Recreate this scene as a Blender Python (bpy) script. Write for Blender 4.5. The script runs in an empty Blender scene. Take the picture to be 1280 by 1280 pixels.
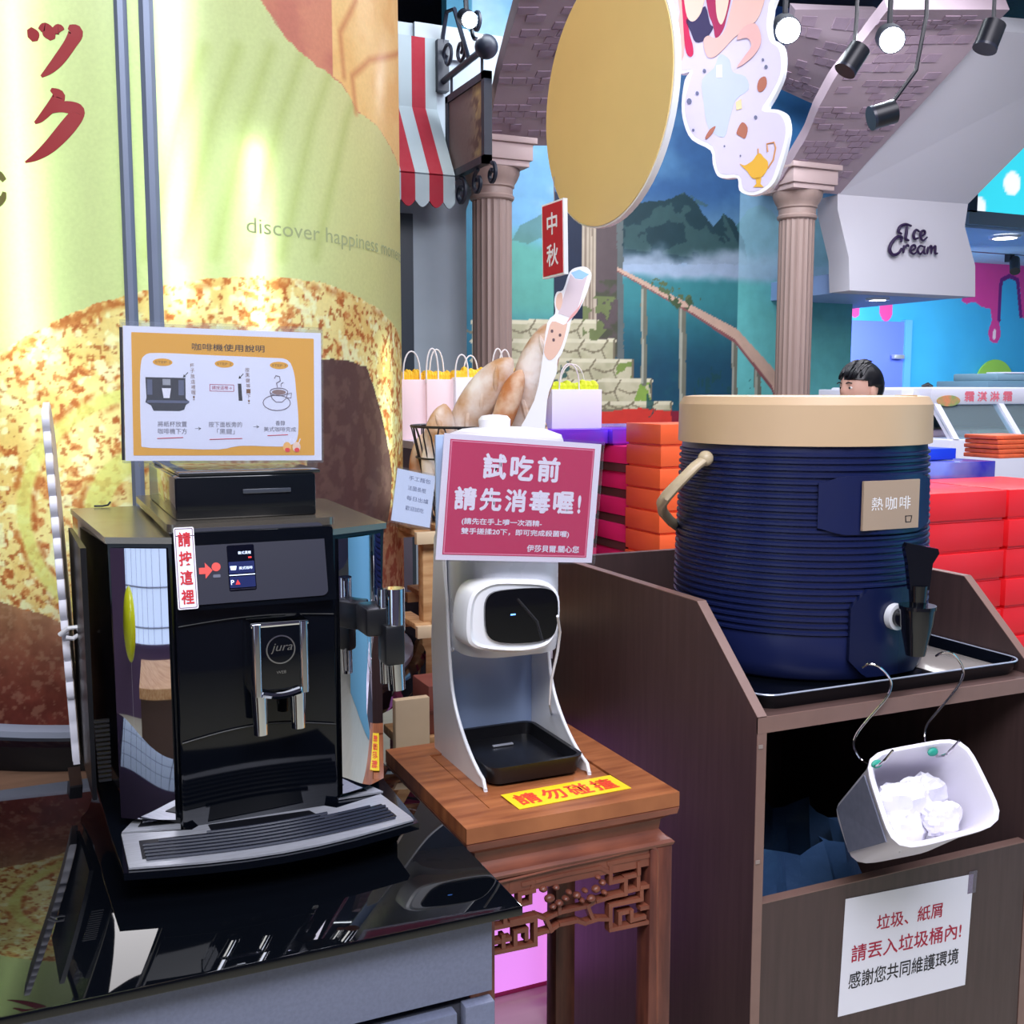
import bpy, bmesh, math, random
import numpy as np
from mathutils import Vector, Matrix
random.seed(7)
SC = bpy.context.scene
COL = SC.collection
PI = math.pi

# ------------------------------------------------------------------ camera
FPX = 1350.0
CZ = 1.45
HEAD = math.radians(24.2)
PITCH = math.atan(150 / 1350.0)
fwd = np.array([math.sin(HEAD)*math.cos(PITCH), math.cos(HEAD)*math.cos(PITCH), -math.sin(PITCH)])
rgt = np.array([math.cos(HEAD), -math.sin(HEAD), 0.0])
upv = np.cross(rgt, fwd)
CAM = np.array([0, 0, CZ])
cd = bpy.data.cameras.new('camera')
cd.sensor_width = 36.0
cd.lens = 36.0 * FPX / 1280.0
cd.clip_start = 0.05
co = bpy.data.objects.new('camera', cd)
COL.objects.link(co)
co.matrix_world = Matrix(((rgt[0], upv[0], -fwd[0], 0), (rgt[1], upv[1], -fwd[1], 0), (rgt[2], upv[2], -fwd[2], CZ), (0, 0, 0, 1)))
SC.camera = co

# ------------------------------------------------------------------ world, lights, exposure
w = bpy.data.worlds.new('world'); SC.world = w; w.use_nodes = True
bg = w.node_tree.nodes['Background']
bg.inputs[0].default_value = (0.75, 0.8, 1.0, 1); bg.inputs[1].default_value = 0.35
SC.view_settings.view_transform = 'Standard'
SC.view_settings.look = 'None'
SC.view_settings.gamma = 1.0
SC.view_settings.exposure = 0.12
SC.view_settings.use_curve_mapping = False

def area(name, loc, target, sx, sy, power, color=(1, 1, 1), spread=180):
    l = bpy.data.lights.new(name, 'AREA'); l.shape = 'RECTANGLE'; l.size = sx; l.size_y = sy
    l.energy = power; l.color = color; l.spread = math.radians(spread)
    o = bpy.data.objects.new(name, l); COL.objects.link(o); o.location = loc
    o.rotation_euler = (Vector(target)-Vector(loc)).to_track_quat('-Z', 'Y').to_euler()
    return o
def spot(name, loc, target, power, color=(1, 1, 1), ang=60, rad=0.05):
    l = bpy.data.lights.new(name, 'SPOT'); l.energy = power; l.color = color
    l.spot_size = math.radians(ang); l.spot_blend = 0.8; l.shadow_soft_size = rad
    o = bpy.data.objects.new(name, l); COL.objects.link(o); o.location = loc
    o.rotation_euler = (Vector(target)-Vector(loc)).to_track_quat('-Z', 'Y').to_euler()
    return o
area('added_fill_front', (0.3, -0.6, 3.5), (0.9, 1.8, 0.9), 2.2, 1.2, 112, (0.88, 0.9, 1.0))  # soft fill areas added overhead; they belong to no built fitting
area('added_fill_left', (-2.0, -1.2, 3.6), (-1.4, -1.0, 0.0), 1.6, 1.6, 70, (1.0, 0.97, 0.9))
area('added_fill_middle', (2.4, 1.6, 3.6), (2.0, 2.6, 0.8), 1.6, 1.4, 75, (0.93, 0.9, 1.0))
area('added_fill_mural', (2.9, 4.2, 3.75), (3.4, 6.0, 1.3), 2.6, 0.6, 80, (0.85, 0.92, 1.0))
area('added_fill_parlour', (6.8, 6.9, 2.08), (7.4, 8.0, 0.9), 2.2, 0.5, 52, (0.85, 0.93, 1.0))  # extra fill added under the soffit to brighten the parlour
area('added_fill_case', (4.3, 3.2, 3.5), (4.2, 3.4, 1.0), 1.2, 1.2, 42, (0.92, 0.92, 1.0))

# ------------------------------------------------------------------ pixel to point (photograph measured in 1280 px)
def ray(x, y): return fwd + rgt*((x-640)/FPX) + upv*((640-y)/FPX)
def at_z(x, y, h): d = ray(x, y); return CAM + d*((h-CZ)/d[2])
def at_y(x, y, yy): d = ray(x, y); return CAM + d*(yy/d[1])
def at_x(x, y, xx): d = ray(x, y); return CAM + d*(xx/d[0])
def at_d(x, y, dd): return CAM + ray(x, y)*dd

# ------------------------------------------------------------------ materials
def lin(c):
    c = [v/255.0 for v in c]
    return tuple(v/12.92 if v <= 0.04045 else ((v+0.055)/1.055)**2.4 for v in c)
MATS = {}
def M(name, rgb, rough=0.5, metal=0.0, noise=0.0, scale=30.0, bump=0.0, emit=0.0, stretch=(1, 1, 1), coat=0.0, spec=0.5, rgb2=None, trans=0.0):
    if name in MATS: return MATS[name]
    m = bpy.data.materials.new(name); m.use_nodes = True
    nt = m.node_tree; b = nt.nodes['Principled BSDF']
    c = lin(rgb)
    b.inputs['Base Color'].default_value = (*c, 1)
    b.inputs['Roughness'].default_value = rough
    b.inputs['Metallic'].default_value = metal
    b.inputs['Coat Weight'].default_value = coat
    b.inputs['Coat Roughness'].default_value = 0.03
    b.inputs['Specular IOR Level'].default_value = spec
    b.inputs['Transmission Weight'].default_value = trans
    if emit > 0:
        b.inputs['Emission Color'].default_value = (*c, 1); b.inputs['Emission Strength'].default_value = emit
    tc = nt.nodes.new('ShaderNodeTexCoord'); mp = nt.nodes.new('ShaderNodeMapping')
    mp.inputs['Scale'].default_value = stretch
    nt.links.new(tc.outputs['Object'], mp.inputs['Vector'])
    nz = nt.nodes.new('ShaderNodeTexNoise'); nz.inputs['Scale'].default_value = scale; nz.inputs['Detail'].default_value = 4
    nt.links.new(mp.outputs[0], nz.inputs['Vector'])
    if noise > 0 or rgb2:
        mx = nt.nodes.new('ShaderNodeMix'); mx.data_type = 'RGBA'
        c2 = lin(rgb2) if rgb2 else tuple(v*(1-noise) for v in c)
        mx.inputs['A'].default_value = (*c, 1); mx.inputs['B'].default_value = (*c2, 1)
        rp = nt.nodes.new('ShaderNodeMapRange'); rp.inputs['From Min'].default_value = 0.35; rp.inputs['From Max'].default_value = 0.65
        nt.links.new(nz.outputs['Fac'], rp.inputs['Value']); nt.links.new(rp.outputs[0], mx.inputs['Factor'])
        nt.links.new(mx.outputs['Result'], b.inputs['Base Color'])
    # faint wear in the gloss of every surface
    rr = nt.nodes.new('ShaderNodeMapRange'); rr.inputs['To Min'].default_value = max(rough*0.85, 0.0); rr.inputs['To Max'].default_value = min(rough*1.15+0.005, 1)
    nt.links.new(nz.outputs['Fac'], rr.inputs['Value']); nt.links.new(rr.outputs[0], b.inputs['Roughness'])
    if bump > 0:
        bp = nt.nodes.new('ShaderNodeBump'); bp.inputs['Strength'].default_value = 1.0; bp.inputs['Distance'].default_value = bump
        nt.links.new(nz.outputs['Fac'], bp.inputs['Height']); nt.links.new(bp.outputs[0], b.inputs['Normal'])
    MATS[name] = m
    return m
def painted(name, rough=0.6, noise=0.06, scale=60, coat=0.0):
    if name in MATS: return MATS[name]
    m = bpy.data.materials.new(name); m.use_nodes = True
    nt = m.node_tree; b = nt.nodes['Principled BSDF']
    a = nt.nodes.new('ShaderNodeAttribute'); a.attribute_name = 'Col'
    nz = nt.nodes.new('ShaderNodeTexNoise'); nz.inputs['Scale'].default_value = scale; nz.inputs['Detail'].default_value = 5
    tc = nt.nodes.new('ShaderNodeTexCoord'); nt.links.new(tc.outputs['Object'], nz.inputs['Vector'])
    mr = nt.nodes.new('ShaderNodeMapRange'); mr.inputs['From Min'].default_value = 0.3; mr.inputs['From Max'].default_value = 0.7
    mr.inputs['To Min'].default_value = 1-noise; mr.inputs['To Max'].default_value = 1+noise
    nt.links.new(nz.outputs['Fac'], mr.inputs['Value'])
    mu = nt.nodes.new('ShaderNodeVectorMath'); mu.operation = 'SCALE'
    nt.links.new(a.outputs['Color'], mu.inputs[0]); nt.links.new(mr.outputs[0], mu.inputs['Scale'])
    nt.links.new(mu.outputs[0], b.inputs['Base Color'])
    b.inputs['Roughness'].default_value = rough; b.inputs['Coat Weight'].default_value = coat
    MATS[name] = m
    return m
def clear_plastic(name, tint=(235, 240, 245), haze=0.06):
    if name in MATS: return MATS[name]
    m = bpy.data.materials.new(name); m.use_nodes = True
    nt = m.node_tree; nt.nodes.clear()
    o = nt.nodes.new('ShaderNodeOutputMaterial'); t = nt.nodes.new('ShaderNodeBsdfTransparent'); g = nt.nodes.new('ShaderNodeBsdfGlossy')
    d = nt.nodes.new('ShaderNodeBsdfDiffuse'); d.inputs[0].default_value = (*lin(tint), 1)
    t.inputs[0].default_value = (*lin(tint), 1); g.inputs['Roughness'].default_value = 0.04
    f = nt.nodes.new('ShaderNodeLayerWeight'); f.inputs['Blend'].default_value = 0.25
    m1 = nt.nodes.new('ShaderNodeMixShader'); m2 = nt.nodes.new('ShaderNodeMixShader')
    mul = nt.nodes.new('ShaderNodeMath'); mul.operation = 'MULTIPLY'; mul.inputs[1].default_value = 0.16
    nt.links.new(f.outputs['Fresnel'], mul.inputs[0])
    nt.links.new(mul.outputs[0], m1.inputs[0]); nt.links.new(t.outputs[0], m1.inputs[1]); nt.links.new(g.outputs[0], m1.inputs[2])
    m2.inputs[0].default_value = haze; nt.links.new(m1.outputs[0], m2.inputs[1]); nt.links.new(d.outputs[0], m2.inputs[2])
    nt.links.new(m2.outputs[0], o.inputs[0])
    MATS[name] = m
    return m

# ------------------------------------------------------------------ mesh builder
class MB:
    def __init__(s): s.v = []; s.f = []
    def add(s, vs, fs):
        k = len(s.v); s.v += [tuple(map(float, p)) for p in vs]; s.f += [tuple(i+k for i in f) for f in fs]; return s
    def box(s, x0, x1, y0, y1, z0, z1, b=0.0):
        if b <= 0:
            return s.add([(x0,y0,z0),(x1,y0,z0),(x1,y1,z0),(x0,y1,z0),(x0,y0,z1),(x1,y0,z1),(x1,y1,z1),(x0,y1,z1)],
                         [(0,3,2,1),(4,5,6,7),(0,1,5,4),(1,2,6,5),(2,3,7,6),(3,0,4,7)])
        bm = bmesh.new(); bmesh.ops.create_cube(bm, size=1.0)
        for v in bm.verts: v.co = ((x0+x1)/2+v.co.x*(x1-x0), (y0+y1)/2+v.co.y*(y1-y0), (z0+z1)/2+v.co.z*(z1-z0))
        bmesh.ops.bevel(bm, geom=bm.edges[:], offset=b, segments=2, profile=0.5, affect='EDGES')
        bm.verts.index_update()
        s.add([v.co[:] for v in bm.verts], [[v.index for v in f.verts] for f in bm.faces]); bm.free(); return s
    def fbox(s, F, a0, a1, b0, b1, c0, c1):
        return s.add([F(a, b, c) for (a, b, c) in ((a0,b0,c0),(a1,b0,c0),(a1,b1,c0),(a0,b1,c0),(a0,b0,c1),(a1,b0,c1),(a1,b1,c1),(a0,b1,c1))],
                     [(0,3,2,1),(4,5,6,7),(0,1,5,4),(1,2,6,5),(2,3,7,6),(3,0,4,7)])
    def hexa(s, p):   # 8 free corners, bottom four then top four
        return s.add(p, [(0,3,2,1),(4,5,6,7),(0,1,5,4),(1,2,6,5),(2,3,7,6),(3,0,4,7)])
    def prism(s, F, poly, c0, c1):
        n = len(poly)
        return s.add([F(a, b, c0) for a, b in poly]+[F(a, b, c1) for a, b in poly],
                     [tuple(range(n))[::-1], tuple(range(n, 2*n))]+[(i, (i+1) % n, n+(i+1) % n, n+i) for i in range(n)])
    def ring(s, F, outer, inner, c0, c1):  # flat frame between two outlines of the same count
        n = len(outer); vs = []
        for c in (c0, c1):
            vs += [F(a, b, c) for a, b in outer]+[F(a, b, c) for a, b in inner]
        fs = []
        for i in range(n):
            j = (i+1) % n
            fs += [(i, j, n+j, n+i), (2*n+i, 3*n+i, 3*n+j, 2*n+j), (i, 2*n+i, 2*n+j, j), (n+i, n+j, 3*n+j, 3*n+i)]
        return s.add(vs, fs)
    def tube(s, pts, r, n=8, closed=False, caps=True, flat=1.0):
        pts = [Vector(p) for p in pts]; m = len(pts)
        rs = list(r) if hasattr(r, '__len__') else [r]*m
        vs = []; prev = None
        for i, p in enumerate(pts):
            a = pts[(i-1) % m] if (i > 0 or closed) else p; b = pts[(i+1) % m] if (i < m-1 or closed) else p
            t = (b-a).normalized()
            if prev is None:
                ref = Vector((0, 0, 1)) if abs(t.z) < 0.9 else Vector((1, 0, 0)); u = t.cross(ref).normalized()
            else:
                u = (prev - t*prev.dot(t)); u = u.normalized() if u.length > 1e-6 else t.orthogonal().normalized()
            prev = u; v = t.cross(u)
            for k in range(n):
                an = 2*PI*k/n; vs.append(p+(u*math.cos(an)+v*math.sin(an)*flat)*rs[i])
        fs = []
        for i in range(m if closed else m-1):
            for k in range(n):
                a = i*n+k; b = i*n+(k+1) % n; c = ((i+1) % m)*n+(k+1) % n; d = ((i+1) % m)*n+k; fs.append((a, b, c, d))
        if caps and not closed: fs += [tuple(range(n))[::-1], tuple((m-1)*n+k for k in range(n))]
        return s.add(vs, fs)
    def lathe(s, prof, cx, cy, n=48, a0=0.0, axis=None):  # prof: (r, z)
        vs = []; fs = []; m = len(prof)
        for r, z in prof:
            for k in range(n):
                a = a0+2*PI*k/n; vs.append((cx+r*math.cos(a), cy+r*math.sin(a), z))
        for i in range(m-1):
            for k in range(n): fs.append((i*n+k, i*n+(k+1) % n, (i+1)*n+(k+1) % n, (i+1)*n+k))
        fs += [tuple(range(n))[::-1], tuple((m-1)*n+k for k in range(n))]
        return s.add(vs, fs)
    def cyl(s, p0, p1, r, n=20, r1=None): return s.tube([p0, p1], [r, r if r1 is None else r1], n)
    def ball(s, c, rx, ry=None, rz=None, nu=16, nv=10):
        ry = ry or rx; rz = rz or rx; vs = [(c[0], c[1], c[2]-rz)]; fs = []
        for j in range(1, nv):
            t = -PI/2+PI*j/nv
            for k in range(nu): vs.append((c[0]+rx*math.cos(t)*math.cos(2*PI*k/nu), c[1]+ry*math.cos(t)*math.sin(2*PI*k/nu), c[2]+rz*math.sin(t)))
        vs.append((c[0], c[1], c[2]+rz)); L = len(vs)-1
        for k in range(nu): fs.append((0, 1+(k+1) % nu, 1+k)); fs.append((L, L-nu+k, L-nu+(k+1) % nu))
        for j in range(nv-2):
            for k in range(nu): a = 1+j*nu; fs.append((a+k, a+(k+1) % nu, a+nu+(k+1) % nu, a+nu+k))
        return s.add(vs, fs)
    def mesh(s, name, mat, sharp=35):
        me = bpy.data.meshes.new(name); me.from_pydata(s.v, [], s.f); me.validate()
        bm = bmesh.new(); bm.from_mesh(me); bmesh.ops.recalc_face_normals(bm, faces=bm.faces[:])
        th = math.radians(sharp)
        for f in bm.faces: f.smooth = True
        for e in bm.edges:
            if len(e.link_faces) == 2: e.smooth = e.calc_face_angle(0) < th
            else: e.smooth = False
        bm.to_mesh(me); bm.free()
        if mat: me.materials.append(mat)
        return me
    def build(s, name, mat, parent=None, sharp=35): return link(name, s.mesh(name, mat, sharp), parent)

def link(name, me, parent=None):
    o = bpy.data.objects.new(name, me); COL.objects.link(o)
    if parent is not None:
        o.parent = parent
        o.matrix_parent_inverse = wmat(parent).inverted()
    return o
def wmat(o):
    m = Matrix.Translation(o.location) @ o.rotation_euler.to_matrix().to_4x4()
    if o.parent is not None: m = wmat(o.parent) @ o.matrix_parent_inverse @ m
    return m
def tag(o, label=None, cat=None, group=None, kind=None):
    if label: o['label'] = label
    if cat: o['category'] = cat
    if group: o['group'] = group
    if kind: o['kind'] = kind
    return o
def thing(name, label, cat, loc, group=None):
    o = bpy.data.objects.new(name, None); COL.objects.link(o); o.location = tuple(map(float, loc)); o.empty_display_size = 0.05
    return tag(o, label, cat, group)
def struct(o, label=None): o['kind'] = 'structure'; 
def S(name, mb, mat, parent=None):
    o = mb.build(name, mat, parent)
    if parent is None: o['kind'] = 'structure'
    return o
class Frame:
    def __init__(s, O, U, V):
        s.O = Vector(O); s.U = Vector(U).normalized(); V = Vector(V); s.V = (V-s.U*V.dot(s.U)).normalized(); s.N = s.U.cross(s.V)
    def __call__(s, a, b, c=0.0): return s.O+s.U*a+s.V*b+s.N*c
    def inv(s, p): q = Vector(p)-s.O; return (q.dot(s.U), q.dot(s.V))
def XZ(y): return Frame((0, y, 0), (1, 0, 0), (0, 0, 1))      # c>0 goes toward the viewer (-y)
def quad_frame(BL, BR, TL): return Frame(BL, Vector(BR)-Vector(BL), Vector(TL)-Vector(BL))

# ------------------------------------------------------------------ lettering
def text_mesh(s, bold=0.0, spacing=1.0, ext=0.0):
    cu = bpy.data.curves.new('lettering', 'FONT'); cu.body = s; cu.size = 1.0; cu.offset = bold; cu.space_character = spacing
    cu.extrude = ext; cu.resolution_u = 3
    o = bpy.data.objects.new('lettering', cu); COL.objects.link(o)
    dg = bpy.context.evaluated_depsgraph_get(); dg.update()
    me = bpy.data.meshes.new_from_object(o.evaluated_get(dg))
    bpy.data.objects.remove(o); bpy.data.curves.remove(cu)
    return me
def text_on(F, s, a0, b0, wd, ht, mat, parent, bold=0.0, c=0.0006, name='lettering', keep=False, shear=0.0, spacing=1.0):
    me = text_mesh(s, min(bold, 0.004), spacing)
    if bold > 0.004:
        bmx = bmesh.new(); bmx.from_mesh(me); base_g = bmx.verts[:]+bmx.edges[:]+bmx.faces[:]
        for i_, (dx, dy) in enumerate(((bold, 0), (-bold, 0), (0, bold), (0, -bold))):
            ret = bmesh.ops.duplicate(bmx, geom=base_g)
            for v in ret['geom']:
                if isinstance(v, bmesh.types.BMVert): v.co.x += dx; v.co.y += dy; v.co.z += i_+1
        bmx.to_mesh(me); bmx.free()
    n = len(me.vertices); co_ = np.zeros(n*3); me.vertices.foreach_get('co', co_); P = co_.reshape(-1, 3)
    if n == 0: return None
    mn = P.min(0); mx = P.max(0)
    sx = wd/(mx[0]-mn[0]); sy = ht/(mx[1]-mn[1])
    if keep: sx = sy = min(sx, sy)
    A = a0+(P[:, 0]-mn[0])*sx; B = b0+(P[:, 1]-mn[1])*sy
    A = A+shear*(B-b0)
    O = np.array(F.O); U = np.array(F.U); V = np.array(F.V); N = np.array(F.N)
    W = O+A[:, None]*U+B[:, None]*V+(c+P[:, 2:3]*0.00004)*N
    me.vertices.foreach_set('co', W.astype(float).ravel()); me.update()
    me.materials.clear(); me.materials.append(mat)
    return link(name, me, parent)

# ------------------------------------------------------------------ paint on a fine grid (colour attribute of a real surface)
def _h(ix, iy, seed): 
    n = (ix*374761393+iy*668265263+seed*974634777) & 0x7fffffff
    n = ((n ^ (n >> 13))*1274126177) & 0x7fffffff
    return ((n ^ (n >> 16)) & 0xffff)/65535.0
def vn(x, y, seed=0):
    ix = np.floor(x).astype(np.int64); iy = np.floor(y).astype(np.int64); fx = x-ix; fy = y-iy
    fx = fx*fx*(3-2*fx); fy = fy*fy*(3-2*fy)
    a = _h(ix, iy, seed); b = _h(ix+1, iy, seed); c = _h(ix, iy+1, seed); d = _h(ix+1, iy+1, seed)
    return (a*(1-fx)+b*fx)*(1-fy)+(c*(1-fx)+d*fx)*fy
def fbm(x, y, seed=0, o=4):
    t = 0; a = 0.5; s = 0
    for i in range(o): t = t+a*vn(x*2**i, y*2**i, seed+i*17); s += a; a *= 0.5
    return t/s
def inpoly(X, Y, poly):
    r = np.zeros(X.shape, bool); n = len(poly)
    for i in range(n):
        x0, y0 = poly[i]; x1, y1 = poly[(i+1) % n]
        c = ((y0 > Y) != (y1 > Y))
        with np.errstate(divide='ignore', invalid='ignore'):
            xi = (x1-x0)*(Y-y0)/((y1-y0) if y1 != y0 else 1e-9)+x0
        r ^= c & (X < xi)
    return r
def seg(X, Y, pts):
    d = np.full(X.shape, 1e9)
    for (x0, y0), (x1, y1) in zip(pts[:-1], pts[1:]):
        dx, dy = x1-x0, y1-y0; L = dx*dx+dy*dy+1e-12
        t = np.clip(((X-x0)*dx+(Y-y0)*dy)/L, 0, 1)
        d = np.minimum(d, np.hypot(X-x0-t*dx, Y-y0-t*dy))
    return d
def put(C, m, rgb, a=1.0):
    m = np.asarray(m, float)*a
    C[...] = C*(1-m[..., None])+np.array(rgb, float)*m[..., None]
def sm(x, a, b): t = np.clip((x-a)/(b-a), 0, 1); return t*t*(3-2*t)
def to_lin(C):
    C = np.clip(C/255.0, 0, 1)
    return np.where(C <= 0.04045, C/12.92, ((C+0.055)/1.055)**2.4)
def grid_mesh(name, P, C, mat, back=None, parent=None):
    """P (ny,nx,3) points, C (ny,nx,3) sRGB 0-255; back: offset vector that closes the sheet into a slab"""
    ny, nx, _ = P.shape
    idx = np.arange(ny*nx).reshape(ny, nx)
    q = np.stack([idx[:-1, :-1], idx[:-1, 1:], idx[1:, 1:], idx[1:, :-1]], -1).reshape(-1, 4)
    V = P.reshape(-1, 3); K = to_lin(C).reshape(-1, 3); F = q.tolist()
    if back is not None:
        rim = list(idx[0, :-1])+list(idx[:-1, -1])+list(idx[-1, :0:-1])+list(idx[:0:-1, 0])
        k = len(V); Vb = V[rim]+np.array(back); V = np.vstack([V, Vb]); K = np.vstack([K, K[rim]])
        n = len(rim)
        for i in range(n): j = (i+1) % n; F.append((int(rim[j]), int(rim[i]), k+i, k+j))
        F.append(tuple(k+i for i in range(n))[::-1])
    me = bpy.data.meshes.new(name); me.from_pydata(V.tolist(), [], F)
    at = me.color_attributes.new('Col', 'FLOAT_COLOR', 'POINT')
    at.data.foreach_set('color', np.hstack([K, np.ones((len(K), 1))]).ravel())
    me.materials.append(mat); me.update()
    return link(name, me, parent)
def paint_frame(name, F, a0, a1, b0, b1, cell, fn, mat, back=0.02, parent=None):
    nx = max(2, int((a1-a0)/cell)); ny = max(2, int((b1-b0)/cell))
    A, B = np.meshgrid(np.linspace(a0, a1, nx), np.linspace(b0, b1, ny))
    C = np.zeros((ny, nx, 3)); fn(A, B, C)
    P = np.array(F.O)+A[..., None]*np.array(F.U)+B[..., None]*np.array(F.V)
    return grid_mesh(name, P, C, mat, tuple(-np.array(F.N)*back), parent)

# basic materials
BLACKG = M('black_gloss', (8, 11, 18), 0.06, spec=0.38)
BLACKS = M('black_satin', (22, 23, 28), 0.35)
PANELM = M('panel_graphite', (42, 43, 58), 0.38, noise=0.1, scale=8)
CHROME = M('chrome', (225, 228, 235), 0.05, metal=1.0)
MIRROR = M('mirror_panel', (215, 215, 225), 0.015, metal=1.0)
STEEL = M('brushed_steel', (200, 203, 214), 0.38, metal=0.6, noise=0.15, scale=40, stretch=(1, 12, 12))
TAUPE = M('taupe_metal', (135, 128, 118), 0.25, metal=0.75)
WHITEP = M('white_plastic', (232, 233, 240), 0.3)
PAPER = M('white_paper', (238, 236, 248), 0.6)
INKB = M('black_ink', (25, 22, 30), 0.6)
INKR = M('red_ink', (200, 30, 45), 0.6)
PLASTIC = clear_plastic('clear_acrylic', (244, 246, 250), 0.03)
exec_parts = []

# ================================================================== SETTING
FLOOR = M('floor_vinyl', (200, 196, 176), 0.3, noise=0.08, scale=3, stretch=(1, 8, 1))
NAVY = M('ceiling_navy', (16, 20, 44), 0.8)
S('floor', MB().box(-4.5, 11, -3.6, 10.5, -0.06, 0.0), FLOOR)
S('ceiling', MB().box(-4.5, 11, -3.6, 10.5, 3.95, 4.0), NAVY)
S('wall_left', MB().box(-4.56, -4.5, -3.6, 10.5, 0, 3.95), M('wall_plum', (78, 62, 88), 0.7))
S('wall_back', MB().box(-4.5, 11, -3.66, -3.6, 0, 3.95), M('wall_lilac', (120, 112, 140), 0.7))
S('wall_right', MB().box(11, 11.06, -3.6, 10.5, 0, 3.95), M('wall_aqua', (90, 170, 205), 0.6))
S('wall_far', MB().box(-4.5, 11, 10.5, 10.56, 0, 3.95), M('wall_dusk', (60, 75, 110), 0.7))

# ---- mural wall (print on a flat wall)
YM = 6.0
FM = XZ(YM)
def wm(pts, F=FM, Y=YM): return [F.inv(at_y(x, y, Y)) for x, y in pts]
def mural(A, B, C):
    def z_of(py, x=800): return FM.inv(at_y(x, py, YM))[1]
    n1 = fbm(A*2.2, B*3.0, 3, 5); n2 = fbm(A*7, B*9, 8, 4); n3 = fbm(A*20, B*22, 5, 3)
    zt, zm, zb = z_of(20), z_of(180), z_of(340)
    k = sm(B, zm, zt)[..., None]
    C[...] = np.array((52, 92, 140))*(1-k)+np.array((8, 36, 92))*k
    put(C, sm(n1, 0.45, 0.75), (92, 140, 178), 0.6)
    k = sm(B, z_of(285), z_of(230)); put(C, 1-k, (105, 145, 172), 0.75)
    # distant hill on the right hand part, then dark mountains
    put(C, inpoly(A, B, wm([(915, 330), (915, 290), (935, 262), (950, 256), (966, 264), (980, 285), (1010, 300), (1020, 275), (1035, 282), (1055, 305), (1055, 335)])), (70, 120, 130))
    put(C, inpoly(A, B+0.03*(n3-0.5), wm([(772, 310), (776, 272), (795, 255), (818, 252), (838, 248), (856, 240), (872, 256), (884, 274), (892, 282), (905, 268), (916, 276), (930, 300), (935, 330), (772, 330)])), (30, 58, 66))
    put(C, (inpoly(A, B, wm([(772, 310), (776, 272), (856, 240), (905, 268), (935, 330)])) & (n2 > 0.55)), (62, 92, 92), 0.7)
    # mist below the peaks
    m = sm(B+0.25*(n1-0.5)+0.1*(n2-0.5), z_of(325), z_of(300))
    put(C, (1-m), (172, 186, 208), 0.85)
    # lagoon
    m = 1-sm(B+0.06*(n2-0.5), z_of(352), z_of(338))
    put(C, m, (58, 132, 138))
    put(C, 1-sm(B, z_of(470), z_of(360)), (16, 62, 88), 0.9)
    put(C, (1-sm(B, z_of(450), z_of(380)))*sm(n2, 0.45, 0.7), (30, 90, 100), 0.5)
    # right of the fold: the brighter lighting there painted as paler colour
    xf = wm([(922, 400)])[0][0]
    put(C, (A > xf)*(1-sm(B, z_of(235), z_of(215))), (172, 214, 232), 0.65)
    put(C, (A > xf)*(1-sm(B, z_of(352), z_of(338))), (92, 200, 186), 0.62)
    # left strip beside the first column
    xl = wm([(692, 300)])[0][0]
    L = (A < xl)
    kk = sm(B, z_of(300), z_of(260))[..., None]
    put(C, L, (110, 165, 205)); put(C, L*sm(n1, 0.4, 0.7), (170, 200, 225), 0.8)
    put(C, L*(1-sm(B+0.2*(n1-0.5), z_of(330), z_of(295))), (88, 160, 145), 0.95)
    put(C, L*inpoly(A, B, wm([(640, 300), (650, 282), (670, 272), (692, 258), (692, 290), (660, 305)])), (80, 125, 120), 0.8)
    put(C, L*(1-sm(B, z_of(440), z_of(380))), (45, 125, 155), 0.9)
    put(C, L*(A < wm([(592, 300)])[0][0]), (30, 110, 140), 0.8)
    # dark doorway, pilaster and ruined wall
    put(C, inpoly(A, B, wm([(692, 240), (728, 240), (728, 420), (692, 420)])), (20, 32, 58))
    put(C, inpoly(A, B, wm([(728, 180), (745, 180), (745, 402), (728, 402)])), (188, 172, 152))
    for x in (732, 737, 741): put(C, seg(A, B, wm([(x, 180), (x, 400)])) < 0.006, (138, 120, 105))
    put(C, inpoly(A, B, wm([(745, 180), (772, 180), (772, 448), (745, 425)])), (92, 78, 80))
    put(C, inpoly(A, B, wm([(745, 350), (772, 350), (772, 448), (745, 425)]))*sm(n3, 0.4, 0.6), (70, 75, 55), 0.8)
    put(C, (seg(A, B+0.0, wm([(774, 180), (776, 450)])) < 0.022+0.012*(n3-0.5)), (96, 104, 104))
    # painted stone steps
    tops = [(401, 746), (425, 768), (450, 791), (475, 814), (503, 839)]
    for i, (y, x) in enumerate(tops):
        yb = tops[i+1][0] if i < 4 else 513
        P = wm([(590, y), (x, y), (x, yb+1), (590, yb+1)])
        put(C, inpoly(A, B, P), (196, 188, 158)); put(C, inpoly(A, B, P)*sm(n2, 0.45, 0.65), (170, 165, 132), 0.7)
        put(C, seg(A, B, wm([(590, y+1), (x, y+1)])) < 0.012, (214, 206, 178))
        put(C, seg(A, B, wm([(590, yb), (x, yb)])) < 0.007, (118, 108, 88))
        put(C, seg(A, B, wm([(x, y), (x, yb)])) < 0.007, (118, 108, 88))
        for j in range(5):
            xx = x-22-j*30+(i % 2)*9
            put(C, seg(A, B, wm([(xx+5, y), (xx-3, (y+yb)/2), (xx+2, yb)])) < 0.006, (128, 118, 94))
            put(C, seg(A, B, wm([(xx-3, (y+yb)/2), (xx-14, (y+yb)/2+3), (xx-27, (y+yb)/2-2)])) < 0.006, (128, 118, 94))
    put(C, inpoly(A, B, wm([(792, 502), (800, 480), (812, 478), (813, 502)]))*(n3 > 0.5), (130, 160, 70))
    put(C, inpoly(A, B, wm([(768, 470), (772, 455), (790, 452), (790, 474)]))*(n3 > 0.5), (120, 140, 70))
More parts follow.
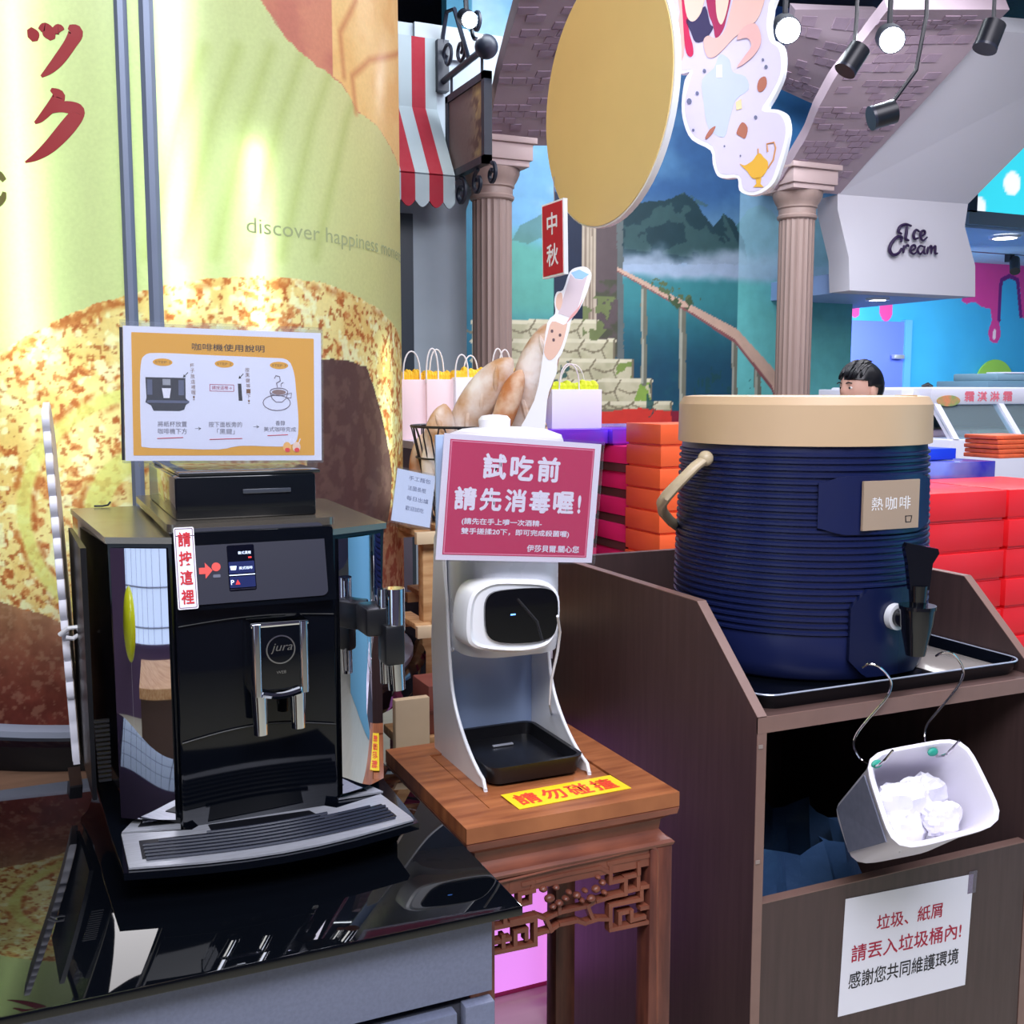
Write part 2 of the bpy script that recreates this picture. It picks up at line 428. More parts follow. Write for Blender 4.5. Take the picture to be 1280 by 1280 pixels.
    put(C, inpoly(A, B, wm([(728, 425), (728, 380), (745, 370), (770, 372), (770, 400), (746, 425)]))*(n3 > 0.52), (110, 120, 75))
    # painted hand rail and posts
    for x, y0, y1, wd in ((805, 362, 478, 0.022), (853, 385, 505, 0.028), (918, 420, 505, 0.022), (947, 460, 505, 0.03)):
        put(C, seg(A, B, wm([(x, y0), (x, y1)])) < wd+0.012*(n3-0.5), (112, 112, 98)); put(C, seg(A, B, wm([(x-2, y0), (x-2, y1)])) < wd*0.35, (165, 165, 150))
    rail = [(772, 334), (862, 380), (921, 411), (968, 462), (985, 500)]; wid = [4, 8, 13, 19, 22]
    up_ = [(x, y) for (x, y), q in zip(rail, wid)]; dn = [(x-q*0.2, y+q) for (x, y), q in zip(rail, wid)]
    put(C, inpoly(A, B, wm(up_+dn[::-1])), (206, 170, 150))
    dn2 = [(x-q*0.2, y+q*1.35) for (x, y), q in zip(rail, wid)]
    put(C, inpoly(A, B, wm(dn+dn2[::-1])), (140, 82, 84))
    put(C, (seg(A, B, wm([(820, 355), (845, 365), (868, 378)])) < 0.035)*(n3 > 0.52), (88, 105, 72))
    put(C, (seg(A, B, wm([(840, 372), (852, 385), (872, 372)])) < 0.03)*(n3 > 0.5), (70, 88, 60))
    # red skirting band with a wavy top
    wav = [(590, 513)]+[(600+i*20, 513+3*math.sin(i*1.1)) for i in range(13)]
    put(C, inpoly(A, B, wm(wav+[(839, 512), (839, 620), (590, 620)])), (205, 52, 42))
    put(C, inpoly(A, B, wm([(839, 514), (1100, 514), (1100, 620), (839, 620)])), (128, 24, 48))
    for x, y, r in ((700, 470, 18), (812, 500, 14), (880, 480, 20), (900, 500, 24), (940, 500, 18)):
        a, b = wm([(x, y)])[0]
        put(C, (np.hypot(A-a, (B-b)*0.5) < r*0.004)*(n3 > 0.55)*(vn(A*60, B*8, 4) > 0.5), (24, 70, 72), 0.8)
a_l = wm([(560, 300)])[0][0]
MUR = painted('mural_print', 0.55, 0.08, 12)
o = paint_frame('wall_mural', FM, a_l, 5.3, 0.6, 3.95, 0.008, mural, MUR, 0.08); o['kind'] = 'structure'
S('wall_mural_base', MB().box(a_l, 5.3, 6.0, 6.08, 0, 0.6), M('skirting_red', (150, 40, 45), 0.5))

# ---- white bakery facade behind the light column with a striped awning
FAC = M('facade_plaster', (160, 172, 182), 0.7, noise=0.05, scale=6)
YF = 5.4
def wf(pts, Y=YF): return [XZ(Y).inv(at_y(x, y, Y)) for x, y in pts]
xa, xb = at_y(430, 100, YF)[0], at_y(583, 330, YF)[0]
xc = at_y(648, 60, YF)[0]
zt = at_y(590, 40, YF)[2]
fac = MB().prism(XZ(YF), [(xa, 0), (xb, 0), (xb, at_y(583, 262, YF)[2]), (at_y(612, 180, YF)[0], at_y(612, 180, YF)[2]), (xc, zt-0.1), (xc, zt), (xa, zt)], -0.25, 0)
S('wall_facade', fac, FAC)
S('trim_1', MB().box(at_y(516, 50, YF)[0], at_y(583, 50, YF)[0], YF-0.03, YF, zt-0.16, zt), M('facade_trim', (158, 166, 172), 0.6))
S('door_1', MB().box(at_y(470, 400, YF)[0], at_y(515, 400, YF)[0], YF-0.03, YF, 0, at_y(510, 268, YF)[2]), M('dark_frame', (40, 48, 58), 0.4))

aw = thing('striped_awning', 'red and white striped awning with scalloped edge on the pale facade', 'awning', at_y(520, 150, 5.1))
AWR = M('awning_red', (140, 12, 36), 0.8); AWW = M('awning_white', (146, 158, 164), 0.8)
Ytop, Ylow = YF-0.02, YF-0.27
ztop, zmid = at_y(545, 50, Ytop)[2], at_y(545, 139, Ytop)[2]
x_r = at_y(545, 100, Ytop)[0]
zlow = at_y(570, 222, Ylow)[2]; zbot = at_y(570, 262, Ylow)[2]
ws = at_y(533, 100, Ytop)[0]-at_y(516, 100, Ytop)[0]
edges = [x_r]; 
for i in range(9): edges.append(edges[-1]-ws*(0.85 if i == 0 else 1.0))
for i in range(9):
    x1, x0 = edges[i], edges[i+1]; red = i % 2 == 1
    m = MB()
    def pan(p0, p1, p2, p3, off):
        o_ = Vector(off); P = [Vector(p) for p in (p0, p1, p2, p3)]
        m.hexa([P[0]+o_, P[1]+o_, P[1], P[0], P[3]+o_, P[2]+o_, P[2], P[3]])
    pan((x0, Ytop, zmid), (x1, Ytop, zmid), (x1, Ytop, ztop), (x0, Ytop, ztop), (0, -0.012, 0))
    pan((x0, Ylow, zlow), (x1, Ylow, zlow), (x1, Ytop, zmid), (x0, Ytop, zmid), (0, -0.01, 0.008))
    k = 10; pts = [(x0, zlow), (x1, zlow)]+[(x1-(x1-x0)*j/k, zbot+0.03*(1-math.sin(PI*j/k))) for j in range(k+1)]
    m.prism(XZ(Ylow), pts, 0, 0.01)
    q = m.build('stripe', AWR if red else AWW, aw)

# ---- hanging bracket sign
IRON = M('wrought_iron', (26, 32, 48), 0.45)
br = thing('bracket_sign', 'rectangular shop sign hanging from a black wrought iron scroll bracket', 'sign', at_y(552, 100, 5.35))
XS = at_y(552, 100, 5.36)[0]
def sx_(x, y): return at_x(x, y, XS)
ZP = lambda x, y: Vector(sx_(x, y))
p0, p1 = ZP(551, 104), ZP(598, 66)
m = MB(); a = ZP(551, 52); b = ZP(551, 116); m.box(XS-0.03, XS+0.03, 5.33, 5.39, b.z, a.z); m.build('mounting_bar', IRON, br)
YE = at_x(608, 66, XS)[1]
m = MB().tube([(XS, 5.35, p0.z), (XS, YE, p1.z-0.0)], 0.016, 8); m.ball((XS, YE, p1.z), 0.055); m.build('arm', IRON, br)
def scroll(c, r, turns, start, plane_x, sgn=1, n=26):
    return [(plane_x, c[0]+sgn*r*(1-0.75*i/n)*math.cos(start+turns*2*PI*i/n), c[1]+r*(1-0.75*i/n)*math.sin(start+turns*2*PI*i/n)) for i in range(n+1)]
m = MB()
def mid(t, dz): return (5.35+(YE-5.35)*t, p0.z+(p1.z-p0.z)*t+dz)
m.tube([(XS, *mid(0.0, 0.02)), (XS, *mid(0.02, 0.22)), (XS, *mid(0.12, 0.32)), (XS, *mid(0.3, 0.3)), (XS, *mid(0.5, 0.12)), (XS, *mid(0.62, 0.01))], 0.011, 6)
m.tube(scroll(mid(0.14, 0.1), 0.07, 1.2, 0, XS), 0.009, 6)
m.tube(scroll(mid(0.45, 0.08), 0.06, 1.2, PI, XS), 0.009, 6)
m.tube(scroll(mid(0.8, 0.14), 0.07, 1.3, -PI/2, XS), 0.01, 6)
m.build('scrollwork', IRON, br)
YN = at_x(610, 88, XS)[1]; zN1, zN0 = at_x(610, 88, XS)[2], at_x(610, 203, XS)[2]
YB_ = 5.26
m = MB(); t = 0.02
for (y0, y1, z0, z1) in ((YN, YB_, zN1-0.035, zN1), (YN, YB_, zN0, zN0+0.035), (YN, YN+0.035, zN0, zN1), (YB_-0.035, YB_, zN0, zN1)):
    m.box(XS-t, XS+t, y0, y1, z0, z1)
m.build('sign_frame', IRON, br)
def bake(A, B, C):
    n = fbm(A*9, B*9, 4, 4); n2 = fbm(A*30, B*30, 9, 3)
    k = sm(A, 0.25, 0.5)[..., None]
    C[...] = np.array((118, 98, 92))*(1-k)+np.array((176, 142, 86))*k
    put(C, (n2 > 0.58)*sm(A, 0.2, 0.4), (90, 60, 48)); put(C, (n > 0.62)*sm(A, 0.2, 0.4), (200, 168, 100), 0.6)
FB = Frame((XS-0.012, YB_-0.03, zN0+0.03), (0, -1, 0), (0, 0, 1))
paint_frame('sign_board', FB, 0, YB_-0.06-YN, 0, zN1-zN0-0.06, 0.012, bake, painted('sign_print', 0.5), -0.02 and 0.02, br)
m = MB()
for t_ in (0.08, 0.86):
    y, z = YB_+(YN-YB_)*t_, 0; m.tube([(XS, y, zN1), (XS, y, zN1+0.09)], 0.007, 6)
m.build('hanger_bars', IRON, br)['kind'] = 'stuff'
for y_, dz_, r_, sg in ((0.16, 0.08, 0.07, 1), (0.38, 0.07, 0.06, -1), (0.55, 0.06, 0.05, 1)):
    MB().tube(scroll((YB_-y_, zN0-dz_), r_, 1.2, PI/2, XS, sg), 0.011, 6).build('lower_scroll', IRON, br)

# ---- fluted columns with capitals (setting) and brick vaults above them
COLM = M('column_mauve', (156, 132, 124), 0.45, noise=0.1, scale=5, stretch=(4, 4, 0.6))
VAULT = M('vault_plaster', (168, 148, 158), 0.75, noise=0.08, scale=4)
BRK = M('vault_brick', (158, 136, 152), 0.8, noise=0.12, scale=14, bump=0.002)
def column(px_, py_cap, Y, wpx, name, label):
    c = at_y(px_, py_cap, Y); dep = (c-CAM)@fwd; r = wpx/2*dep/FPX; cx, cy, z = c
    t = thing(name, label, 'column', (cx, cy, 0)); 
    n = 20*6; vs = []; fs = []; zs = [0.28, z-0.11]
    for zz in zs:
        for k in range(n):
            a = 2*PI*k/n; ph = (k % 6)/6.0; rr = r*(1-0.055*math.sin(PI*ph)); vs.append((cx+rr*math.cos(a), cy+rr*math.sin(a), zz))
    for k in range(n): fs.append((k, (k+1) % n, n+(k+1) % n, n+k))
    MB().add(vs, fs+[tuple(range(n))[::-1], tuple(range(n, 2*n))]).build('fluted_shaft', COLM, t, 12)
    MB().lathe([(r*1.02, z-0.135), (r*1.1, z-0.128), (r*1.12, z-0.115), (r*1.04, z-0.105), (r*1.04, z-0.075), (r*1.12, z-0.068), (r*1.12, z-0.055), (r*1.25, z-0.035), (r*1.38, z-0.005), (r*1.40, z+0.02)], cx, cy).build('capital', COLM, t)
    q = MB(); 
    for h0, h1, e in ((0.02, 0.05, 1.42), (0.05, 0.13, 1.55), (0.13, 0.16, 1.72)): q.box(cx-r*e, cx+r*e, cy-r*e, cy+r*e, z+h0, z+h1, 0.004)
    q.build('abacus', M('abacus_mauve', (184, 160, 158), 0.6), t)
    MB().lathe([(r*1.5, 0), (r*1.5, 0.1), (r*1.35, 0.14), (r*1.35, 0.2), (r*1.1, 0.26), (r*1.0, 0.3)], cx, cy).build('base', COLM, t)
    return cx, cy, z+0.16, r
c1 = column(615, 218, 5.2, 50, 'fluted_column', 'mauve fluted column under the bracket sign')
c2 = column(997, 246, 5.2, 44, 'fluted_column', 'mauve fluted column between the mural and the ice cream bulkhead')

def vault(name, L, R, Yb, Yt, nb, blocks, courses):
    """ruled soffit between two edge curves given bottom to top; bricks are slabs of their own"""
    n = len(L)
    def P(u, v):
        def ev(C, Yo):
            t = v*(n-1); i = min(int(t), n-2); f = t-i
            x = C[i][0]*(1-f)+C[i+1][0]*f; y = C[i][1]*(1-f)+C[i+1][1]*f
            return at_y(x, y, Yb+(Yt-Yb)*v)
        a, b = ev(L, 0), ev(R, 0)
        return Vector(a*(1-u)+b*u)
    NU, NV = 8, 28
    g = [[P(i/NU, j/NV) for i in range(NU+1)] for j in range(NV+1)]
    def nrm(u, v):
        e = 0.01; du = P(min(u+e, 1), v)-P(max(u-e, 0), v); dv = P(u, min(v+e, 1))-P(u, max(v-e, 0)); q = du.cross(dv).normalized()
        return q if q.dot(Vector(CAM)-P(u, v)) > 0 else -q
    vs = [p for row in g for p in row]; W = NU+1; fs = [(j*W+i, j*W+i+1, (j+1)*W+i+1, (j+1)*W+i) for j in range(NV) for i in range(NU)]
    k = len(vs); vs += [p-nrm(i/NU, j/NV)*0.06 for j, row in enumerate(g) for i, p in enumerate(row)]
    fs += [tuple(k+i for i in f)[::-1] for f in fs]
    rim = [i for i in range(W)]+[j*W+NU for j in range(1, NV+1)]+[NV*W+i for i in range(NU-1, -1, -1)]+[j*W for j in range(NV-1, 0, -1)]
    for i in range(len(rim)): a, b = rim[i], rim[(i+1) % len(rim)]; fs.append((a, b, k+b, k+a))
    o = MB().add(vs, fs).build(name, VAULT); o['kind'] = 'structure'
    rr = random.Random(len(name)*3+nb)
    for c in range(courses):
        v0 = 0.06+0.9*c/courses; v1 = v0+0.9/courses*0.86
        for b in range(blocks):
            off = (c % 2)*0.5/blocks
            u0 = b/blocks+off; u1 = u0+0.88/blocks
            if u1 > 0.98 or rr.random() > nb/100: continue
            q = nrm((u0+u1)/2, (v0+v1)/2); h = 0.003+0.004*rr.random()
            cs = [P(u0, v0), P(u1, v0), P(u1, v1), P(u0, v1)]
            MB().hexa([p-q*0.004 for p in cs]+[p+q*h for p in cs]).build('brick', BRK, o)
    return o
vault('vault_arch_left', [(612, 182), (615, 140), (624, 95), (636, 50), (650, 0), (662, -50)], [(688, 182), (694, 140), (712, 95), (745, 50), (795, 0), (850, -50)], 5.2, 3.95, 62, 5, 24)
vault('vault_arch_right', [(968, 236), (988, 205), (1010, 168), (1023, 135), (1045, 95), (1088, 40), (1110, 12)], [(1049, 243), (1082, 205), (1114, 170), (1147, 135), (1185, 94), (1236, 38), (1262, 12)], 5.2, 4.3, 66, 7, 26)
vault('vault_arch_rear', [(968, 108), (975, 96), (980, 80), (985, 60), (990, 40), (994, 12)], [(1021, 132), (1032, 116), (1044, 98), (1060, 78), (1076, 56), (1100, 12)], 5.5, 5.0, 60, 5, 10)
# blue pier behind the rear vault
S('trim_2', MB().prism(XZ(5.75), wf([(965, 175), (965, 98), (1021, 128), (1024, 140), (1012, 172), (985, 212), (968, 240)], 5.75), -0.12, 0), M('pier_blue', (58, 120, 180), 0.6, noise=0.3, scale=3))

# ---- white sloped bulkhead and ice cream fascia
WH = M('bulkhead_white', (212, 208, 216), 0.75)
q = [Vector(at_y(1047, 243, 5.2)), Vector(at_y(1210, 255, 5.2)), Vector(at_y(1412, 52, 4.5)), Vector(at_y(1236, 38, 4.5))]
S('ceiling_slope', MB().hexa([p for p in q]+[p+Vector((0, 0.12, 0.12)) for p in q]), WH)
yy = 5.2
pts = wf([(1047, 243), (1047, 262), (1061, 322), (1062, 363), (1219, 371), (1219, 332), (1206, 283), (1210, 255)], yy)
ice = thing('ice_cream_fascia', 'white wavy edged bulkhead lettered Ice Cream above the parlour', 'sign', at_y(1130, 365, yy))
MB().prism(XZ(yy), pts[::-1], -0.18, 0).build('fascia_board', WH, ice)
LET = M('letter_plum', (46, 28, 66), 0.4)
FI = XZ(yy)
def stroke_letters(strokes, F, Y, r, parent, mat, name, c=0.02):
    m = MB()
    for st in strokes:
        pts = [F(*F.inv(at_y(x, y, Y)), c) for x, y in st]
        # catmull-rom smoothing
        P = []
        for i in range(len(pts)-1):
            a, b, d, e = pts[max(i-1, 0)], pts[i], pts[i+1], pts[min(i+2, len(pts)-1)]
            for k in range(5):
                t = k/5; P.append(0.5*((2*b)+(d-a)*t+(2*a-5*b+4*d-e)*t*t+(3*b-a-3*d+e)*t**3))
        P.append(pts[-1]); n = len(P)
        m.tube(P, [r*(0.75+0.45*math.sin(PI*min(1, i/(n-1)))) for i in range(n)], 8)
    return m.build(name, mat, parent)
stroke_letters([[(1124, 293), (1120, 290), (1122, 284), (1129, 281), (1136, 283)], [(1131, 283), (1130, 291), (1129, 299), (1133, 301)]], FI, yy, 0.0085, ice, LET, 'letter_i')
stroke_letters([[(1146, 290), (1142, 288), (1139, 293), (1140, 299), (1145, 298)]], FI, yy, 0.0075, ice, LET, 'letter_c')
stroke_letters([[(1147, 296), (1153, 293), (1152, 289), (1148, 291), (1148, 298), (1151, 301), (1156, 297)]], FI, yy, 0.0070, ice, LET, 'letter_e')
stroke_letters([[(1123, 303), (1124, 297), (1118, 297), (1111, 305), (1109, 313), (1113, 319), (1120, 317), (1124, 311)]], FI, yy, 0.0095, ice, LET, 'letter_capital_c')
stroke_letters([[(1127, 307), (1126, 317)], [(1127, 311), (1131, 307), (1133, 309)]], FI, yy, 0.0070, ice, LET, 'letter_r')
stroke_letters([[(1135, 314), (1141, 311), (1140, 307), (1136, 309), (1135, 315), (1139, 318), (1143, 315)]], FI, yy, 0.0065, ice, LET, 'letter_e')
stroke_letters([[(1152, 309), (1147, 308), (1144, 313), (1147, 318), (1151, 314)], [(1153, 308), (1152, 316), (1154, 318)]], FI, yy, 0.0065, ice, LET, 'letter_a')
stroke_letters([[(1157, 309), (1156, 318)], [(1157, 312), (1161, 308), (1161, 318)], [(1162, 312), (1166, 308), (1166, 317), (1169, 317)]], FI, yy, 0.0065, ice, LET, 'letter_m')

# ---- parlour beyond: turquoise wall with pink drips, soffit, window, door
YI = 8.0
FI2 = XZ(YI)
def wi(pts): return [FI2.inv(at_y(x, y, YI)) for x, y in pts]
def parlour(A, B, C):
    n = fbm(A*1.2, B*1.2, 6, 3)
    C[...] = (62, 172, 232); put(C, sm(n, 0.3, 0.8), (78, 190, 238), 0.7)
    PK = (226, 72, 158); DK = (120, 40, 130)
    big = [(1100, 240), (1420, 240), (1420, 372), (1300, 380), (1290, 392), (1278, 398), (1275, 360), (1272, 350), (1262, 345), (1252, 350), (1250, 365), (1249, 400), (1251, 420), (1247, 428), (1242, 429), (1237, 425), (1235, 415), (1240, 400), (1238, 386), (1228, 384), (1220, 378), (1214, 378), (1208, 380), (1202, 376), (1203, 371), (1218, 371), (1215, 330), (1100, 330)]
    P = wi(big); put(C, inpoly(A, B, P), PK)
    put(C, (seg(A, B, wi([(1249, 400), (1250, 365), (1252, 350), (1262, 345), (1272, 350), (1276, 395)])) < 0.022), DK)
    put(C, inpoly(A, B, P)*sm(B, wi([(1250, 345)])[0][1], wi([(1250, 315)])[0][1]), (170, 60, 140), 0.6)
    for x, y in ((1243, 418),): 
        a, b = wi([(x, y)])[0]; put(C, np.hypot((A-a)*2, B-b) < 0.05, (255, 225, 240))
    for x0, x1, y1 in ((1063, 1075, 397), (1100, 1116, 402)):
        a0_, a1_ = wi([(x0, 380)])[0][0], wi([(x1, 380)])[0][0]; b = wi([(x0, y1)])[0][1]
        put(C, (A > a0_)*(A < a1_)*(B > b+0.03*np.abs((A-(a0_+a1_)/2)/0.05)**2), (232, 80, 160))
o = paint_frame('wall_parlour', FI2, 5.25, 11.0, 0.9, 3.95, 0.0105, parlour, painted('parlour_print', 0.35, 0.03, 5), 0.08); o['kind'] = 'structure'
S('wall_parlour_base', MB().box(5.25, 11.0, 8.0, 8.08, 0, 0.9), M('parlour_blue', (62, 172, 232), 0.4))
S('wall_parlour_side', MB().box(5.15, 5.23, 6.1, 7.94, 0, 2.05), M('parlour_side', (96, 190, 225), 0.5))
zs0 = at_y(1062, 363, 5.2)[2]
S('ceiling_soffit', MB().box(4.6, 5.58, 5.40, 8.0, zs0+0.0, zs0+0.12), M('soffit_blue', (150, 178, 228), 0.6))
dl = lambda nm, c: S(nm, MB().lathe([(0.06, c[2]-0.015), (0.06, c[2]+0.0)], c[0], c[1], 20), M('downlight_glow', (255, 250, 240), 0.5, emit=14))
c = at_z(1097, 373, zs0); 
t = thing('downlight', 'small round downlight in the blue soffit under the ice cream lettering', 'ceiling light', c)
MB().lathe([(0.05, c[2]-0.012), (0.05, c[2]+0.01)], c[0], c[1], 20).build('lens', M('downlight_glow', (255, 250, 240), 0.5, emit=14), t)
MB().ring(Frame((c[0], c[1], c[2]-0.014), (1, 0, 0), (0, 1, 0)), [(0.075*math.cos(a*PI/12), 0.075*math.sin(a*PI/12)) for a in range(24)], [(0.052*math.cos(a*PI/12), 0.052*math.sin(a*PI/12)) for a in range(24)], 0, 0.02).build('trim_ring', WHITEP, t)
# band soffit at the far right with window of coloured glass above
ysf = 6.3
x0, z0 = at_y(1212, 255, ysf)[0], at_y(1250, 285, ysf)[2]
S('trim_3', MB().box(x0, 11, ysf, ysf+0.1, at_y(1250, 283, ysf)[2], at_y(1250, 266, ysf)[2]), M('band_grey', (120, 140, 160), 0.6))
S('trim_4', MB().box(x0, 11, ysf+0.05, 8.0, at_y(1250, 283, ysf)[2]-0.02, at_y(1250, 283, ysf)[2]+0.05), M('soffit_pale', (170, 195, 225), 0.6))
wn = MB().box(x0, 11, ysf+0.12, ysf+0.16, at_y(1250, 266, ysf)[2], 3.95)
def bokeh(A, B, C):
    C[...] = (60, 215, 235)
    for x, y, r in ((1239, 256, 0.085), (1281, 226, 0.10), (1310, 250, 0.09), (1350, 235, 0.1)):
        a, b = XZ(ysf).inv(at_y(x, y, ysf)); put(C, 1-sm(np.hypot(A-a, B-b), r*0.85, r), (245, 250, 255))
def emat(name, st):
    m = painted(name, 0.3, 0.0); b = m.node_tree.nodes['Principled BSDF']; a = [n for n in m.node_tree.nodes if n.type == 'ATTRIBUTE'][0]
    m.node_tree.links.new(a.outputs['Color'], b.inputs['Emission Color']); b.inputs['Emission Strength'].default_value = st; return m
o = paint_frame('window_1', XZ(ysf+0.12), at_y(1222, 260, ysf)[0], 9.5, at_y(1250, 266, ysf)[2], 3.9, 0.02, bokeh, emat('lit_window', 0.9), 0.03); o['kind'] = 'structure'
S('trim_5', MB().box(at_y(1212, 255, ysf)[0], at_y(1222, 255, ysf)[0], ysf, ysf+0.2, at_y(1250, 268, ysf)[2], 3.9), M('band_dark', (60, 75, 95), 0.6))
c = at_z(1256, 296, at_y(1250, 283, ysf)[2]-0.03)
t = thing('downlight', 'bright round downlight in the pale band above the pink drips', 'ceiling light', c)
MB().lathe([(0.09, c[2]-0.012), (0.09, c[2]+0.01)], c[0], c[1], 20).build('lens', MATS['downlight_glow'], t)
MB().ring(Frame((c[0], c[1], c[2]-0.014), (1, 0, 0), (0, 1, 0)), [(0.12*math.cos(a*PI/12), 0.12*math.sin(a*PI/12)) for a in range(24)], [(0.092*math.cos(a*PI/12), 0.092*math.sin(a*PI/12)) for a in range(24)], 0, 0.02).build('trim_ring', WHITEP, t)
# track rail with a small spot
p = at_y(1216, 312, 7.4)
t = thing('track_rail', 'thin black lighting track above the pink drips', 'light track', p)
MB().box(p[0]-0.6, 10.8, 7.38, 7.42, p[2]-0.02, p[2]+0.02).build('rail', BLACKS, t)
m = MB(); m.tube([(p[0]+1.0, 7.4, p[2]), (p[0]+1.0, 7.4, 3.9)], 0.008, 6); m.tube([(10.2, 7.4, p[2]), (10.2, 7.4, 3.9)], 0.008, 6); m.build('suspension_rod', BLACKS, t)
p = at_y(1262, 322, 7.4)
t = thing('track_spotlight', 'small black spotlight on the thin track above the pink drips', 'spotlight', p)
MB().box(p[0]-0.03, p[0]+0.03, 7.37, 7.43, p[2]-0.04, p[2]+0.05).build('adapter', BLACKS, t)
MB().cyl((p[0]+0.02, 7.36, p[2]-0.02), (p[0]-0.06, 7.28, p[2]-0.14), 0.045).build('lamp_head', BLACKS, t)
# violet door
da, db_ = wi([(1046, 400), (1128, 400)]); zd = wi([(1100, 402)])[0][1]
d = S('door_2', MB().box(5.32, db_[0], 7.95, 8.0, 0, zd), M('door_violet', (100, 122, 236), 0.5))
MB().box(db_[0]-0.02, db_[0]+0.06, 7.93, 8.0, 0, zd+0.02).build('door_frame', M('door_frame_blue', (96, 170, 240), 0.5), d)
c = at_y(1127, 446, 7.9); MB().box(c[0]-0.1, c[0]+0.02, 7.88, 7.93, c[2]-0.02, c[2]+0.02, 0.006).build('door_handle', STEEL, d)
# lime disc decal and grey machine on the far counter
c = at_y(1250, 482, 7.9)
t = thing('wall_disc', 'lime green round wall disc behind the ice cream case', 'wall decoration', c)
rr = 0.26
MB().prism(Frame((c[0], 7.98, c[2]), (1, 0, 0), (0, 0, 1)), [(rr*math.cos(k*PI/24), rr*math.sin(k*PI/24)) for k in range(48)], 0, 0.02).build('disc', M('lime', (160, 215, 90), 0.5), t)

# ================================================================== CEILING LAMPS
LAMPM = M('lamp_black', (18, 20, 30), 0.4)
def ceil_spot(x, y, d, label, r=0.055, pw=60, col=(0.85, 0.93, 1.0), tgt=(2.0, 2.5, 0.9)):
    p = Vector(at_d(x, y, d)); aim = (Vector((0.9, 0.3, 1.2))-p).normalized()
    t = thing('ceiling_spotlight', label, 'spotlight', p)
    MB().cyl(p+aim*0.0, p-aim*0.16, r*1.12).build('lamp_body', LAMPM, t)
    MB().cyl(p+aim*0.008, p+aim*0.001, r).build('lens', M('spot_glow', (235, 244, 255), 0.4, emit=30), t)
    MB().tube([p-aim*0.1, p-aim*0.12+Vector((0, 0, 0.08)), (p.x, p.y, 3.95)], 0.012, 6).build('stem', LAMPM, t)
    spot('spotlight_beam', p+aim*0.03, tgt, pw, col, 80, r)
ceil_spot(985, 38, 4.6, 'lit ceiling spotlight right beside the hanging cloud board', 0.05, 50, tgt=(2.4, 2.2, 1.2))
ceil_spot(1115, 50, 4.6, 'brightest lit spotlight in front of the right brick vault', 0.05, 50, tgt=(1.6, 1.6, 0.9))
ceil_spot(587, 25, 5.0, 'lit spotlight above the awning and bracket sign', 0.035, 10, (1, 0.95, 0.85), tgt=(2.2, 5.2, 1.0))
def black_spot(head, tail, cords, d, label):
    a, b = Vector(at_d(*head, d)), Vector(at_d(*tail, d)); p = a
    t = thing('track_spotlight', label, 'spotlight', b)
    m = MB().cyl(a, b, 0.045, 20); m.build('lamp_head', LAMPM, t)
    n = (a-b).normalized(); MB().cyl(a+n*0.001, a+n*0.012, 0.047, 20).build('front_ring', M('lamp_ring', (40, 44, 58), 0.3), t)
    P = [Vector(at_d(x, y, d)) for x, y in cords]; P.append(Vector((P[-1].x, P[-1].y, 3.95)))
    MB().tube([(a+b)/2]+P, 0.008, 6).build('stem', LAMPM, t)
black_spot((1058, 86), (1075, 60), [(1068, 55), (1071, 20)], 4.4, 'black unlit spotlight hanging between the two bright lamps')
black_spot((1092, 147), (1118, 139), [(1112, 133), (1145, 88), (1158, 20)], 4.2, 'black unlit spotlight on a bent arm, lowest over the brick vault')
black_spot((1232, 58), (1243, 30), [(1242, 24)], 4.2, 'black spotlight at the top of the white slope near the right edge')
S('trim_6', MB().box(2.3, 6.0, 4.0, 4.1, 3.76, 3.95), M('ceiling_rail', (24, 44, 76), 0.5))

# ================================================================== HANGING DECORATIONS
def oriented(c, ang, tilt=0.0):
    """frame at c whose normal is turned ang degrees left of the line to the camera"""
    v = (Vector(CAM)-Vector(c)); v.z = 0; v.normalize()
    a = math.radians(ang); n = Vector((v.x*math.cos(a)+v.y*math.sin(a), -v.x*math.sin(a)+v.y*math.cos(a), 0))
    U = Vector((0, 0, 1)).cross(n).normalized()
    ti = math.radians(tilt); V = Vector((0, 0, 1)); U2 = U*math.cos(ti)+V*math.sin(ti); V2 = V*math.cos(ti)-U*math.sin(ti)
    return Frame(c, U2, V2)
def cord(F, a, b, parent, c=0.0):
    p = F(a, b, c); MB().tube([p, (p.x, p.y, 3.95)], 0.0025, 5).build('cord', M('nylon_cord', (150, 150, 160), 0.5), parent)
cM = at_d(754, 122, 2.3)
FMn = oriented(cM, 60, -4)
rm = 158*2.3/FPX
t = thing('moon_board', 'big round yellow moon board hanging from the ceiling', 'hanging decoration', cM)
NP = 72
circ = [(rm*math.cos(2*PI*k/NP), rm*math.sin(2*PI*k/NP)) for k in range(NP)]
MB().prism(FMn, circ, -0.016, -0.002).build('foam_core', M('foam_white', (240, 242, 250), 0.6), t)
circ2 = [(x*0.985, y*0.985) for x, y in circ]
MB().prism(FMn, circ2, -0.002, 0.0005).build('yellow_face', M('moon_yellow', (238, 210, 144), 0.3, noise=0.04, scale=5), t)
cord(FMn, -0.1, rm*0.95, t, -0.008); cord(FMn, 0.1, rm*0.95, t, -0.008)
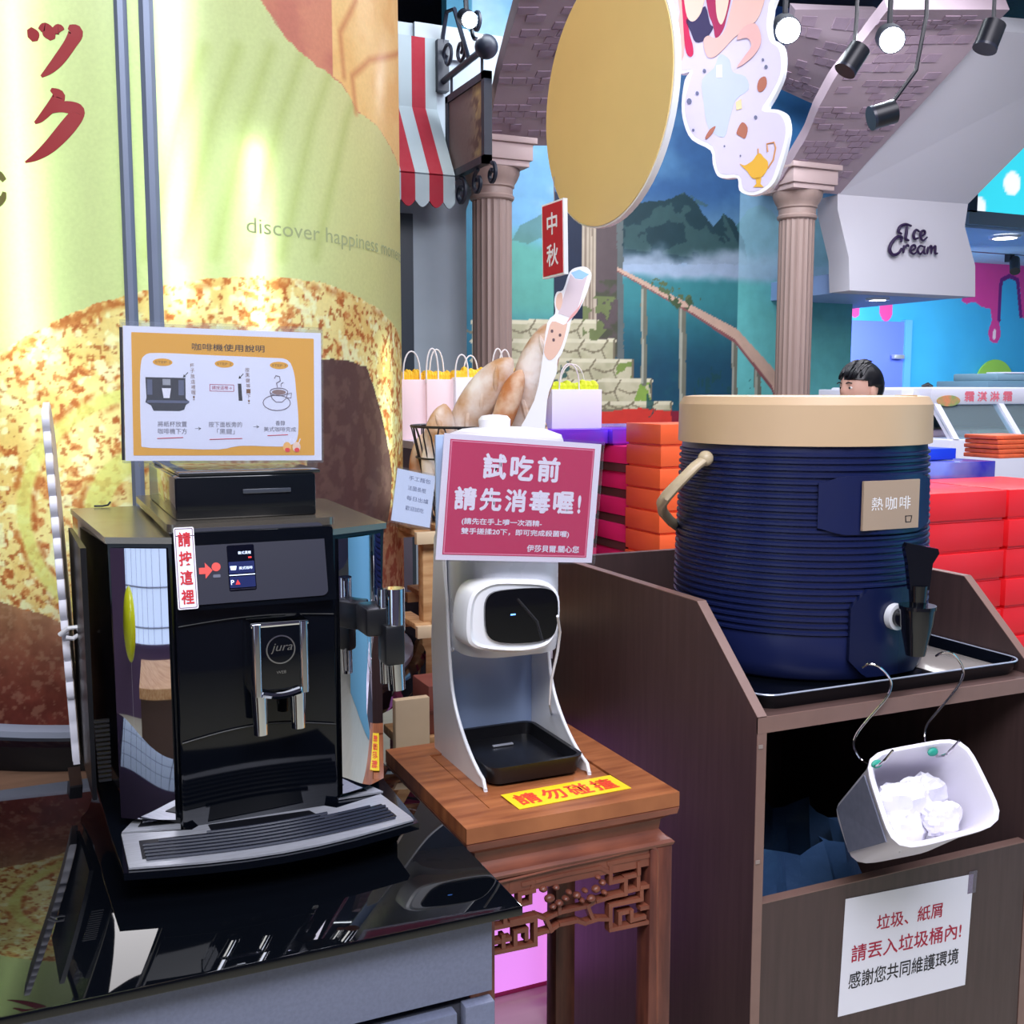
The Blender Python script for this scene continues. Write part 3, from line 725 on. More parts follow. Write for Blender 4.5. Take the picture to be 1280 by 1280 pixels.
# red tag
cT = at_d(691, 299, 2.28); FT = oriented(cT, 58, 2)
hgt = 92*2.28/FPX; wdt = 27*2.28/FPX/math.cos(math.radians(58))
t = thing('festival_tag', 'narrow red tag with white lettering hanging below the yellow moon board', 'sign', cT)
MB().prism(FT, [(-wdt/2, -hgt/2), (wdt/2, -hgt/2), (wdt/2, hgt/2), (-wdt/2, hgt/2)], -0.01, 0).build('tag_board', M('foam_white', (240, 242, 250), 0.6), t)
e = 0.004
MB().prism(FT, [(-wdt/2+e, -hgt/2+e), (wdt/2-e, -hgt/2+e), (wdt/2-e, hgt/2-e), (-wdt/2+e, hgt/2-e)], 0, 0.001).build('red_face', M('tag_red', (190, 26, 52), 0.5), t)
text_on(FT, '中', -wdt*0.24, hgt*0.06, wdt*0.48, hgt*0.3, PAPER, t, 0.015, 0.0016)
text_on(FT, '秋', -wdt*0.27, -hgt*0.36, wdt*0.54, hgt*0.3, PAPER, t, 0.015, 0.0016)
_rim = min((FMn(a_, b_, -0.008) for a_, b_ in circ), key=lambda p_: math.hypot(640+FPX*float((np.array(p_)-CAM)@rgt)/float((np.array(p_)-CAM)@fwd)-694, 640-FPX*float((np.array(p_)-CAM)@upv)/float((np.array(p_)-CAM)@fwd)-222))
MB().tube([FT(0.0, hgt/2, -0.005), _rim], 0.0012, 5).build('cord', MATS['nylon_cord'], t)

# cloud shaped board
DC = 2.25
cC = at_d(910, 120, DC); FC = oriented(cC, 22, 0)
def cl(pts):
    out = []
    for x, y in pts:
        d = ray(x, y); n = np.array(FC.N); tt = np.dot(np.array(FC.O)-CAM, n)/np.dot(d, n); out.append(FC.inv(CAM+d*tt))
    return out
def smooth(poly, k=4):
    P = []; n = len(poly)
    for i in range(n):
        p0, p1, p2, p3 = poly[i-1], poly[i], poly[(i+1) % n], poly[(i+2) % n]
        for j in range(k):
            t = j/k; P.append(tuple(0.5*((2*p1[q])+(p2[q]-p0[q])*t+(2*p0[q]-5*p1[q]+4*p2[q]-p3[q])*t*t+(3*p1[q]-p0[q]-3*p2[q]+p3[q])*t**3) for q in (0, 1)))
    return P
out = [(833, -30), (836, 0), (836, 12), (833, 30), (835, 60), (838, 82), (850, 92), (862, 90), (856, 100), (852, 130), (855, 155), (865, 175), (888, 188), (891, 205), (897, 220), (908, 223), (922, 223), (924, 238), (937, 244), (952, 241), (968, 228), (977, 205), (984, 180), (987, 160), (983, 143), (972, 137), (960, 135), (968, 120), (979, 95), (981, 70), (977, 55), (966, 48), (963, 30), (966, 10), (964, -30)]
t = thing('cloud_board', 'white cloud shaped board with printed sweets and a golden oil lamp, hanging', 'hanging decoration', cC)
po = smooth(cl(out), 3)
MB().prism(FC, po, -0.016, 0).build('foam_cloud', M('foam_white', (240, 242, 250), 0.6), t)
def decal(pts, rgb, nm, c0=0.0, sm_=True, rough=0.55):
    P = smooth(cl(pts), 3) if sm_ else cl(pts)
    MB().prism(FC, P, c0, c0+0.0008).build(nm, M('print_%d_%d_%d' % tuple(rgb), rgb, rough), t)
inner = [(838, -20), (841, 10), (838, 30), (840, 58), (843, 78), (853, 88), (866, 87), (862, 103), (856, 130), (859, 152), (869, 171), (891, 183), (895, 203), (901, 217), (924, 219), (929, 235), (939, 240), (952, 236), (964, 225), (972, 204), (980, 178), (982, 160), (978, 147), (970, 141), (952, 138), (963, 118), (975, 94), (976, 72), (972, 59), (962, 51), (958, 30), (961, 5), (960, -20)]
decal(inner, (218, 212, 238), 'lilac_print')
decal([(845, -20), (850, 15), (843, 55), (848, 75), (855, 70), (858, 20), (870, 10), (872, -20)], (228, 184, 172), 'pale_ribbon', 0.0009)
decal([(852, -20), (854, 20), (857, 60), (862, 71), (867, 68), (866, 55), (861, 35), (858, -20)], (206, 30, 84), 'red_ribbon', 0.0018)
decal([(858, 25), (872, 20), (882, 8), (888, 30), (892, 35), (882, 50), (870, 53), (864, 40)], (52, 46, 88), 'navy_cloth', 0.0018)
decal([(884, -20), (886, 15), (892, 32), (895, 48), (903, 40), (908, 25), (915, -20)], (170, 40, 90), 'wine_ribbon', 0.0018)
decal([(857, -20), (858, 15), (864, 27), (872, 24), (879, 10), (883, -20)], (240, 210, 190), 'cream_lobe', 0.0027)
decal([(897, -20), (896, 15), (901, 31), (906, 25), (911, 5), (913, -20)], (240, 210, 190), 'cream_lobe', 0.0027)
decal([(880, 52), (886, 45), (896, 48), (908, 35), (925, -20), (958, -20), (950, 20), (935, 35), (918, 48), (905, 62), (893, 72), (884, 70)], (230, 190, 180), 'pale_ribbon', 0.0027)
decal([(922, 50), (930, 35), (945, 30), (952, 45), (950, 60), (938, 75), (922, 85), (932, 70), (940, 58), (935, 48)], (228, 180, 176), 'pale_ribbon', 0.0036)
decal([(893, 85), (900, 68), (912, 75), (916, 90), (932, 96), (936, 112), (920, 125), (912, 150), (905, 172), (886, 160), (880, 130), (878, 100)], (196, 208, 228), 'blue_smoke', 0.0009)
decal([(896, 82), (903, 81), (903, 97), (896, 97)], (244, 236, 222), 'biscuit_print', 0.0018, False)
for pts in ([(947, 108), (950, 99), (957, 96), (959, 105), (955, 113), (949, 115)], [(882, 172), (888, 162), (895, 158), (891, 167), (884, 174)], [(921, 166), (928, 153), (935, 160), (932, 173), (925, 170)]):
    decal(pts, (178, 110, 88), 'cookie_print', 0.0018)
decal([(920, 128), (927, 124), (928, 136), (921, 138)], (240, 220, 170), 'biscuit_print', 0.0018, False)
for x, y, r in ((881, 89, 2), (872, 117, 2), (862, 127, 3), (954, 75, 1.5), (958, 84, 2), (945, 147, 2), (867, 163, 1.5), (906, 183, 1), (926, 195, 1)):
    decal([(x+r*math.cos(k), y+r*1.3*math.sin(k)) for k in np.arange(0, 6.2, 0.9)], (110, 116, 146), 'speck_print', 0.0018)
GOLD = (232, 180, 60)
decal([(925, 205), (931, 207), (937, 204), (942, 200), (947, 193), (951, 192), (955, 197), (960, 202), (960, 210), (956, 218), (948, 224), (940, 222), (935, 215)], GOLD, 'golden_lamp_bowl', 0.0018)
decal([(945, 222), (952, 222), (951, 230), (955, 234), (942, 234), (946, 230)], GOLD, 'golden_lamp_foot', 0.0018, False)
m = MB(); m.tube([FC(*p, 0.002) for p in cl([(960, 211), (967, 200), (970, 185), (968, 178), (959, 180), (960, 190)])], 0.0016, 6); m.tube([FC(*p, 0.002) for p in cl([(948, 193), (948, 186)])], 0.0013, 6)
m.build('golden_lamp_handle', M('print_gold_line', (214, 150, 90), 0.5), t)
cord(FC, -0.05, cl([(880, -28)])[0][1], t, -0.008); cord(FC, 0.08, cl([(940, -28)])[0][1], t, -0.008)

# ================================================================== BACKLIT CYLINDER WITH THE SPONGE ROLL PRINT
CX, CY, RC, ZB, ZT = 0.254, 2.56, 0.568, 0.85, 3.6
def cyl_inv(x, y):
    d = ray(x, y); ox, oy = -CX, -CY; a = d[0]**2+d[1]**2; b = 2*(ox*d[0]+oy*d[1]); c = ox*ox+oy*oy-RC*RC
    disc = b*b-4*a*c; tt = (-b-math.sqrt(max(disc, 0)))/(2*a); p = CAM+d*tt
    th = math.atan2(p[1]-CY, p[0]-CX)
    if th > 0: th -= 2*PI
    return (RC*(th+PI/2), p[2])     # s grows to the right as seen from the camera
def cy(pts): return [cyl_inv(x, y) for x, y in pts]
# right edge pixels beyond the silhouette clamp to the tangent point
def cake(A, B, C):
    n1 = fbm(A*3, B*3, 2, 4); n2 = fbm(A*14, B*14, 7, 5); n3 = fbm(A*45, B*45, 9, 4); n4 = fbm(A*110, B*110, 12, 3)
    C[...] = (206, 210, 164)
    zc = cy([(200, 400)])[0][1]
    put(C, sm(A, cy([(330, 200)])[0][0], cy([(470, 200)])[0][0]), (222, 212, 160), 0.7)
    # soft diagonal leaf veins
    for x0 in range(215, 430, 42):
        P = cy([(x0+40, 60), (x0+8, 150), (x0-12, 240), (x0-30, 320)]); put(C, np.clip(1-seg(A, B, P)/0.02, 0, 1), (168, 176, 108), 0.4)
    # torn chiffon piece at the top right
    P = cy([(326, -60), (328, 0), (345, 32), (372, 62), (400, 84), (427, 104), (448, 140), (470, 156), (486, 180), (497, 205), (503, 230), (504, -60)])
    P = [(a+(0.25 if i >= len(P)-2 else 0), b) for i, (a, b) in enumerate(P)]
    put(C, inpoly(A+0.01*(n3-0.5), B+0.01*(n3-0.5), P), (214, 140, 124))
    s415 = cy([(416, 60)])[0][0]
    put(C, inpoly(A, B, P)*(A > s415), (246, 204, 150)); put(C, inpoly(A, B, P)*(A > s415)*sm(n2, 0.4, 0.7), (238, 184, 128), 0.6)
    put(C, inpoly(A, B, P)*(A <= s415)*sm(n2, 0.4, 0.7), (190, 112, 110), 0.6)
    for L in ([(445, 0), (425, 40), (430, 95)], [(445, 140), (440, 95), (462, 75), (500, 66)]):
        put(C, np.clip(1-seg(A, B, cy(L))/0.012, 0, 1), (212, 140, 104), 0.8)
    # sponge face
    top = cy([(-120, 520), (-60, 478), (0, 440), (60, 405), (120, 380), (190, 361), (260, 348), (330, 345), (400, 352), (450, 372), (480, 392), (497, 415), (504, 440)])
    ta = np.array([p[0] for p in top]); tb = np.array([p[1] for p in top])
    zt_ = np.interp(A, ta, tb)+0.006*(n3-0.5)
    crumb = (B < zt_)
    base = np.zeros_like(C); n5 = fbm(A*190, B*190, 21, 2)
    base[...] = (244, 220, 164)
    def mixb(m, rgb): 
        base[...] = base*(1-m[..., None])+np.array(rgb)*m[..., None]
    mixb(sm(n2, 0.42, 0.72)*0.7, (232, 184, 116)); mixb(sm(n3*0.6+n4*0.5, 0.57, 0.66)*0.8, (206, 120, 74)); mixb(sm(n4*0.7+n5*0.4, 0.62, 0.72)*0.7, (170, 84, 50)); mixb(sm(fbm(A*60, B*60, 31, 3), 0.58, 0.7)*0.85, (252, 244, 214))
    # swirls of the roll: smooth pale cream arcs with brown edges
    cs, cz = cy([(215, 640)])[0]
    rad = np.hypot((A-cs)*1.0, (B-cz)*1.15)+0.012*(n1-0.5)+0.004*(n3-0.5)
    for r0, r1 in ((0.10, 0.155), (0.235, 0.27)):
        k = sm(rad, r0, r0+0.01)*(1-sm(rad, r1-0.01, r1)); mixb(k*0.75, (222, 214, 132))
        mixb(np.clip(1-np.abs(rad-r0)/0.009, 0, 1)*0.8*sm(n3, 0.35, 0.6), (186, 100, 56)); mixb(np.clip(1-np.abs(rad-r1)/0.009, 0, 1)*0.8*sm(n3, 0.35, 0.6), (190, 108, 60))
    edge = np.clip(1-np.abs(B-zt_+0.012)/0.012, 0, 1)*sm(n3, 0.35, 0.6)
    mixb(edge*0.7, (196, 118, 70))
    C[...] = np.where(crumb[..., None], base, C)
    # baked brown skin of the roll (lower left) and the dark end (right)
    low = cy([(-120, 640), (-60, 712), (0, 752), (50, 768), (100, 792), (170, 815), (240, 820), (300, 790), (350, 740), (380, 690), (392, 640)])
    la = np.array([p[0] for p in low]); lb = np.array([p[1] for p in low])
    zl = np.interp(A, la, lb)+0.012*(n2-0.5)
    sR = cy([(392, 600)])[0][0]
    brown = (B < zl)*(A < sR)
    k = sm(B, 0.85, 1.15)[..., None]
    bc = np.array((128, 62, 56))*(1-k)+np.array((176, 130, 104))*k
    C[...] = np.where(brown[..., None], bc*(0.85+0.35*n3[..., None]), C)
    put(C, brown*sm(n4, 0.55, 0.7), (196, 150, 130), 0.5)
    dark = cy([(384, 455), (398, 448), (430, 450), (458, 458), (472, 500), (483, 545), (490, 590), (489, 625), (484, 655), (470, 690), (440, 740), (384, 745)])
    DK = inpoly(A+0.006*(n3-0.5), B+0.006*(n3-0.5), dark)
    put(C, DK, (100, 72, 76)); put(C, DK*sm(n3, 0.45, 0.65), (120, 90, 90), 0.7)
    rt_ = (A > sR)*(B < cy([(470, 640)])[0][1])*(~DK)
    put(C, rt_, (206, 150, 126)); put(C, rt_*sm(n3, 0.5, 0.6), (166, 84, 72), 0.8); put(C, rt_*sm(n4, 0.55, 0.7), (230, 190, 165), 0.5)
def backlit(name):
    m = bpy.data.materials.new(name); m.use_nodes = True; nt = m.node_tree; nt.nodes.clear()
    o = nt.nodes.new('ShaderNodeOutputMaterial'); a = nt.nodes.new('ShaderNodeAttribute'); a.attribute_name = 'Col'
    d = nt.nodes.new('ShaderNodeBsdfDiffuse'); tr = nt.nodes.new('ShaderNodeBsdfTranslucent'); g = nt.nodes.new('ShaderNodeBsdfGlossy'); g.inputs['Roughness'].default_value = 0.25
    nz = nt.nodes.new('ShaderNodeTexNoise'); nz.inputs['Scale'].default_value = 150; nz.inputs['Detail'].default_value = 4
    tc = nt.nodes.new('ShaderNodeTexCoord'); nt.links.new(tc.outputs['Object'], nz.inputs['Vector'])
    mr = nt.nodes.new('ShaderNodeMapRange'); mr.inputs['From Min'].default_value = 0.3; mr.inputs['From Max'].default_value = 0.7; mr.inputs['To Min'].default_value = 0.96; mr.inputs['To Max'].default_value = 1.04
    nt.links.new(nz.outputs['Fac'], mr.inputs['Value'])
    sc_ = nt.nodes.new('ShaderNodeVectorMath'); sc_.operation = 'SCALE'; nt.links.new(a.outputs['Color'], sc_.inputs[0]); nt.links.new(mr.outputs[0], sc_.inputs['Scale'])
    nt.links.new(sc_.outputs[0], d.inputs[0]); nt.links.new(sc_.outputs[0], tr.inputs[0])
    m1 = nt.nodes.new('ShaderNodeMixShader'); m1.inputs[0].default_value = 0.55; nt.links.new(d.outputs[0], m1.inputs[1]); nt.links.new(tr.outputs[0], m1.inputs[2])
    m2 = nt.nodes.new('ShaderNodeMixShader'); m2.inputs[0].default_value = 0.03; nt.links.new(m1.outputs[0], m2.inputs[1]); nt.links.new(g.outputs[0], m2.inputs[2])
    nt.links.new(m2.outputs[0], o.inputs[0]); return m
pil = thing('light_column', 'big round backlit column printed with a sponge roll on green', 'light column', (CX, CY, 0.79))
s0, s1 = -RC*PI*0.98, RC*PI*0.98
nxg, nyg = 800, 560
A, B = np.meshgrid(np.linspace(-1.35, 1.2, nxg), np.concatenate([np.linspace(ZB, 2.25, nyg), [ZT]]))
C = np.zeros(A.shape+(3,)); cake(A, B, C)
TH = A/RC-PI/2
P = np.stack([CX+RC*np.cos(TH), CY+RC*np.sin(TH), B], -1)
grid_mesh('printed_skin', P, C, backlit('backlit_print'), None, pil)
# plain rear half of the shell
m = MB(); th0, th1 = 1.2/RC-PI/2, 2*PI-1.35/RC-PI/2
n = 24; vs = []; fs = []
for k in range(n+1):
    a = th0+(th1-th0)*k/n
    for z in (ZB, ZT): vs.append((CX+RC*math.cos(a), CY+RC*math.sin(a), z))
for k in range(n): fs.append((2*k, 2*k+2, 2*k+3, 2*k+1))
m.add(vs, fs).build('rear_shell', M('shell_cream', (215, 215, 170), 0.6), pil)
m = MB(); m.lathe([(RC-0.13, ZB), (RC-0.13, ZT)], CX, CY, 48); m.build('inner_core', M('core_grey', (120, 128, 112), 0.8), pil)
def inring(r, z, n=48): return [(CX+r*math.cos(2*PI*k/n), CY+r*math.sin(2*PI*k/n), z) for k in range(n)]
# tubes inside
TUB = M('tube_glow', (228, 255, 222), 0.5, emit=11)
def tube_at(x, y, z0, z1, dr, r=0.011, mat=TUB):
    s, _ = cyl_inv(x, y); th = s/RC-PI/2; rr_ = RC-dr
    MB().cyl((CX+rr_*math.cos(th), CY+rr_*math.sin(th), z0), (CX+rr_*math.cos(th), CY+rr_*math.sin(th), z1), r, 8).build('fluorescent_tube', mat, pil)
zz = lambda y, x=300: cy([(x, y)])[0][1]
tube_at(18, 100, zz(455, 60), ZT-0.1, 0.032)
tube_at(214, 100, zz(400), ZT-0.1, 0.026)
tube_at(322, 260, zz(420), zz(175), 0.024)
tube_at(100, 480, zz(600), zz(440), 0.07, 0.008)
tube_at(28, 600, zz(760, 60), zz(455, 60), 0.11, 0.009)
tube_at(484, 560, zz(655), zz(430, 480), 0.03, 0.008)
tube_at(-70, 100, zz(455, 10), ZT-0.1, 0.05)

# metal seam profiles on the shell
SEAM = M('seam_aluminium', (118, 128, 150), 0.4, metal=0.3)
def seam(x0, x1, y, nm):
    a0_, a1_ = cyl_inv(x0, y)[0]/RC-PI/2, cyl_inv(x1, y)[0]/RC-PI/2
    prof = [(CX+(RC+h)*math.cos(a0_+(a1_-a0_)*k), CY+(RC+h)*math.sin(a0_+(a1_-a0_)*k)) for k, h in ((0, 0.0), (0, 0.014), (0.3, 0.02), (0.7, 0.02), (1, 0.014), (1, 0.0))]
    n = len(prof); MB().add([(x, y_, ZB) for x, y_ in prof]+[(x, y_, ZT) for x, y_ in prof], [tuple(range(n))[::-1], tuple(range(n, 2*n))]+[(i, (i+1) % n, n+(i+1) % n, n+i) for i in range(n)]).build(nm, SEAM, pil)
seam(146, 162, 100, 'seam_profile'); seam(176, 194, 100, 'seam_profile')
# rim ring and base
MB().lathe([(RC-0.2, 0.79), (RC+0.045, 0.79), (RC+0.05, 0.80), (RC+0.05, 0.835), (RC+0.03, 0.842), (RC-0.2, 0.842)], CX, CY, 64).build('black_base_ring', BLACKG, pil)
MB().lathe([(RC-0.05, 0.842), (RC+0.02, 0.842), (RC+0.02, 0.853), (RC+0.006, 0.86), (RC-0.05, 0.86)], CX, CY, 64).build('grey_lip', M('lip_grey', (150, 158, 178), 0.35), pil)
MB().lathe([(RC-0.2, ZT), (RC+0.03, ZT), (RC+0.03, 3.95), (RC-0.2, 3.95)], CX, CY, 64).build('top_collar', NAVY, pil)
# lettering on the shell: bend flat lettering round the cylinder
def wrap_text(s, x0, y0, x1, hpx, mat, bold=0.0):
    me = text_mesh(s, bold); bm = bmesh.new(); bm.from_mesh(me); bmesh.ops.subdivide_edges(bm, edges=[e for e in bm.edges if e.calc_length() > 0.3], cuts=2); bm.to_mesh(me); bm.free()
    n = len(me.vertices); c_ = np.zeros(n*3); me.vertices.foreach_get('co', c_); Pq = c_.reshape(-1, 3); mn, mx = Pq.min(0), Pq.max(0)
    s_0, z_0 = cyl_inv(x0, y0); s_1 = cyl_inv(x1, y0)[0]; k = (s_1-s_0)/(mx[0]-mn[0])
    a = (s_0+(Pq[:, 0]-mn[0])*k)/RC-PI/2; z = z_0+(Pq[:, 1]-mn[1])*k*hpx
    Pq = np.stack([CX+(RC+0.0015)*np.cos(a), CY+(RC+0.0015)*np.sin(a), z], -1); me.vertices.foreach_set('co', Pq.ravel()); me.update()
    me.materials.clear(); me.materials.append(mat); return link('lettering', me, pil)
wrap_text('discover happiness moments', 308, 297, 499.5, 0.85, M('letter_olive', (150, 158, 118), 0.7))
# brush written characters
BR = M('brush_red', (150, 34, 40), 0.6)
def brush(strokes, mat, nm):
    m = MB()
    for st in strokes:
        pts = [(cyl_inv(x, y), w_) for x, y, w_ in st]; L = []
        for i in range(len(pts)-1):
            p0, p1, p2, p3 = pts[max(i-1, 0)], pts[i], pts[i+1], pts[min(i+2, len(pts)-1)]
            for k in range(5):
                t = k/5; f = lambda q0, q1, q2, q3: 0.5*((2*q1)+(q2-q0)*t+(2*q0-5*q1+4*q2-q3)*t*t+(3*q1-q0-3*q2+q3)*t**3)
                L.append((f(p0[0][0], p1[0][0], p2[0][0], p3[0][0]), f(p0[0][1], p1[0][1], p2[0][1], p3[0][1]), f(p0[1], p1[1], p2[1], p3[1])))
        L.append((pts[-1][0][0], pts[-1][0][1], pts[-1][1])); n = len(L); l = []; r = []
        for i in range(n):
            a = L[max(i-1, 0)]; b = L[min(i+1, n-1)]; dx, dy = b[0]-a[0], b[1]-a[1]; q = math.hypot(dx, dy)+1e-9
            wd = L[i][2]*0.5*1.42/1000
            l.append((L[i][0]-dy/q*wd, L[i][1]+dx/q*wd)); r.append((L[i][0]+dy/q*wd, L[i][1]-dx/q*wd))
        vs = []
        for h in (0.0005, 0.002):
            for S_ in (l, r):
                for s_, z_ in S_: th = s_/RC-PI/2; vs.append((CX+(RC+h)*math.cos(th), CY+(RC+h)*math.sin(th), z_))
        fs = []
        for i in range(n-1): fs += [(2*n+i, 2*n+i+1, 3*n+i+1, 3*n+i), (i, n+i, n+i+1, i+1), (i, i+1, 2*n+i+1, 2*n+i), (n+i, 3*n+i, 3*n+i+1, n+i+1)]
        m.add(vs, fs)
    return m.build(nm, mat, pil)
brush([[(37, 36, 6), (42, 44, 14), (44, 52, 6)], [(50, 38, 5), (56, 34, 10), (62, 42, 15), (66, 50, 6)], [(66, 40, 5), (73, 37, 12), (76, 40, 10)], [(86, 34, 5), (95, 40, 16), (88, 55, 14), (74, 75, 13), (62, 88, 9), (52, 96, 3)]], BR, 'brush_character')
brush([[(64, 112, 4), (74, 120, 14), (66, 132, 12), (52, 148, 8), (44, 154, 3)], [(58, 140, 6), (76, 134, 12), (93, 136, 15), (97, 142, 16), (84, 160, 18), (64, 182, 15), (46, 196, 9), (32, 203, 2)]], BR, 'brush_character')
brush([[(-14, 222, 8), (-2, 218, 9), (6, 226, 6)], [(-20, 262, 8), (-4, 255, 10), (4, 248, 8), (6, 240, 4)]], M('brush_olive', (118, 112, 60), 0.6), 'brush_character')

# ================================================================== COUNTERS
ZC = 0.85
LAM = M('grey_laminate', (112, 118, 142), 0.5, noise=0.12, scale=220, bump=0.0002)
t = thing('counter', 'grey laminate counter with polished black glass top under the coffee machine', 'counter', (-0.3, 1.43, 0))
MB().box(-1.2, 0.508, 1.098, 1.762, ZC-0.012, ZC, 0.002).build('glass_top', M('black_glass', (6, 8, 13), 0.02, spec=0.5), t)
MB().box(-1.2, 0.478, 1.122, 1.75, 0.74, ZC-0.012).build('top_panel', LAM, t)
MB().box(-1.2, 0.455, 1.13, 1.74, 0.08, 0.728).build('cabinet_body', M('carcass_grey', (60, 62, 74), 0.6), t)  # darker grey carcass behind the laminate doors
MB().box(0.44, 0.478, 1.112, 1.13, 0.1, 0.732, 0.002).build('end_post', LAM, t)
for i in range(3): MB().box(-1.18+i*0.54, -1.18+i*0.54+0.53, 1.112, 1.13, 0.1, 0.728, 0.002).build('door', LAM, t)
MB().box(-1.2, 0.45, 1.16, 1.7, 0, 0.09).build('plinth', BLACKS, t)
t = thing('back_counter', 'low brown wooden counter behind the black glass one, carrying the light column', 'counter', (-0.3, 2.4, 0))
MB().box(-1.6, 0.50, 1.80, 3.2, 0.75, 0.79, 0.003).build('worktop', M('counter_brown', (110, 84, 68), 0.45, noise=0.2, scale=6, stretch=(1, 10, 1)), t)
MB().box(-1.55, 0.46, 1.84, 3.16, 0.0, 0.75).build('carcass', M('counter_brown_dark', (58, 44, 40), 0.6), t)

# ================================================================== COFFEE MACHINE
cm = thing('coffee_machine', 'glossy black automatic coffee machine with mirrored side panels on the glass counter', 'coffee machine', (0.26, 1.58, ZC))
FX = XZ(1.38)
# body and base
m = MB()
tray_out = [(0.062, 1.80), (0.075, 1.42), (0.081, 1.285)]
for k in range(9):
    u = k/8; tray_out.append((0.081+(0.444-0.081)*u, 1.283-0.030*math.sin(PI*u)))
tray_out += [(0.449, 1.42), (0.460, 1.80)]
XY = lambda z: Frame((0, 0, z), (1, 0, 0), (0, 1, 0))
def shrink(P, f, cx=0.26, cy_=1.55): return [(cx+(x-cx)*f, cy_+(y-cy_)*f) for x, y in P]
def loft(m, rings):
    n = len(rings[0]); vs = [p for r in rings for p in r]; fs = [tuple(range(n))[::-1], tuple((len(rings)-1)*n+i for i in range(n))]
    for j in range(len(rings)-1):
        for i in range(n): fs.append((j*n+i, j*n+(i+1) % n, (j+1)*n+(i+1) % n, (j+1)*n+i))
    return m.add(vs, fs)
def R3(P, z): return [(x, y, z) for x, y in P]
base_low = [(x, y+0.035*(1 if y < 1.35 else 0)) for x, y in tray_out]
loft(m, [R3(shrink(base_low, 0.93), ZC+0.001), R3(shrink(base_low, 0.96), ZC+0.022), R3(tray_out, ZC+0.034), R3(tray_out, ZC+0.043)])
m.build('drip_tray_base', BLACKG, cm)
for x, y in ((0.12, 1.42), (0.40, 1.42), (0.12, 1.72), (0.40, 1.72)):
    MB().cyl((x, y, ZC), (x, y, ZC+0.012), 0.018, 14).build('foot', M('rubber', (20, 20, 22), 0.8), cm)
# steel tray plates
ZP_ = 0.894
front_out = [(0.087, 1.395), (0.087, 1.288)]
for k in range(9):
    u = k/8; front_out.append((0.087+(0.438-0.087)*u, 1.288-0.029*math.sin(PI*u)))
front_out += [(0.438, 1.30), (0.426, 1.392), (0.357, 1.368), (0.332, 1.395), (0.192, 1.395), (0.170, 1.372)]
MB().prism(XY(ZP_), front_out, 0, 0.0025).build('front_tray_plate', STEEL, cm)
MB().prism(XY(ZP_), [(0.088, 1.40), (0.158, 1.385), (0.178, 1.54), (0.156, 1.54)], 0, 0.0025).build('left_tray_plate', STEEL, cm)
MB().prism(XY(ZP_), [(0.362, 1.40), (0.432, 1.40), (0.385, 1.54), (0.364, 1.54)], 0, 0.0025).build('right_tray_plate', STEEL, cm)
grill = M('grille_black', (16, 17, 22), 0.3)
g_out = [(0.105, 1.362), (0.104, 1.306)]+[(0.104+(0.421-0.104)*k/8, 1.306-0.022*math.sin(PI*k/8)) for k in range(9)]+[(0.421, 1.312), (0.415, 1.355), (0.334, 1.335), (0.321, 1.372), (0.191, 1.378), (0.192, 1.350)]
gr = MB().prism(XY(ZP_+0.0026), g_out, 0, 0.0008).build('front_grille', grill, cm)
for k in range(7):
    y = 1.300+k*0.0105; P = []
    for j in range(17):
        u = j/16; x = 0.108+(0.417-0.108)*u; yy_ = y-0.018*math.sin(PI*u)
        if yy_ > 1.352 and not (0.195 < x < 0.318): continue
        P.append((x, yy_, ZP_+0.0045))
    if len(P) > 2: MB().tube(P, 0.0021, 6).build('grille_bar', M('grille_bar', (44, 48, 62), 0.22), gr)
for nm, x0, x1 in (('left', 0.118, 0.158), ('right', 0.364, 0.404)):
    g2 = MB().prism(XY(ZP_+0.0026), ([(0.108, 1.408), (0.158, 1.400), (0.164, 1.520), (0.152, 1.522)] if nm == 'left' else [(0.364, 1.41), (0.412, 1.41), (0.378, 1.52), (0.366, 1.52)]), 0, 0.0008).build('side_grille', grill, cm)
    for k in range(7):
        y = 1.418+k*0.015; u = (y-1.41)/0.11
        a, b = ((0.112+0.040*u, 0.160) if nm == 'left' else (0.366, 0.408-0.030*u)); MB().tube([(a, y, ZP_+0.0045), (b, y-0.004, ZP_+0.0045)], 0.002, 6).build('grille_bar', MATS['grille_bar'], g2)
# central tower
tower = MB().box(0.160, 0.364, 1.382, 1.80, 0.885, 1.276, 0.004).build('tower', BLACKG, cm)
S_ = M('seam_dark', (3, 4, 6), 0.5)
m = MB(); m.tube([FX(0.163+0.198*k/12, 1.008+0.012*math.sin(PI*k/12), 0.0008) for k in range(13)], 0.0009, 5); m.build('lower_seam', S_, tower)
m = MB(); m.tube([FX(0.163+0.198*k/12, 1.158+0.006*math.sin(PI*k/12), 0.0008) for k in range(13)], 0.0008, 5); m.build('upper_seam', S_, tower)
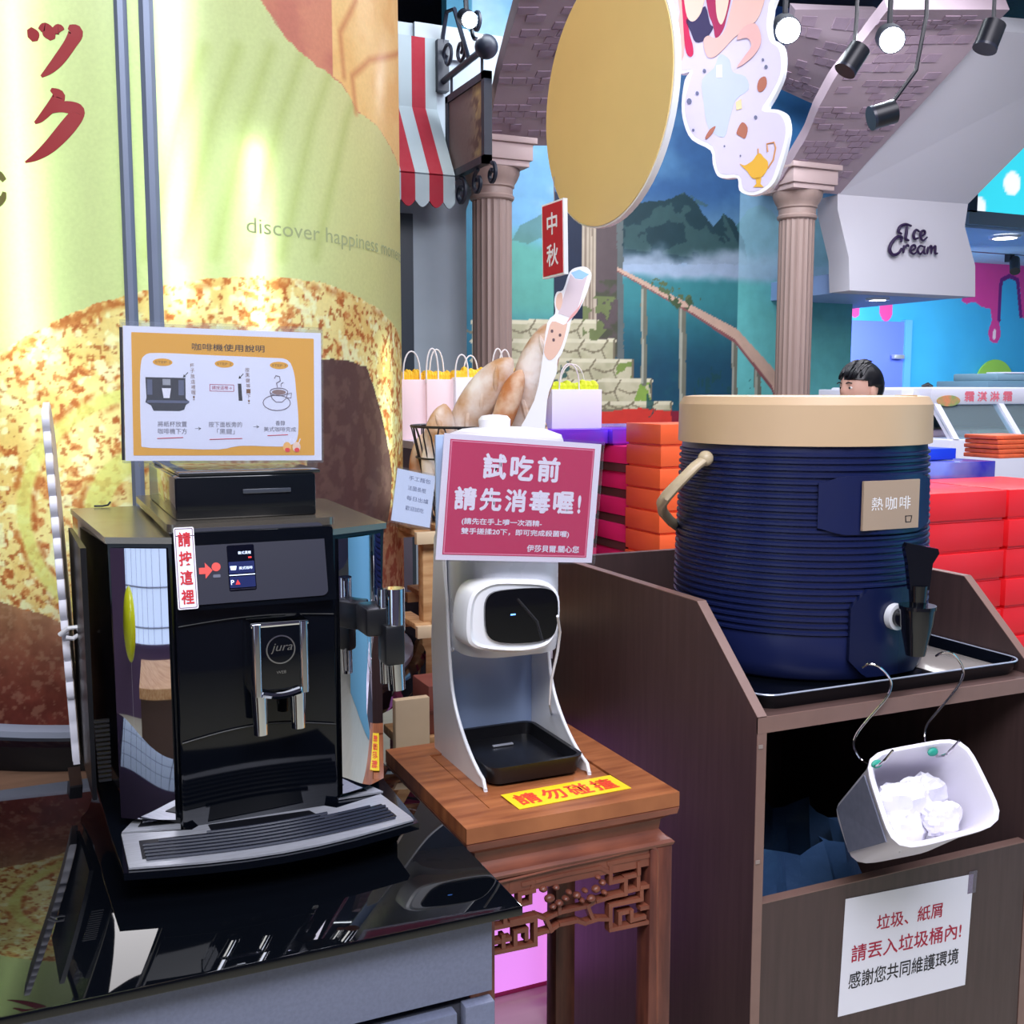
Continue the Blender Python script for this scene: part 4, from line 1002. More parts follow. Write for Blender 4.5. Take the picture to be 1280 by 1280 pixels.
# sloped control panel
pf = quad_frame((0.163, 1.368, 1.182), (0.360, 1.368, 1.182), (0.163, 1.392, 1.284))
m = MB(); m.hexa([(0.162, 1.366, 1.180), (0.362, 1.366, 1.180), (0.362, 1.42, 1.180), (0.162, 1.42, 1.180), (0.162, 1.391, 1.285), (0.362, 1.391, 1.285), (0.362, 1.42, 1.285), (0.162, 1.42, 1.285)])
m.build('panel_housing', BLACKG, cm)
def rr(w_, h_, r, n=5, x0=0, y0=0):
    P = []
    for cx_, cy_, a in ((w_-r, r, -PI/2), (w_-r, h_-r, 0), (r, h_-r, PI/2), (r, r, PI)):
        for k in range(n+1): P.append((x0+cx_+r*math.cos(a+PI/2*k/n), y0+cy_+r*math.sin(a+PI/2*k/n)))
    return P
cp = MB().prism(pf, rr(0.178, 0.096, 0.008, 5, 0.010, 0.004), 0.0015, 0.004).build('control_panel', PANELM, cm)
MB().prism(pf, rr(0.034, 0.058, 0.002, 3, 0.062, 0.018), 0.004, 0.0046).build('display', M('display_black', (10, 12, 26), 0.08), cp)
SCB = M('screen_white', (210, 225, 255), 0.4, emit=1.2); SCN = M('screen_navy', (24, 34, 84), 0.3, emit=0.25); SCR = M('screen_red', (220, 50, 50), 0.4, emit=0.8)
m = MB(); m.prism(pf, rr(0.032, 0.015, 0.001, 2, 0.063, 0.040), 0.0047, 0.005); m.build('menu_tile', SCN, cp)
MB().prism(pf, rr(0.032, 0.014, 0.001, 2, 0.063, 0.022), 0.0047, 0.005).build('menu_tile', SCN, cp)
text_on(pf, '美式咖啡', 0.0755, 0.0445, 0.017, 0.0045, SCB, cp, 0.0, 0.0054, keep=True)
text_on(pf, '義式濃縮', 0.0755, 0.064, 0.016, 0.004, SCB, cp, 0.0, 0.0054, keep=True)
m = MB(); m.prism(pf, [(0.0645, 0.0495), (0.0725, 0.0495), (0.0715, 0.0445), (0.0655, 0.0445)], 0.005, 0.0054); m.build('cup_icon', SCB, cp)
MB().prism(pf, [(0.070, 0.026), (0.076, 0.026), (0.073, 0.032)], 0.005, 0.0054).build('warning_icon', SCR, cp)
text_on(pf, 'P', 0.0645, 0.026, 0.004, 0.006, SCB, cp, 0.0, 0.0054, keep=True)
MB().fbox(pf, 0.088, 0.092, 0.0585, 0.0605, 0.005, 0.0054).build('alert_bar', SCR, cp)
MB().fbox(pf, 0.063, 0.095, 0.0375, 0.0385, 0.005, 0.0053).build('screen_line', SCB, cp)
MB().fbox(pf, 0.063, 0.095, 0.0195, 0.0205, 0.0042, 0.0055).build('screen_rim', CHROME, cp)
# red arrow and dot sticker
RD = M('sticker_coral', (232, 84, 78), 0.5)
m = MB().prism(pf, [(0.0265, 0.042), (0.034, 0.042), (0.034, 0.036), (0.043, 0.046), (0.034, 0.056), (0.034, 0.050), (0.0265, 0.050)], 0.0042, 0.0046); m.build('arrow_sticker', RD, cp)
MB().prism(pf, [(0.0475+0.0055*math.cos(k*PI/12), 0.050+0.0055*math.sin(k*PI/12)) for k in range(24)], 0.0042, 0.0046).build('round_sticker', RD, cp)
MB().prism(pf, rr(0.009, 0.004, 0.001, 2, 0.0432, 0.0365), 0.0042, 0.0048).build('button', M('button_grey', (110, 112, 128), 0.3), cp)
# coffee spout
sp = thing_sp = MB().box(0.247, 0.314, 1.335, 1.384, 1.075, 1.160, 0.003).build('spout_block', BLACKG, cm)
for x in (0.2455, 0.3045):
    MB().prism(XY(1.07), rr(0.011, 0.053, 0.004, 4, x, 1.331), 0, 0.092).build('chrome_rail', CHROME, sp)
MB().box(0.244, 0.317, 1.334, 1.384, 1.157, 1.163, 0.002).build('chrome_cap', CHROME, sp)
m = MB(); P = [(0.256+0.048*k/10, 1.334, 1.073-0.004*math.sin(PI*k/10)) for k in range(11)]; m.tube(P, 0.005, 8); m.build('chrome_lip', CHROME, sp)
MB().cyl((0.2545, 1.346, 1.076), (0.2555, 1.346, 1.018), 0.0105, 24, 0.009).build('nozzle', CHROME, sp)
MB().cyl((0.3035, 1.346, 1.076), (0.3035, 1.346, 1.021), 0.0105, 24, 0.009).build('nozzle', CHROME, sp)
FS = Frame((0.2805, 1.3348, 1.128), (1, 0, 0), (0, 0, 1))
rgm = MB().ring(FS, [(0.0185*math.cos(k*PI/20), 0.0185*math.sin(k*PI/20)) for k in range(40)], [(0.0168*math.cos(k*PI/20), 0.0168*math.sin(k*PI/20)) for k in range(40)], 0, 0.001)
rgm.build('badge_ring', CHROME, sp)
text_on(FS, 'jura', -0.013, -0.005, 0.026, 0.013, CHROME, sp, 0.0, 0.001, shear=0.35)
text_on(FS, 'WE8', -0.006, -0.031, 0.012, 0.004, CHROME, sp, 0.0, 0.001)
# wings
def wing(pts_low, pts_high, nm): 
    m = MB(); loft(m, [R3(pts_low, 0.886), R3(pts_high, 1.262)]); return m.build(nm, BLACKG, cm)
wl = wing([(0.092, 1.44), (0.1595, 1.398), (0.1595, 1.80), (0.068, 1.80)], [(0.087, 1.430), (0.1595, 1.392), (0.1595, 1.80), (0.060, 1.80)], 'left_wing')
wr = wing([(0.3645, 1.398), (0.438, 1.44), (0.452, 1.80), (0.3645, 1.80)], [(0.3645, 1.392), (0.447, 1.430), (0.458, 1.80), (0.3645, 1.80)], 'right_wing')
# wing tops
MB().prism(XY(1.262), [(0.084, 1.426), (0.1595, 1.388), (0.1595, 1.802), (0.058, 1.802)], 0, 0.008).build('wing_cover', TAUPE, wl)
MB().prism(XY(1.262), [(0.3645, 1.388), (0.450, 1.426), (0.460, 1.802), (0.3645, 1.802)], 0, 0.008).build('wing_cover', TAUPE, wr)
# mirror fronts, gently curved
def mirror(xa_, ya_, xb_, yb_, z0, z1, bulge, nm, par):
    m = MB(); n = 10; vs = []; fs = []
    dx, dy = xb_-xa_, yb_-ya_; L = math.hypot(dx, dy); nx, ny = dy/L, -dx/L
    for z in (z0, z1):
        for off in (0.0, 0.004):
            for k in range(n+1):
                u = k/n; b = bulge*math.sin(PI*u)+0.0012+off; vs.append((xa_+dx*u+nx*b, ya_+dy*u+ny*b, z))
    W = n+1
    for k in range(n):
        fs += [(W+k, W+k+1, 3*W+k+1, 3*W+k), (k, 2*W+k, 2*W+k+1, k+1), (k, k+1, W+k+1, W+k), (2*W+k, 3*W+k, 3*W+k+1, 2*W+k+1)]
    fs += [(0, W, 3*W, 2*W), (n, 2*W+n, 3*W+n, W+n)]
    return m.add(vs, fs).build(nm, MIRROR, par, 60)
mirror(0.092, 1.4315, 0.1555, 1.3965, 0.905, 1.256, 0.0015, 'mirror_panel', wl)
mirror(0.370, 1.3965, 0.4395, 1.4325, 0.905, 1.256, 0.005, 'mirror_panel', wr)
# left flank grille ribs and inset
for k in range(14): MB().box(0.066-0.0002*k, 0.0815, 1.445, 1.452, 0.95+k*0.006, 0.953+k*0.006).build('vent_rib', BLACKS, wl)
MB().hexa([(0.0605, 1.52, 0.90), (0.066, 1.52, 0.90), (0.060, 1.76, 0.90), (0.0545, 1.76, 0.90), (0.0585, 1.52, 1.245), (0.066, 1.52, 1.245), (0.058, 1.76, 1.245), (0.0525, 1.76, 1.245)]).build('flank_panel', BLACKS, wl)
# lid, bean hopper
MB().prism(XY(1.276), rr(0.214, 0.42, 0.012, 4, 0.155, 1.388), 0, 0.010).build('top_frame', TAUPE, cm)
hp = MB().box(0.170, 0.352, 1.425, 1.74, 1.286, 1.342, 0.003).build('bean_hopper', M('hopper_black', (14, 18, 24), 0.12, coat=0.4), cm)
MB().box(0.176, 0.360, 1.43, 1.745, 1.342, 1.347, 0.002).build('hopper_lid', M('lid_smoke', (40, 42, 44), 0.1, coat=0.5), hp)
MB().box(0.255, 0.318, 1.4225, 1.426, 1.318, 1.324, 0.001).build('lid_grip', M('grip_grey', (62, 66, 76), 0.25), hp)
# milk nozzle on the right
mn = MB().box(0.398, 0.436, 1.352, 1.408, 1.128, 1.166, 0.004).build('milk_arm', BLACKS, wr)
MB().box(0.418, 0.446, 1.335, 1.372, 1.090, 1.145, 0.005).build('milk_block', BLACKS, mn)
MB().cyl((0.436, 1.350, 1.135), (0.436, 1.350, 1.192), 0.0135, 24).build('chrome_tube', CHROME, mn)
MB().cyl((0.424, 1.362, 1.140), (0.424, 1.362, 1.190), 0.008, 16).build('chrome_tube', CHROME, mn)
MB().cyl((0.436, 1.350, 1.095), (0.438, 1.350, 1.055), 0.012, 24, 0.0115).build('chrome_nozzle', CHROME, mn)
MB().cyl((0.425, 1.362, 1.095), (0.426, 1.362, 1.062), 0.007, 16).build('chrome_nozzle', CHROME, mn)
# vertical sticker
stf = quad_frame((0.163, 1.3665, 1.176), (0.360, 1.3665, 1.176), (0.163, 1.3905, 1.284))
st = thing('paper_label', 'narrow white label with red characters stuck upright left of the coffee machine display', 'label', stf(0.0, 0, 0.006))
a0_ = -0.0015; hS = 0.102; wS = 0.0245; 
MB().prism(stf, rr(wS, hS, 0.002, 3, a0_, 0.006), 0.0046, 0.0056).build('label_paper', PAPER, st)
MB().ring(stf, rr(wS-0.003, hS-0.003, 0.001, 3, a0_+0.0015, 0.0075), rr(wS-0.0045, hS-0.0045, 0.001, 3, a0_+0.00225, 0.00825), 0.0057, 0.006).build('label_border', M('border_violet', (110, 70, 110), 0.5), st)
for i, ch in enumerate('請按這裡'):
    text_on(stf, ch, a0_+0.0045, 0.006+hS-0.0245-i*0.0238, 0.0155, 0.0185, INKR, st, 0.02, 0.0061)

# instruction stand on the hopper
Fs = quad_frame(at_y(155, 578, 1.50), at_y(404, 578, 1.50), at_y(148, 405, 1.50))
FsO = Frame(Vector(at_y(155, 579, 1.50)), Vector(at_y(404, 578, 1.485))-Vector(at_y(155, 579, 1.50)), (-0.03, 0.03, 1))
WSg = (Vector(at_y(404, 578, 1.485))-Vector(at_y(155, 579, 1.50))).length; HSg = 0.183
t = thing('instruction_stand', 'clear acrylic stand with orange bordered coffee instructions on top of the machine', 'sign', FsO(WSg/2, 0))
MB().fbox(FsO, 0, WSg, 0, HSg, 0.0, 0.003).build('acrylic_front', PLASTIC, t)
MB().fbox(FsO, -0.002, WSg, 0, HSg+0.004, -0.008, -0.005).build('acrylic_back', PLASTIC, t)
MB().fbox(FsO, -0.0025, 0.0015, 0.004, HSg-0.006, -0.0048, -0.0008).build('dark_edge', INKB, t)
MB().fbox(FsO, 0.02, WSg-0.01, -0.006, 0.0, -0.06, 0.012).build('acrylic_foot', PLASTIC, t)
sh = MB().fbox(FsO, 0.002, WSg-0.002, 0.003, HSg-0.004, -0.0035, -0.001).build('paper_sheet', PAPER, t)
q = 0.0012; FsP = Frame(FsO(0, 0, -0.0009), FsO.U, FsO.V)
OR = M('print_orange', (240, 170, 40), 0.6)
bw, bh = WSg-0.024, HSg-0.022; bx, by = 0.012, 0.010
MB().prism(FsP, rr(bw, bh, 0.001, 2, bx, by), 0, 0.0002).build('orange_border', OR, sh)
inn = [(0.022, 0.03), (0.026, 0.021), (0.06, 0.0195), (0.12, 0.018), (0.15, 0.023), (0.2, 0.022), (bw-0.022, 0.024), (bw-0.012, 0.032), (bw-0.01, 0.06), (bw-0.013, 0.1), (bw-0.016, 0.125), (bw-0.025, 0.141), (bw-0.05, 0.143), (0.12, 0.144), (0.045, 0.145), (0.028, 0.141), (0.023, 0.128), (0.0215, 0.09)]
MB().prism(FsP, smooth(inn, 3), 0.0003, 0.0005).build('white_field', PAPER, sh)
def T(s, a, b, w_, h_, mat=INKB, bold=0.0, par=None): return text_on(FsP, s, a, b, w_, h_, mat, par or sh, bold, 0.0007)
T('咖啡機使用說明', 0.088, 0.150, 0.095, 0.0095, INKB)
for i, x in enumerate((0.038, 0.117, 0.19)):
    MB().prism(FsP, [(x+0.0125+0.0125*math.cos(k*PI/10), 0.133+0.005*math.sin(k*PI/10)) for k in range(20)], 0.0005, 0.0007).build('step_oval', OR, sh)
    text_on(FsP, 'STEP %d' % (i+1), x+0.003, 0.1315, 0.019, 0.003, M('step_brown', (120, 84, 30), 0.6), sh, 0, 0.0009)
CAPM = M('caption_ink', (84, 76, 92), 0.6)
T('將紙杯放置', 0.043, 0.048, 0.037, 0.0075, CAPM); T('咖啡機下方', 0.043, 0.0385, 0.037, 0.0075, CAPM)
T('按下面板旁的', 0.108, 0.048, 0.044, 0.0075, CAPM); T('「黑鍵」', 0.119, 0.0385, 0.023, 0.0075, CAPM)
T('香醇', 0.197, 0.051, 0.013, 0.0065, CAPM); T('美式咖啡完成', 0.181, 0.0425, 0.044, 0.0065, CAPM)
for a0_, a1_, b in ((0.042, 0.075, 0.0335), (0.109, 0.152, 0.0325), (0.186, 0.214, 0.038)):
    MB().tube([FsP(a0_, b-0.001, 0.0008), FsP(a1_, b+0.0005, 0.0008)], 0.0005, 5).build('underline', INKR, sh)
T('→', 0.0905, 0.044, 0.008, 0.004); T('→', 0.167, 0.047, 0.008, 0.004)
BRN = M('print_brown', (128, 84, 50), 0.6)
for j, s in enumerate(('杯子放這裡喔!', '按黑鍵等一下!')):
    x0 = (0.085, 0.157)[j]
    for i, ch in enumerate(s): T(ch, x0+(0.0015 if ch == '!' else 0)+0.0003*i, 0.127-i*0.0072-(0.004*j), 0.0025 if ch == '!' else 0.0055, 0.0058, BRN)
# little printed coffee machine
pm = [(0.0285, 0.113), (0.079, 0.113), (0.079, 0.086), (0.084, 0.081), (0.079, 0.077), (0.077, 0.071), (0.071, 0.069), (0.038, 0.069), (0.035, 0.076), (0.028, 0.080), (0.0295, 0.086)]
MB().prism(FsP, pm, 0.0005, 0.0007).build('printed_machine', M('print_navy', (30, 32, 48), 0.6), sh)
MB().prism(FsP, [(0.029, 0.0795), (0.083, 0.0795), (0.0835, 0.083), (0.031, 0.083)], 0.0007, 0.0009).build('printed_tray', M('print_slate', (92, 98, 124), 0.6), sh)
MB().prism(FsP, [(0.051, 0.086), (0.0585, 0.086), (0.0605, 0.099), (0.049, 0.099)], 0.0007, 0.0009).build('printed_cup', PAPER, sh)
for a0_, a1_ in ((0.0305, 0.037), (0.070, 0.077)): MB().fbox(FsP, a0_, a1_, 0.09, 0.11, 0.0007, 0.0009).build('printed_panel', MATS['print_slate'], sh)
MB().fbox(FsP, 0.050, 0.060, 0.103, 0.111, 0.0007, 0.0009).build('printed_spout', STEEL, sh)
MB().ring(FsP, rr(0.032, 0.0095, 0.0005, 2, 0.110, 0.096), rr(0.0305, 0.008, 0.0004, 2, 0.11075, 0.09675), 0.0005, 0.0007).build('printed_key_frame', M('print_rose', (180, 60, 90), 0.6), sh)
T('請按這裡→', 0.113, 0.0985, 0.026, 0.005, MATS['print_rose'])
MB().prism(FsP, [(0.147, 0.107), (0.1515, 0.107), (0.153, 0.084), (0.148, 0.084)], 0.0005, 0.0007).build('printed_black_key', INKB, sh)
for x0 in (0.076, 0.148): MB().prism(FsP, [(x0, 0.1135), (x0+0.004, 0.1145), (x0+0.0028, 0.1155), (x0+0.0068, 0.120), (x0+0.006, 0.1207), (x0+0.0022, 0.1163), (x0+0.0012, 0.118)], 0.0005, 0.0007).build('printed_arrow', INKB, sh)
# printed cup with steam
m = MB(); el = lambda cx_, cy_, a, b, n=20: [(cx_+a*math.cos(2*PI*k/n), cy_+b*math.sin(2*PI*k/n)) for k in range(n)]
L3 = lambda P: [FsP(x, y, 0.0008) for x, y in P]
m.tube(L3(el(0.199, 0.082, 0.0185, 0.0105)), 0.0005, 5, True); m.tube(L3(el(0.202, 0.097, 0.012, 0.0052)), 0.0005, 5, True)
m.tube(L3([(0.190, 0.096), (0.1925, 0.088), (0.198, 0.083), (0.206, 0.083), (0.2115, 0.088), (0.214, 0.096)]), 0.0005, 5); m.tube(L3([(0.2135, 0.094), (0.219, 0.096), (0.2185, 0.089), (0.212, 0.089)]), 0.0005, 5)
m.tube(L3([(0.200, 0.103), (0.199, 0.109), (0.204, 0.112), (0.203, 0.118), (0.198, 0.119), (0.196, 0.115)]), 0.0006, 5); m.tube(L3([(0.205, 0.104), (0.205, 0.108), (0.208, 0.110)]), 0.0005, 5)
m.build('printed_cup_outline', M('print_grey', (110, 96, 110), 0.6), sh)
MB().prism(FsP, el(0.202, 0.0965, 0.0095, 0.0035), 0.0005, 0.0007).build('printed_coffee', M('print_mocha', (150, 118, 110), 0.6), sh)
for x, c_ in ((0.2125, (250, 190, 110)), (0.2255, (246, 214, 190))):
    MB().prism(FsP, el(x, 0.0215, 0.0055, 0.007), 0.0006, 0.0009).build('printed_bunny', M('print_b%d' % c_[2], c_, 0.6), sh)
    MB().prism(FsP, el(x+0.0005, 0.0175, 0.0035, 0.003), 0.0009, 0.0011).build('printed_heart', M('print_heart', (230, 70, 70), 0.6), sh)
    for dx in (-0.003, 0.003): MB().prism(FsP, [(x+dx-0.0006, 0.027), (x+dx+0.0006, 0.027), (x+dx*1.7+0.0006, 0.033), (x+dx*1.7-0.0006, 0.033)], 0.0006, 0.0009).build('printed_ear', PAPER, sh)

# ---- die cut board seen edge-on at the left
d0 = Vector(at_d(100, 955, 1.60)); d1 = Vector(at_d(62, 512, 1.56))
Vv = (d1-d0); Hh = Vv.length; vd = Vector((0.06, 0.998, 0)) 
FE = Frame(d0, vd, Vv)
edge = []; nS = 17
for k in range(nS*8+1):
    h = Hh*k/(nS*8); edge.append((-0.007*abs(math.sin(k*PI/8))*(1 if h > 0.1 else 0.3)+(0.010*math.sin(h*9)), h))
poly = edge+[(0.05, Hh+0.01), (0.12, Hh*0.93), (0.15, Hh*0.7), (0.16, Hh*0.4), (0.15, 0.0)]
t = thing('die_cut_board', 'pale die-cut board with scalloped edge standing left of the coffee machine, seen edge-on', 'display board', (float(d0.x), float(d0.y)+0.07, ZC))
MB().prism(FE, poly, -0.009, 0.0).build('foam_board', M('foam_edge', (222, 222, 236), 0.45), t)
MB().prism(FE, [(a*0.96+0.004, b*0.985+0.004) for a, b in poly], 0.0, 0.001).build('printed_face', M('print_tan', (204, 186, 170), 0.6), t)
MB().prism(FE, [(a*0.96+0.004, b*0.985+0.004) for a, b in poly], -0.010, -0.009).build('rear_face', M('print_white', (214, 214, 226), 0.6), t)
hk = FE(0.0, Hh*0.385, 0)
MB().tube([hk+Vector((-0.012, -0.004, -0.004)), hk+Vector((0.0, -0.010, 0.006)), hk+Vector((0.012, -0.010, 0.007)), hk+Vector((0.016, -0.006, -0.004)), hk+Vector((0.006, -0.008, -0.010)), hk+Vector((-0.004, -0.008, -0.008))], 0.0035, 8).build('clip', WHITEP, t)
MB().box(float(d0.x)-0.014, float(d0.x)+0.004, float(d0.y)+0.05, float(d0.y)+0.14, ZC, ZC+0.003).build('support_foot', BLACKS, t)
# black twist tie lying on the left wing
c = at_z(128, 633, 1.2715); t = thing('twist_tie', 'little black twist tie lying on the left rear of the coffee machine', 'cable tie', c)
MB().tube([(c[0]-0.012, c[1], c[2]+0.001), (c[0], c[1]-0.004, c[2]+0.001), (c[0]+0.008, c[1]-0.002, c[2]+0.002), (c[0]+0.012, c[1]+0.004, c[2]+0.006)], 0.0016, 6).build('tie', BLACKS, t)

# ================================================================== CARVED WOODEN STAND
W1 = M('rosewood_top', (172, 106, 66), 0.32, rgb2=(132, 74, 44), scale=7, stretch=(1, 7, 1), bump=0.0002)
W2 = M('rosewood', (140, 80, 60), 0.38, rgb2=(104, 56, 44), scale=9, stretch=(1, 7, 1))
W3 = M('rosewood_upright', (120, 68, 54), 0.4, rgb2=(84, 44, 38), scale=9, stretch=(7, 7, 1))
SX0, SX1, SY0, SY1 = 0.530, 0.876, 1.332, 1.700
stn = thing('carved_stand', 'reddish carved wooden side table with openwork apron carrying the hand sanitizer', 'side table', ((SX0+SX1)/2, (SY0+SY1)/2, 0))
fw = 0.058
XYT = XY(ZC-0.022)
for P in ([(SX0, SY0), (SX1, SY0), (SX1-fw, SY0+fw), (SX0+fw, SY0+fw)], [(SX1, SY0), (SX1, SY1), (SX1-fw, SY1-fw), (SX1-fw, SY0+fw)], [(SX1, SY1), (SX0, SY1), (SX0+fw, SY1-fw), (SX1-fw, SY1-fw)], [(SX0, SY1), (SX0, SY0), (SX0+fw, SY0+fw), (SX0+fw, SY1-fw)]):
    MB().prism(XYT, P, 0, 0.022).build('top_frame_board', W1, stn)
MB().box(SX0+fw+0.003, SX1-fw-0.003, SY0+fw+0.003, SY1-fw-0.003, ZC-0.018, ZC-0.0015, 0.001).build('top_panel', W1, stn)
MB().box(SX0+fw-0.001, SX1-fw+0.001, SY0+fw-0.001, SY1-fw+0.001, ZC-0.021, ZC-0.016).build('panel_groove', M('groove_dark', (50, 26, 20), 0.6), stn)
def rect_ring(x0, x1, y0, y1, prof, nm, mat):
    """profile of (inset, z) swept round the rectangle"""
    m = MB(); rings = [[(x0+i, y0+i, z), (x1-i, y0+i, z), (x1-i, y1-i, z), (x0+i, y1-i, z)] for i, z in prof]
    loft(m, rings); return m.build(nm, mat, stn)
z = ZC-0.022
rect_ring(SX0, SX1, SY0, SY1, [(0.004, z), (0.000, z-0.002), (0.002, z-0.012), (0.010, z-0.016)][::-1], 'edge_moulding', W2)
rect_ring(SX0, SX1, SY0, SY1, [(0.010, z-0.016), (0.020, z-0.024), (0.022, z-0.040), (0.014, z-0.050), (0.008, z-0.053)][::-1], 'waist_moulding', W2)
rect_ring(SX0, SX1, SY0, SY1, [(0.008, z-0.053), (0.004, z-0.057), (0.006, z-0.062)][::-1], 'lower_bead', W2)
AZ = z-0.062
# legs
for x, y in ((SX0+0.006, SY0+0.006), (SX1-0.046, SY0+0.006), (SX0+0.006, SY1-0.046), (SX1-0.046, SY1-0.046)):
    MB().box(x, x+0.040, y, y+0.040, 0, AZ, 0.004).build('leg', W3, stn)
# apron boards, bead and fretwork on the front and the left side
MB().box(SX0+0.046, SX1-0.046, SY0+0.010, SY0+0.032, AZ-0.028, AZ).build('front_apron', W2, stn)
MB().box(SX0+0.046, SX1-0.046, SY1-0.032, SY1-0.010, AZ-0.10, AZ).build('rear_apron', W2, stn)
for x in (SX0+0.010, SX1-0.032): MB().box(x, x+0.022, SY0+0.046, SY1-0.046, AZ-0.10, AZ).build('side_apron', W2, stn)
yf = SY0+0.008; FF = XZ(yf)
def fp(pts): return [FF.inv(at_y(x, y, yf)) for x, y in pts]
bead = fp([(600, 1108), (700, 1084), (760, 1071), (805, 1059), (814, 1058), (821, 1062), (822, 1070), (821, 1130), (821, 1278)])
MB().tube([FF(a, b, 0.001) for a, b in bead], 0.0022, 6).build('apron_bead', W2, stn)
def bars(polys, wd, nm, th=0.014):
    m = MB(); kk = 0
    for P in polys:
        P = fp(P)
        for (a0_, b0_), (a1_, b1_) in zip(P[:-1], P[1:]):
            dx, dy = a1_-a0_, b1_-b0_; L = math.hypot(dx, dy)+1e-9; ux, uy = dx/L*wd/2, dy/L*wd/2; kk += 1; ee = 0.00025*(kk % 9)
            m.prism(FF, [(a0_-ux+uy, b0_-uy-ux), (a1_+ux+uy, b1_+uy-ux), (a1_+ux-uy, b1_+uy+ux), (a0_-ux-uy, b0_-uy+ux)], -th-ee, -ee)
    o = m.build(nm, W2, stn); o['kind'] = 'stuff'; return o
bars([[(764, 1163), (817, 1152), (817, 1066)], [(762, 1080), (817, 1069)], [(764, 1163), (764, 1133), (803, 1125), (803, 1112)], [(776, 1158), (776, 1143), (790, 1140), (790, 1151), (806, 1147)],
      [(764, 1082), (764, 1104), (783, 1100), (783, 1118), (764, 1122)], [(783, 1098), (799, 1094), (799, 1112), (783, 1116)], [(799, 1080), (799, 1092)], [(803, 1136), (817, 1133)], [(803, 1110), (817, 1107)]], 0.0062, 'right_fretwork')
bars([[(560, 1204), (670, 1181), (670, 1150), (618, 1161)], [(645, 1186), (645, 1166), (659, 1163), (659, 1174)], [(600, 1184), (638, 1175)], [(600, 1148), (650, 1137), (650, 1118), (668, 1114)], [(632, 1158), (632, 1143)],
      [(655, 1106), (672, 1102)], [(630, 1172), (630, 1189)], [(600, 1125), (640, 1116), (640, 1105)]], 0.0062, 'left_fretwork')
bars([[(672, 1102), (705, 1094), (750, 1085), (764, 1092)], [(668, 1104), (664, 1115), (664, 1129), (650, 1133)], [(670, 1170), (690, 1164), (702, 1156), (722, 1152), (732, 1155), (748, 1150), (764, 1150)],
      [(640, 1153), (672, 1146), (684, 1150), (700, 1142), (736, 1134), (748, 1127), (764, 1122)], [(700, 1142), (700, 1134)], [(690, 1164), (684, 1150)], [(736, 1134), (742, 1150)]], 0.0055, 'centre_fretwork')
m = MB(); rng = random.Random(3)
for x, y, r in ((680, 1112, 7), (688, 1124, 9), (696, 1110, 6), (700, 1130, 7), (712, 1116, 5), (722, 1120, 7), (732, 1114, 5), (740, 1124, 8), (746, 1112, 8), (754, 1104, 6), (748, 1097, 5), (692, 1134, 6), (728, 1126, 5), (708, 1124, 6), (756, 1116, 5)):
    c = at_y(x, y, yf); R = r*0.95/1000; m.ball((c[0], c[1]+0.003, c[2]), R, 0.007, R*0.75, 10, 6)
o = m.build('carved_blossom', W2, stn); o['kind'] = 'stuff'
# sticker on the stand
FT_ = quad_frame(at_z(649, 1012, ZC+0.0005), at_z(789, 985.5, ZC+0.0005), at_z(629, 994, ZC+0.0005))
a1_ = (Vector(at_z(789, 985.5, ZC))-Vector(at_z(649, 1012, ZC))).length; b1_ = FT_.inv(at_z(629, 994, ZC))[1]
t = thing('warning_label', 'yellow sticker with red characters on the front of the carved stand top', 'label', FT_(a1_/2, b1_/2, 0))
MB().fbox(FT_, 0, a1_, 0, b1_, 0, 0.0008).build('label_tape', M('tape_yellow', (250, 214, 40), 0.35), t)
for i, ch in enumerate('請勿碰撞'): text_on(FT_, ch, 0.010+i*(a1_-0.016)/4, b1_*0.16, (a1_-0.03)/4.3, b1_*0.68, M('ink_vermilion', (226, 66, 36), 0.5), t, 0.02, 0.0011)

# ================================================================== HAND SANITIZER DISPENSER
ds = thing('sanitizer_dispenser', 'white automatic hand sanitizer dispenser with black sensor window and black drip tray', 'dispenser', (0.70, 1.58, ZC))
GW = M('enamel_blue_reflection', (168, 188, 226), 0.3, metal=0.1)  # white enamel; the blue it reflects is put into the colour
def side_plate(X0, front, nm):
    FP = Frame((X0, 0, 0), (0, 1, 0), (0, 0, 1))
    P = [FP.inv(at_x(x, y, X0)) for x, y in front] if front and front[0][0] > 10 else front
    m = MB().prism(FP, P, -0.0016, 0.0016); m.build(nm, WHITEP, ds)
prof = [(1.470, ZC+0.001), (1.463, ZC+0.006), (1.466, ZC+0.013), (1.484, ZC+0.019), (1.514, ZC+0.034), (1.550, ZC+0.060), (1.582, ZC+0.095), (1.600, ZC+0.135), (1.611, ZC+0.20), (1.617, ZC+0.26), (1.622, ZC+0.33), (1.632, ZC+0.36), (1.672, ZC+0.36), (1.676, ZC+0.001)]
side_plate(0.611, smooth(prof, 2), 'side_plate'); side_plate(0.789, smooth(prof, 2), 'side_plate')
for X in (0.611, 0.789):  # rolled front flange of each plate
    MB().tube([(X, y-0.001, z_+0.001) for y, z_ in smooth(prof[1:11], 3)[:28]], 0.0030, 8).build('plate_flange', WHITEP, ds)
MB().box(0.6126, 0.7874, 1.668, 1.674, ZC, ZC+0.53, 0.001).build('back_plate', GW, ds)
MB().box(0.6126, 0.7874, 1.50, 1.674, ZC+0.0005, ZC+0.003).build('base_plate', GW, ds)
